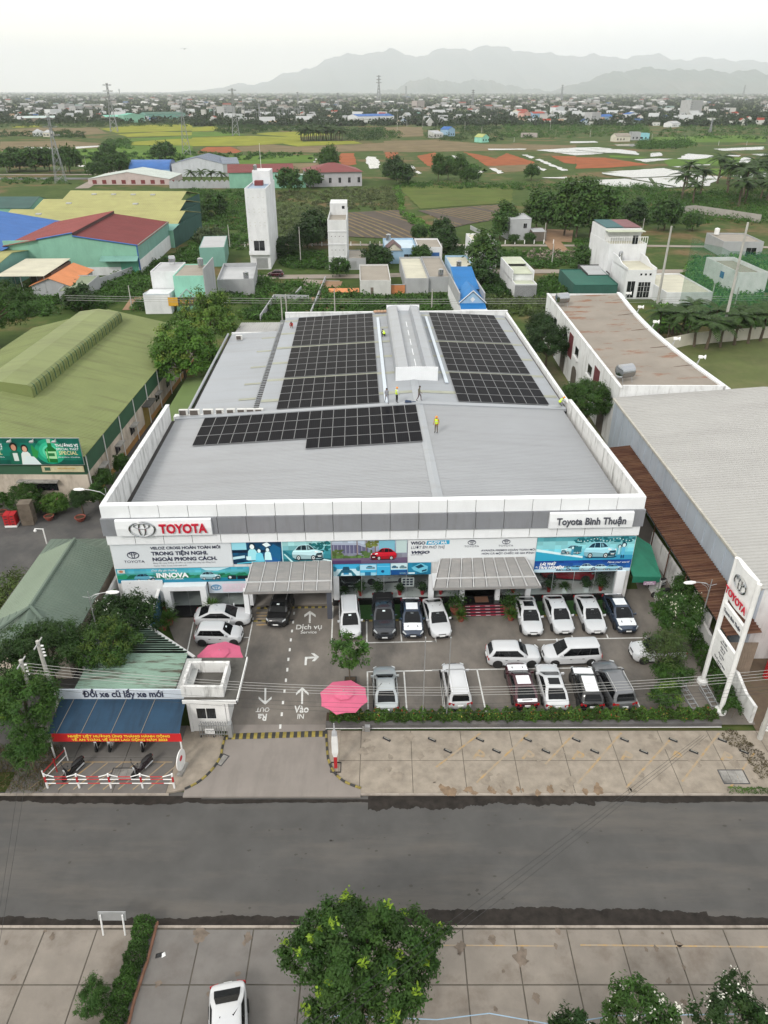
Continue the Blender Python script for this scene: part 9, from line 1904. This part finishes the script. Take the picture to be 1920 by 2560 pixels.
# town trees: one mass, the nearer ones as single trees
rs = np.random.default_rng(77); n = 15000; pxs = rs.uniform(-350,2300,n); pys = 231.5+84*rs.uniform(0,1,n)**1.5; ok = ~((pys > 309) & (pxs < 480)); pxs,pys = pxs[ok],pys[ok]
v_ = (pys-1280)/FOC; t = (0-CAM_H)/(-_s-v_*_c); X = t*(pxs-960)/FOC; Y = t*(_c-v_*_s); k = 20; size = (1.6+Y/2600)[:,None]
Hh = rs.uniform(3.2,7.0,len(X))*(1+Y/12000); W_ = Hh*rs.uniform(.6,1.2,len(X)); d = rs.normal(size=(len(X),k,3)); d /= np.linalg.norm(d,axis=2)[...,None]; d[...,2] = np.abs(d[...,2]); d *= rs.uniform(.55,1,(len(X),k,1))
P = np.stack([X,Y,np.zeros_like(X)],1)[:,None,:]+d*np.stack([W_,W_,Hh],1)[:,None,:]; tone = rs.uniform(.6,1.3,(len(X),1,1))*rs.uniform(.75,1.25,(len(X),k,1)); C = np.array([.022,.042,.015])[None,None]*tone
P = P.reshape(-1,3); C = C.reshape(-1,3); L_ = np.repeat(size[:,0],k); nn = rs.normal(size=P.shape)*.7+np.array([0,-.3,1.]); nn /= np.linalg.norm(nn,axis=1)[:,None]; tt = rs.normal(size=P.shape); tt -= (tt*nn).sum(1)[:,None]*nn; tt /= np.linalg.norm(tt,axis=1)[:,None]; bb_ = np.cross(nn,tt); V = np.stack([P-tt*L_[:,None],P+bb_*L_[:,None]*.6,P+tt*L_[:,None],P-bb_*L_[:,None]*.6],1)
tag(add('distant_trees',fast_quads('distant_trees',V,C,m_leaf)),'green tree canopy between the roofs of the distant town',kind='stuff')
# larger buildings that stand out
for (a,b,h,d,roof,rm,wall,lb) in (((128,290),(156,289),10,14,'flat',RTAN,WW,'white block with terraces at the far left'),((163,278),(188,277),13,16,'flat',RGRY,WM('far',(.42,.42,.42)),'grey apartment block at the far left'),((190,280),(212,279),11,14,'flat',RGRY,WM('far',0),'grey block right of the far left apartments'),((228,273),(252,272),10,18,'flat',RGRY,WM('far',0),'grey block with blank walls on the far left'),((62,305),(140,304),5,25,'gablex',RT('palet',(.42,.50,.48)),WM('fartan',(.30,.24,.2)),'pale roofed depot at the left field edge'),((312,307),(363,306),9,30,'gabley',RT('seafoam',(.20,.48,.38)),WSEA,'sea green hall with orange sign at the yellow field'),((368,300),(465,298),8,30,'gablex',RT('dkgreen',(.05,.13,.10)),WTEAL,'long dark green hall behind the yellow field'),((265,302),(305,301),5,16,'gablex',RT('seafoam',0),WM('fartan',0),'low sea green roofed depot behind the trees'),((574,297),(607,296),6,14,'flat',RGRY,WW,'white office by the substation'),((562,292),(588,290),15,14,'flat',RGRY,WM('far',0),'grey blank block behind the white office'),((895,307),(985,305),8,30,'gablex',RCOB,WW,'blue roofed factory beyond the paddies'),((880,309),(925,308),5,12,'flat',RTAN,WM('fargrey',(.5,.5,.48)),'low grey annex of the blue roofed factory'),((1042,272),(1061,271),17,14,'flat',RGRY,WM('farbrown',(.42,.37,.35)),'tall brownish block in the town'),((1388,286),(1410,285),12,12,'gabley',RT('brick',(.32,.06,.04)),WW,'tall white house with red roof in the town'),((1308,299),(1326,298),9,10,'gabley',RT('brick',0),WM('pink',(.62,.36,.30)),'pink gabled house in the town'),((1333,298),(1362,297),8,12,'gablex',RT('brick',0),WB,'pale blue house with red roof in the town'),((1295,290),(1320,289),8,12,'gablex',RT('brick',0),WC,'cream house with red roof in the town'),((1478,309),(1500,308),13,12,'flat',RGRY,WM('far',0),'grey windowless block right of the town centre'),((1503,303),(1532,301),6,14,'gablex',RCOB,WB,'blue roofed house right of the grey block'),((1570,296),(1600,295),6,12,'gabley',RCOB,WW,'white gabled house with blue roof'),((1722,290),(1752,288),24,18,'flat',RGRY,WM('far',0),'broad grey concrete block at the right of town'),((1120,341),(1137,340),6,10,'gabley',RCOB,WB,'bright blue house with white gable at the field edge'),((1205,356),(1222,355),4,9,'gabley',RT('lime',(.36,.40,.15)),WMINT,'mint cottage with lime roof at the field edge'),((1085,345),(1108,344),3.4,9,'shed',RGRY,WM('fargrey',0),'grey shed left of the bright blue house'),((1600,350),(1622,350),5,9,'flat',RGRY,WM('cyan',(.25,.52,.58)),'cyan farm house by the ponds'),((1578,350),(1600,350),6,9,'flat',RTAN,WG,'grey farm house left of the cyan one'),((1540,354),(1575,353),4,8,'gablex',RTAN,WC,'cream farm house by the ponds'),((1680,318),(1700,317),4,12,'gablex',RGRY,WW,'white shed in the right plantation'),((83,340),(101,340),3.6,9,'hip',RGRY,WW,'pale hut in the left fields'),((108,342),(128,342),3.6,9,'hip',RGRY,WC,'second pale hut in the left fields'),((1305,343),(1343,343),3,8,'flat',RTAN,WM('farbrown',0),'low brown hut by the pond road')):
    house_px(lb,a,b,d,h,roof=roof,rm=rm,wall=wall,rh=2.4,wins=[('f',1+i*3.4,1.2+f*3.2,1.2,1.4,'win') for f in range(max(1,int(h/3.4))) for i in range(3)],name='far_building' if h > 7 else 'house',cat='building' if h > 7 else 'house')
# lattice pylons
m_lat = mat('lattice_steel',(.28,.29,.30),.6,.1,1,metal=.3)
def pylon(label,base,top,arms=3):
    x,y = G(*base); v_ = (top[1]-1280)/FOC; h = CAM_H+y/(_c-v_*_s)*(-_s-v_*_c); t_ = thing('lattice_pylon',label,'pylon',(x,y,-.15),R(12)); w0 = h*.085; w1 = h*.018; r_ = max(.07,y*.00028)
    wz = lambda z: w0+(w1-w0)*min(1,z/(h*.72)); n_ = 9; zs = [h*(1-(1-i/n_)**1.25) for i in range(n_+1)]
    for sx in (-1,1):
        for sy in (-1,1): MB().tube([(sx*wz(0),sy*wz(0),0),(sx*wz(h*.72),sy*wz(h*.72),h*.72),(sx*w1*.6,sy*w1*.6,h)],r_,4).build('leg',m_lat,t_)
    mb = MB()
    for a,b in zip(zs[:-1],zs[1:]):
        for k in range(4):
            c0,c1 = [(-1,-1),(1,-1),(1,1),(-1,1)][k],[(1,-1),(1,1),(-1,1),(-1,-1)][k]; mb.tube([(c0[0]*wz(a),c0[1]*wz(a),a),(c1[0]*wz(b),c1[1]*wz(b),b)],r_*.6,3,cap=False); mb.tube([(c1[0]*wz(a),c1[1]*wz(a),a),(c0[0]*wz(b),c0[1]*wz(b),b)],r_*.6,3,cap=False)
    mb.build('bracing',m_lat,t_)
    for k in range(arms): z = h*(.70+.12*k); L_ = h*(.13-.015*k); MB().tube([(-L_,0,z+.02*h),(0,0,z+.035*h),(L_,0,z+.02*h)],r_*.8,4).tube([(-L_,0,z+.02*h),(0,0,z),(L_,0,z+.02*h)],r_*.8,4).build('crossarm',m_lat,t_)
for b,t_,lb in (((153,456),(115,288),'nearest lattice pylon on the left'),((467,387),(457,248),'lattice pylon in the yellow fields'),((590,339),(585,220),'lattice pylon before the substation'),((286,329),(276,207),'slender lattice pylon behind the yellow field'),((947,252),(947,188),'tallest far pylon before the mountains'),((1015,243),(1015,215),'small far pylon right of the tallest'),((1403,250),(1406,212),'far pylon below the right mountains'),((1181,268),(1182,224),'far dark pylon in the middle of the town'),((1857,243),(1861,213),'far pylon near the right edge'),((650,300),(651,258),'pylon inside the substation'),((745,262),(744,230),'dark pylon behind the substation'),((845,275),(844,232),'pylon right behind the substation'),((537,297),(537,270),'short pylon left of the substation'),((300,240),(301,222),'tiny far pylon on the left horizon'),((1775,330),(1779,295),'slim pylon in the right plantation')): pylon(lb,b,t_)
ss = thing('substation','electrical substation gantries beyond the paddies','substation',(*G(690,300),-.15)); ox,oy = G(690,300); r9 = random.Random(4)
for i in range(26):
    x,y = G(r9.uniform(590,760),r9.uniform(280,300)); h = r9.uniform(9,16); MB().tube([(x-ox,y-oy,0),(x-ox,y-oy,h)],.25,4).tube([(x-ox+9,y-oy,0),(x-ox+9,y-oy,h)],.25,4).tube([(x-ox,y-oy,h),(x-ox+9,y-oy,h)],.25,4).build('gantry',m_lat,ss)
MB().box(G(635,302)[0]-ox,G(752,302)[0]-ox,G(690,302)[1]-oy,G(690,302)[1]-oy+.4,0,3).build('perimeter_wall',WC,ss)
# farm poles
fpn = ['left of the tan field','second in the tan field','third near the tan field','before the blue gabled house','right of the blue gabled house','by the pond road','left of the long pond','in the right paddies','by the cyan house','before the right bushes','in the right plantation','left plantation one','at the roadside left','second at the roadside left','third at the roadside left']
for (px,py,ty),q in zip(((993,328,280),(1017,316,293),(1057,318,290),(1162,325,302),(1204,332,315),(1285,355,342),(1475,342,323),(1712,353,338),(1629,350,333),(1796,363,351),(1866,363,352),(1375,325,297),(165,428,393),(218,432,390),(18,430,394)),fpn):
    x,y = G(px,py); v_ = (ty-1280)/FOC; pole('grey field pole ' +q,x,y,CAM_H+y/(_c-v_*_s)*(-_s-v_*_c),r0=.22,arms=False,z=-.15)
# bird in the sky
bd = thing('bird','tiny dark bird gliding in the left sky','bird',(-28,90,85)); u_,v_ = (461-960)/FOC,(123-1280)/FOC; D_ = 95.0; bd.location = (D_*u_,D_*(_c-v_*_s),CAM_H+D_*(-_s-v_*_c))
MB().rings([[(-.03,-.22,0),(.03,-.22,0),(0,-.22,.03)],[(-.06,0,-.02),(.06,0,-.02),(0,0,.06)],[(-.04,.14,0),(.04,.14,0),(0,.14,.05)],[(-.01,.24,.01),(.01,.24,.01),(0,.24,.02)]]).build('body',m_plastic,bd,smooth=60)
for s_ in (-1,1): MB().rings([[(s_*.03,-.06,.02),(s_*.03,.1,.03),(s_*.03,.02,.045)],[(s_*.28,-.03,.12),(s_*.28,.09,.12),(s_*.28,.03,.13)],[(s_*.5,-.1,.06),(s_*.5,-.04,.06),(s_*.5,-.07,.065)]][::s_]).build('wing',m_plastic,bd)
# haze: one even body of air round the whole place
hz = MB().box(-36600,36600,-36600,36600,-4.0,1560).mesh('haze',bpy.data.materials.new('haze_air'))
hm = hz.materials[0]; hm.use_nodes = True; hn = hm.node_tree; hn.nodes.clear(); ho = hn.nodes.new('ShaderNodeOutputMaterial'); hv = hn.nodes.new('ShaderNodeVolumePrincipled'); hv.inputs['Color'].default_value = (.91,.94,1.0,1); hv.inputs['Density'].default_value = 6.5e-5; hv.inputs['Anisotropy'].default_value = 0.0; hn.links.new(hv.outputs['Volume'],ho.inputs['Volume'])
ho_ = add('haze',hz); tag(ho_,'thin pale haze filling the air over the plain',kind='stuff')
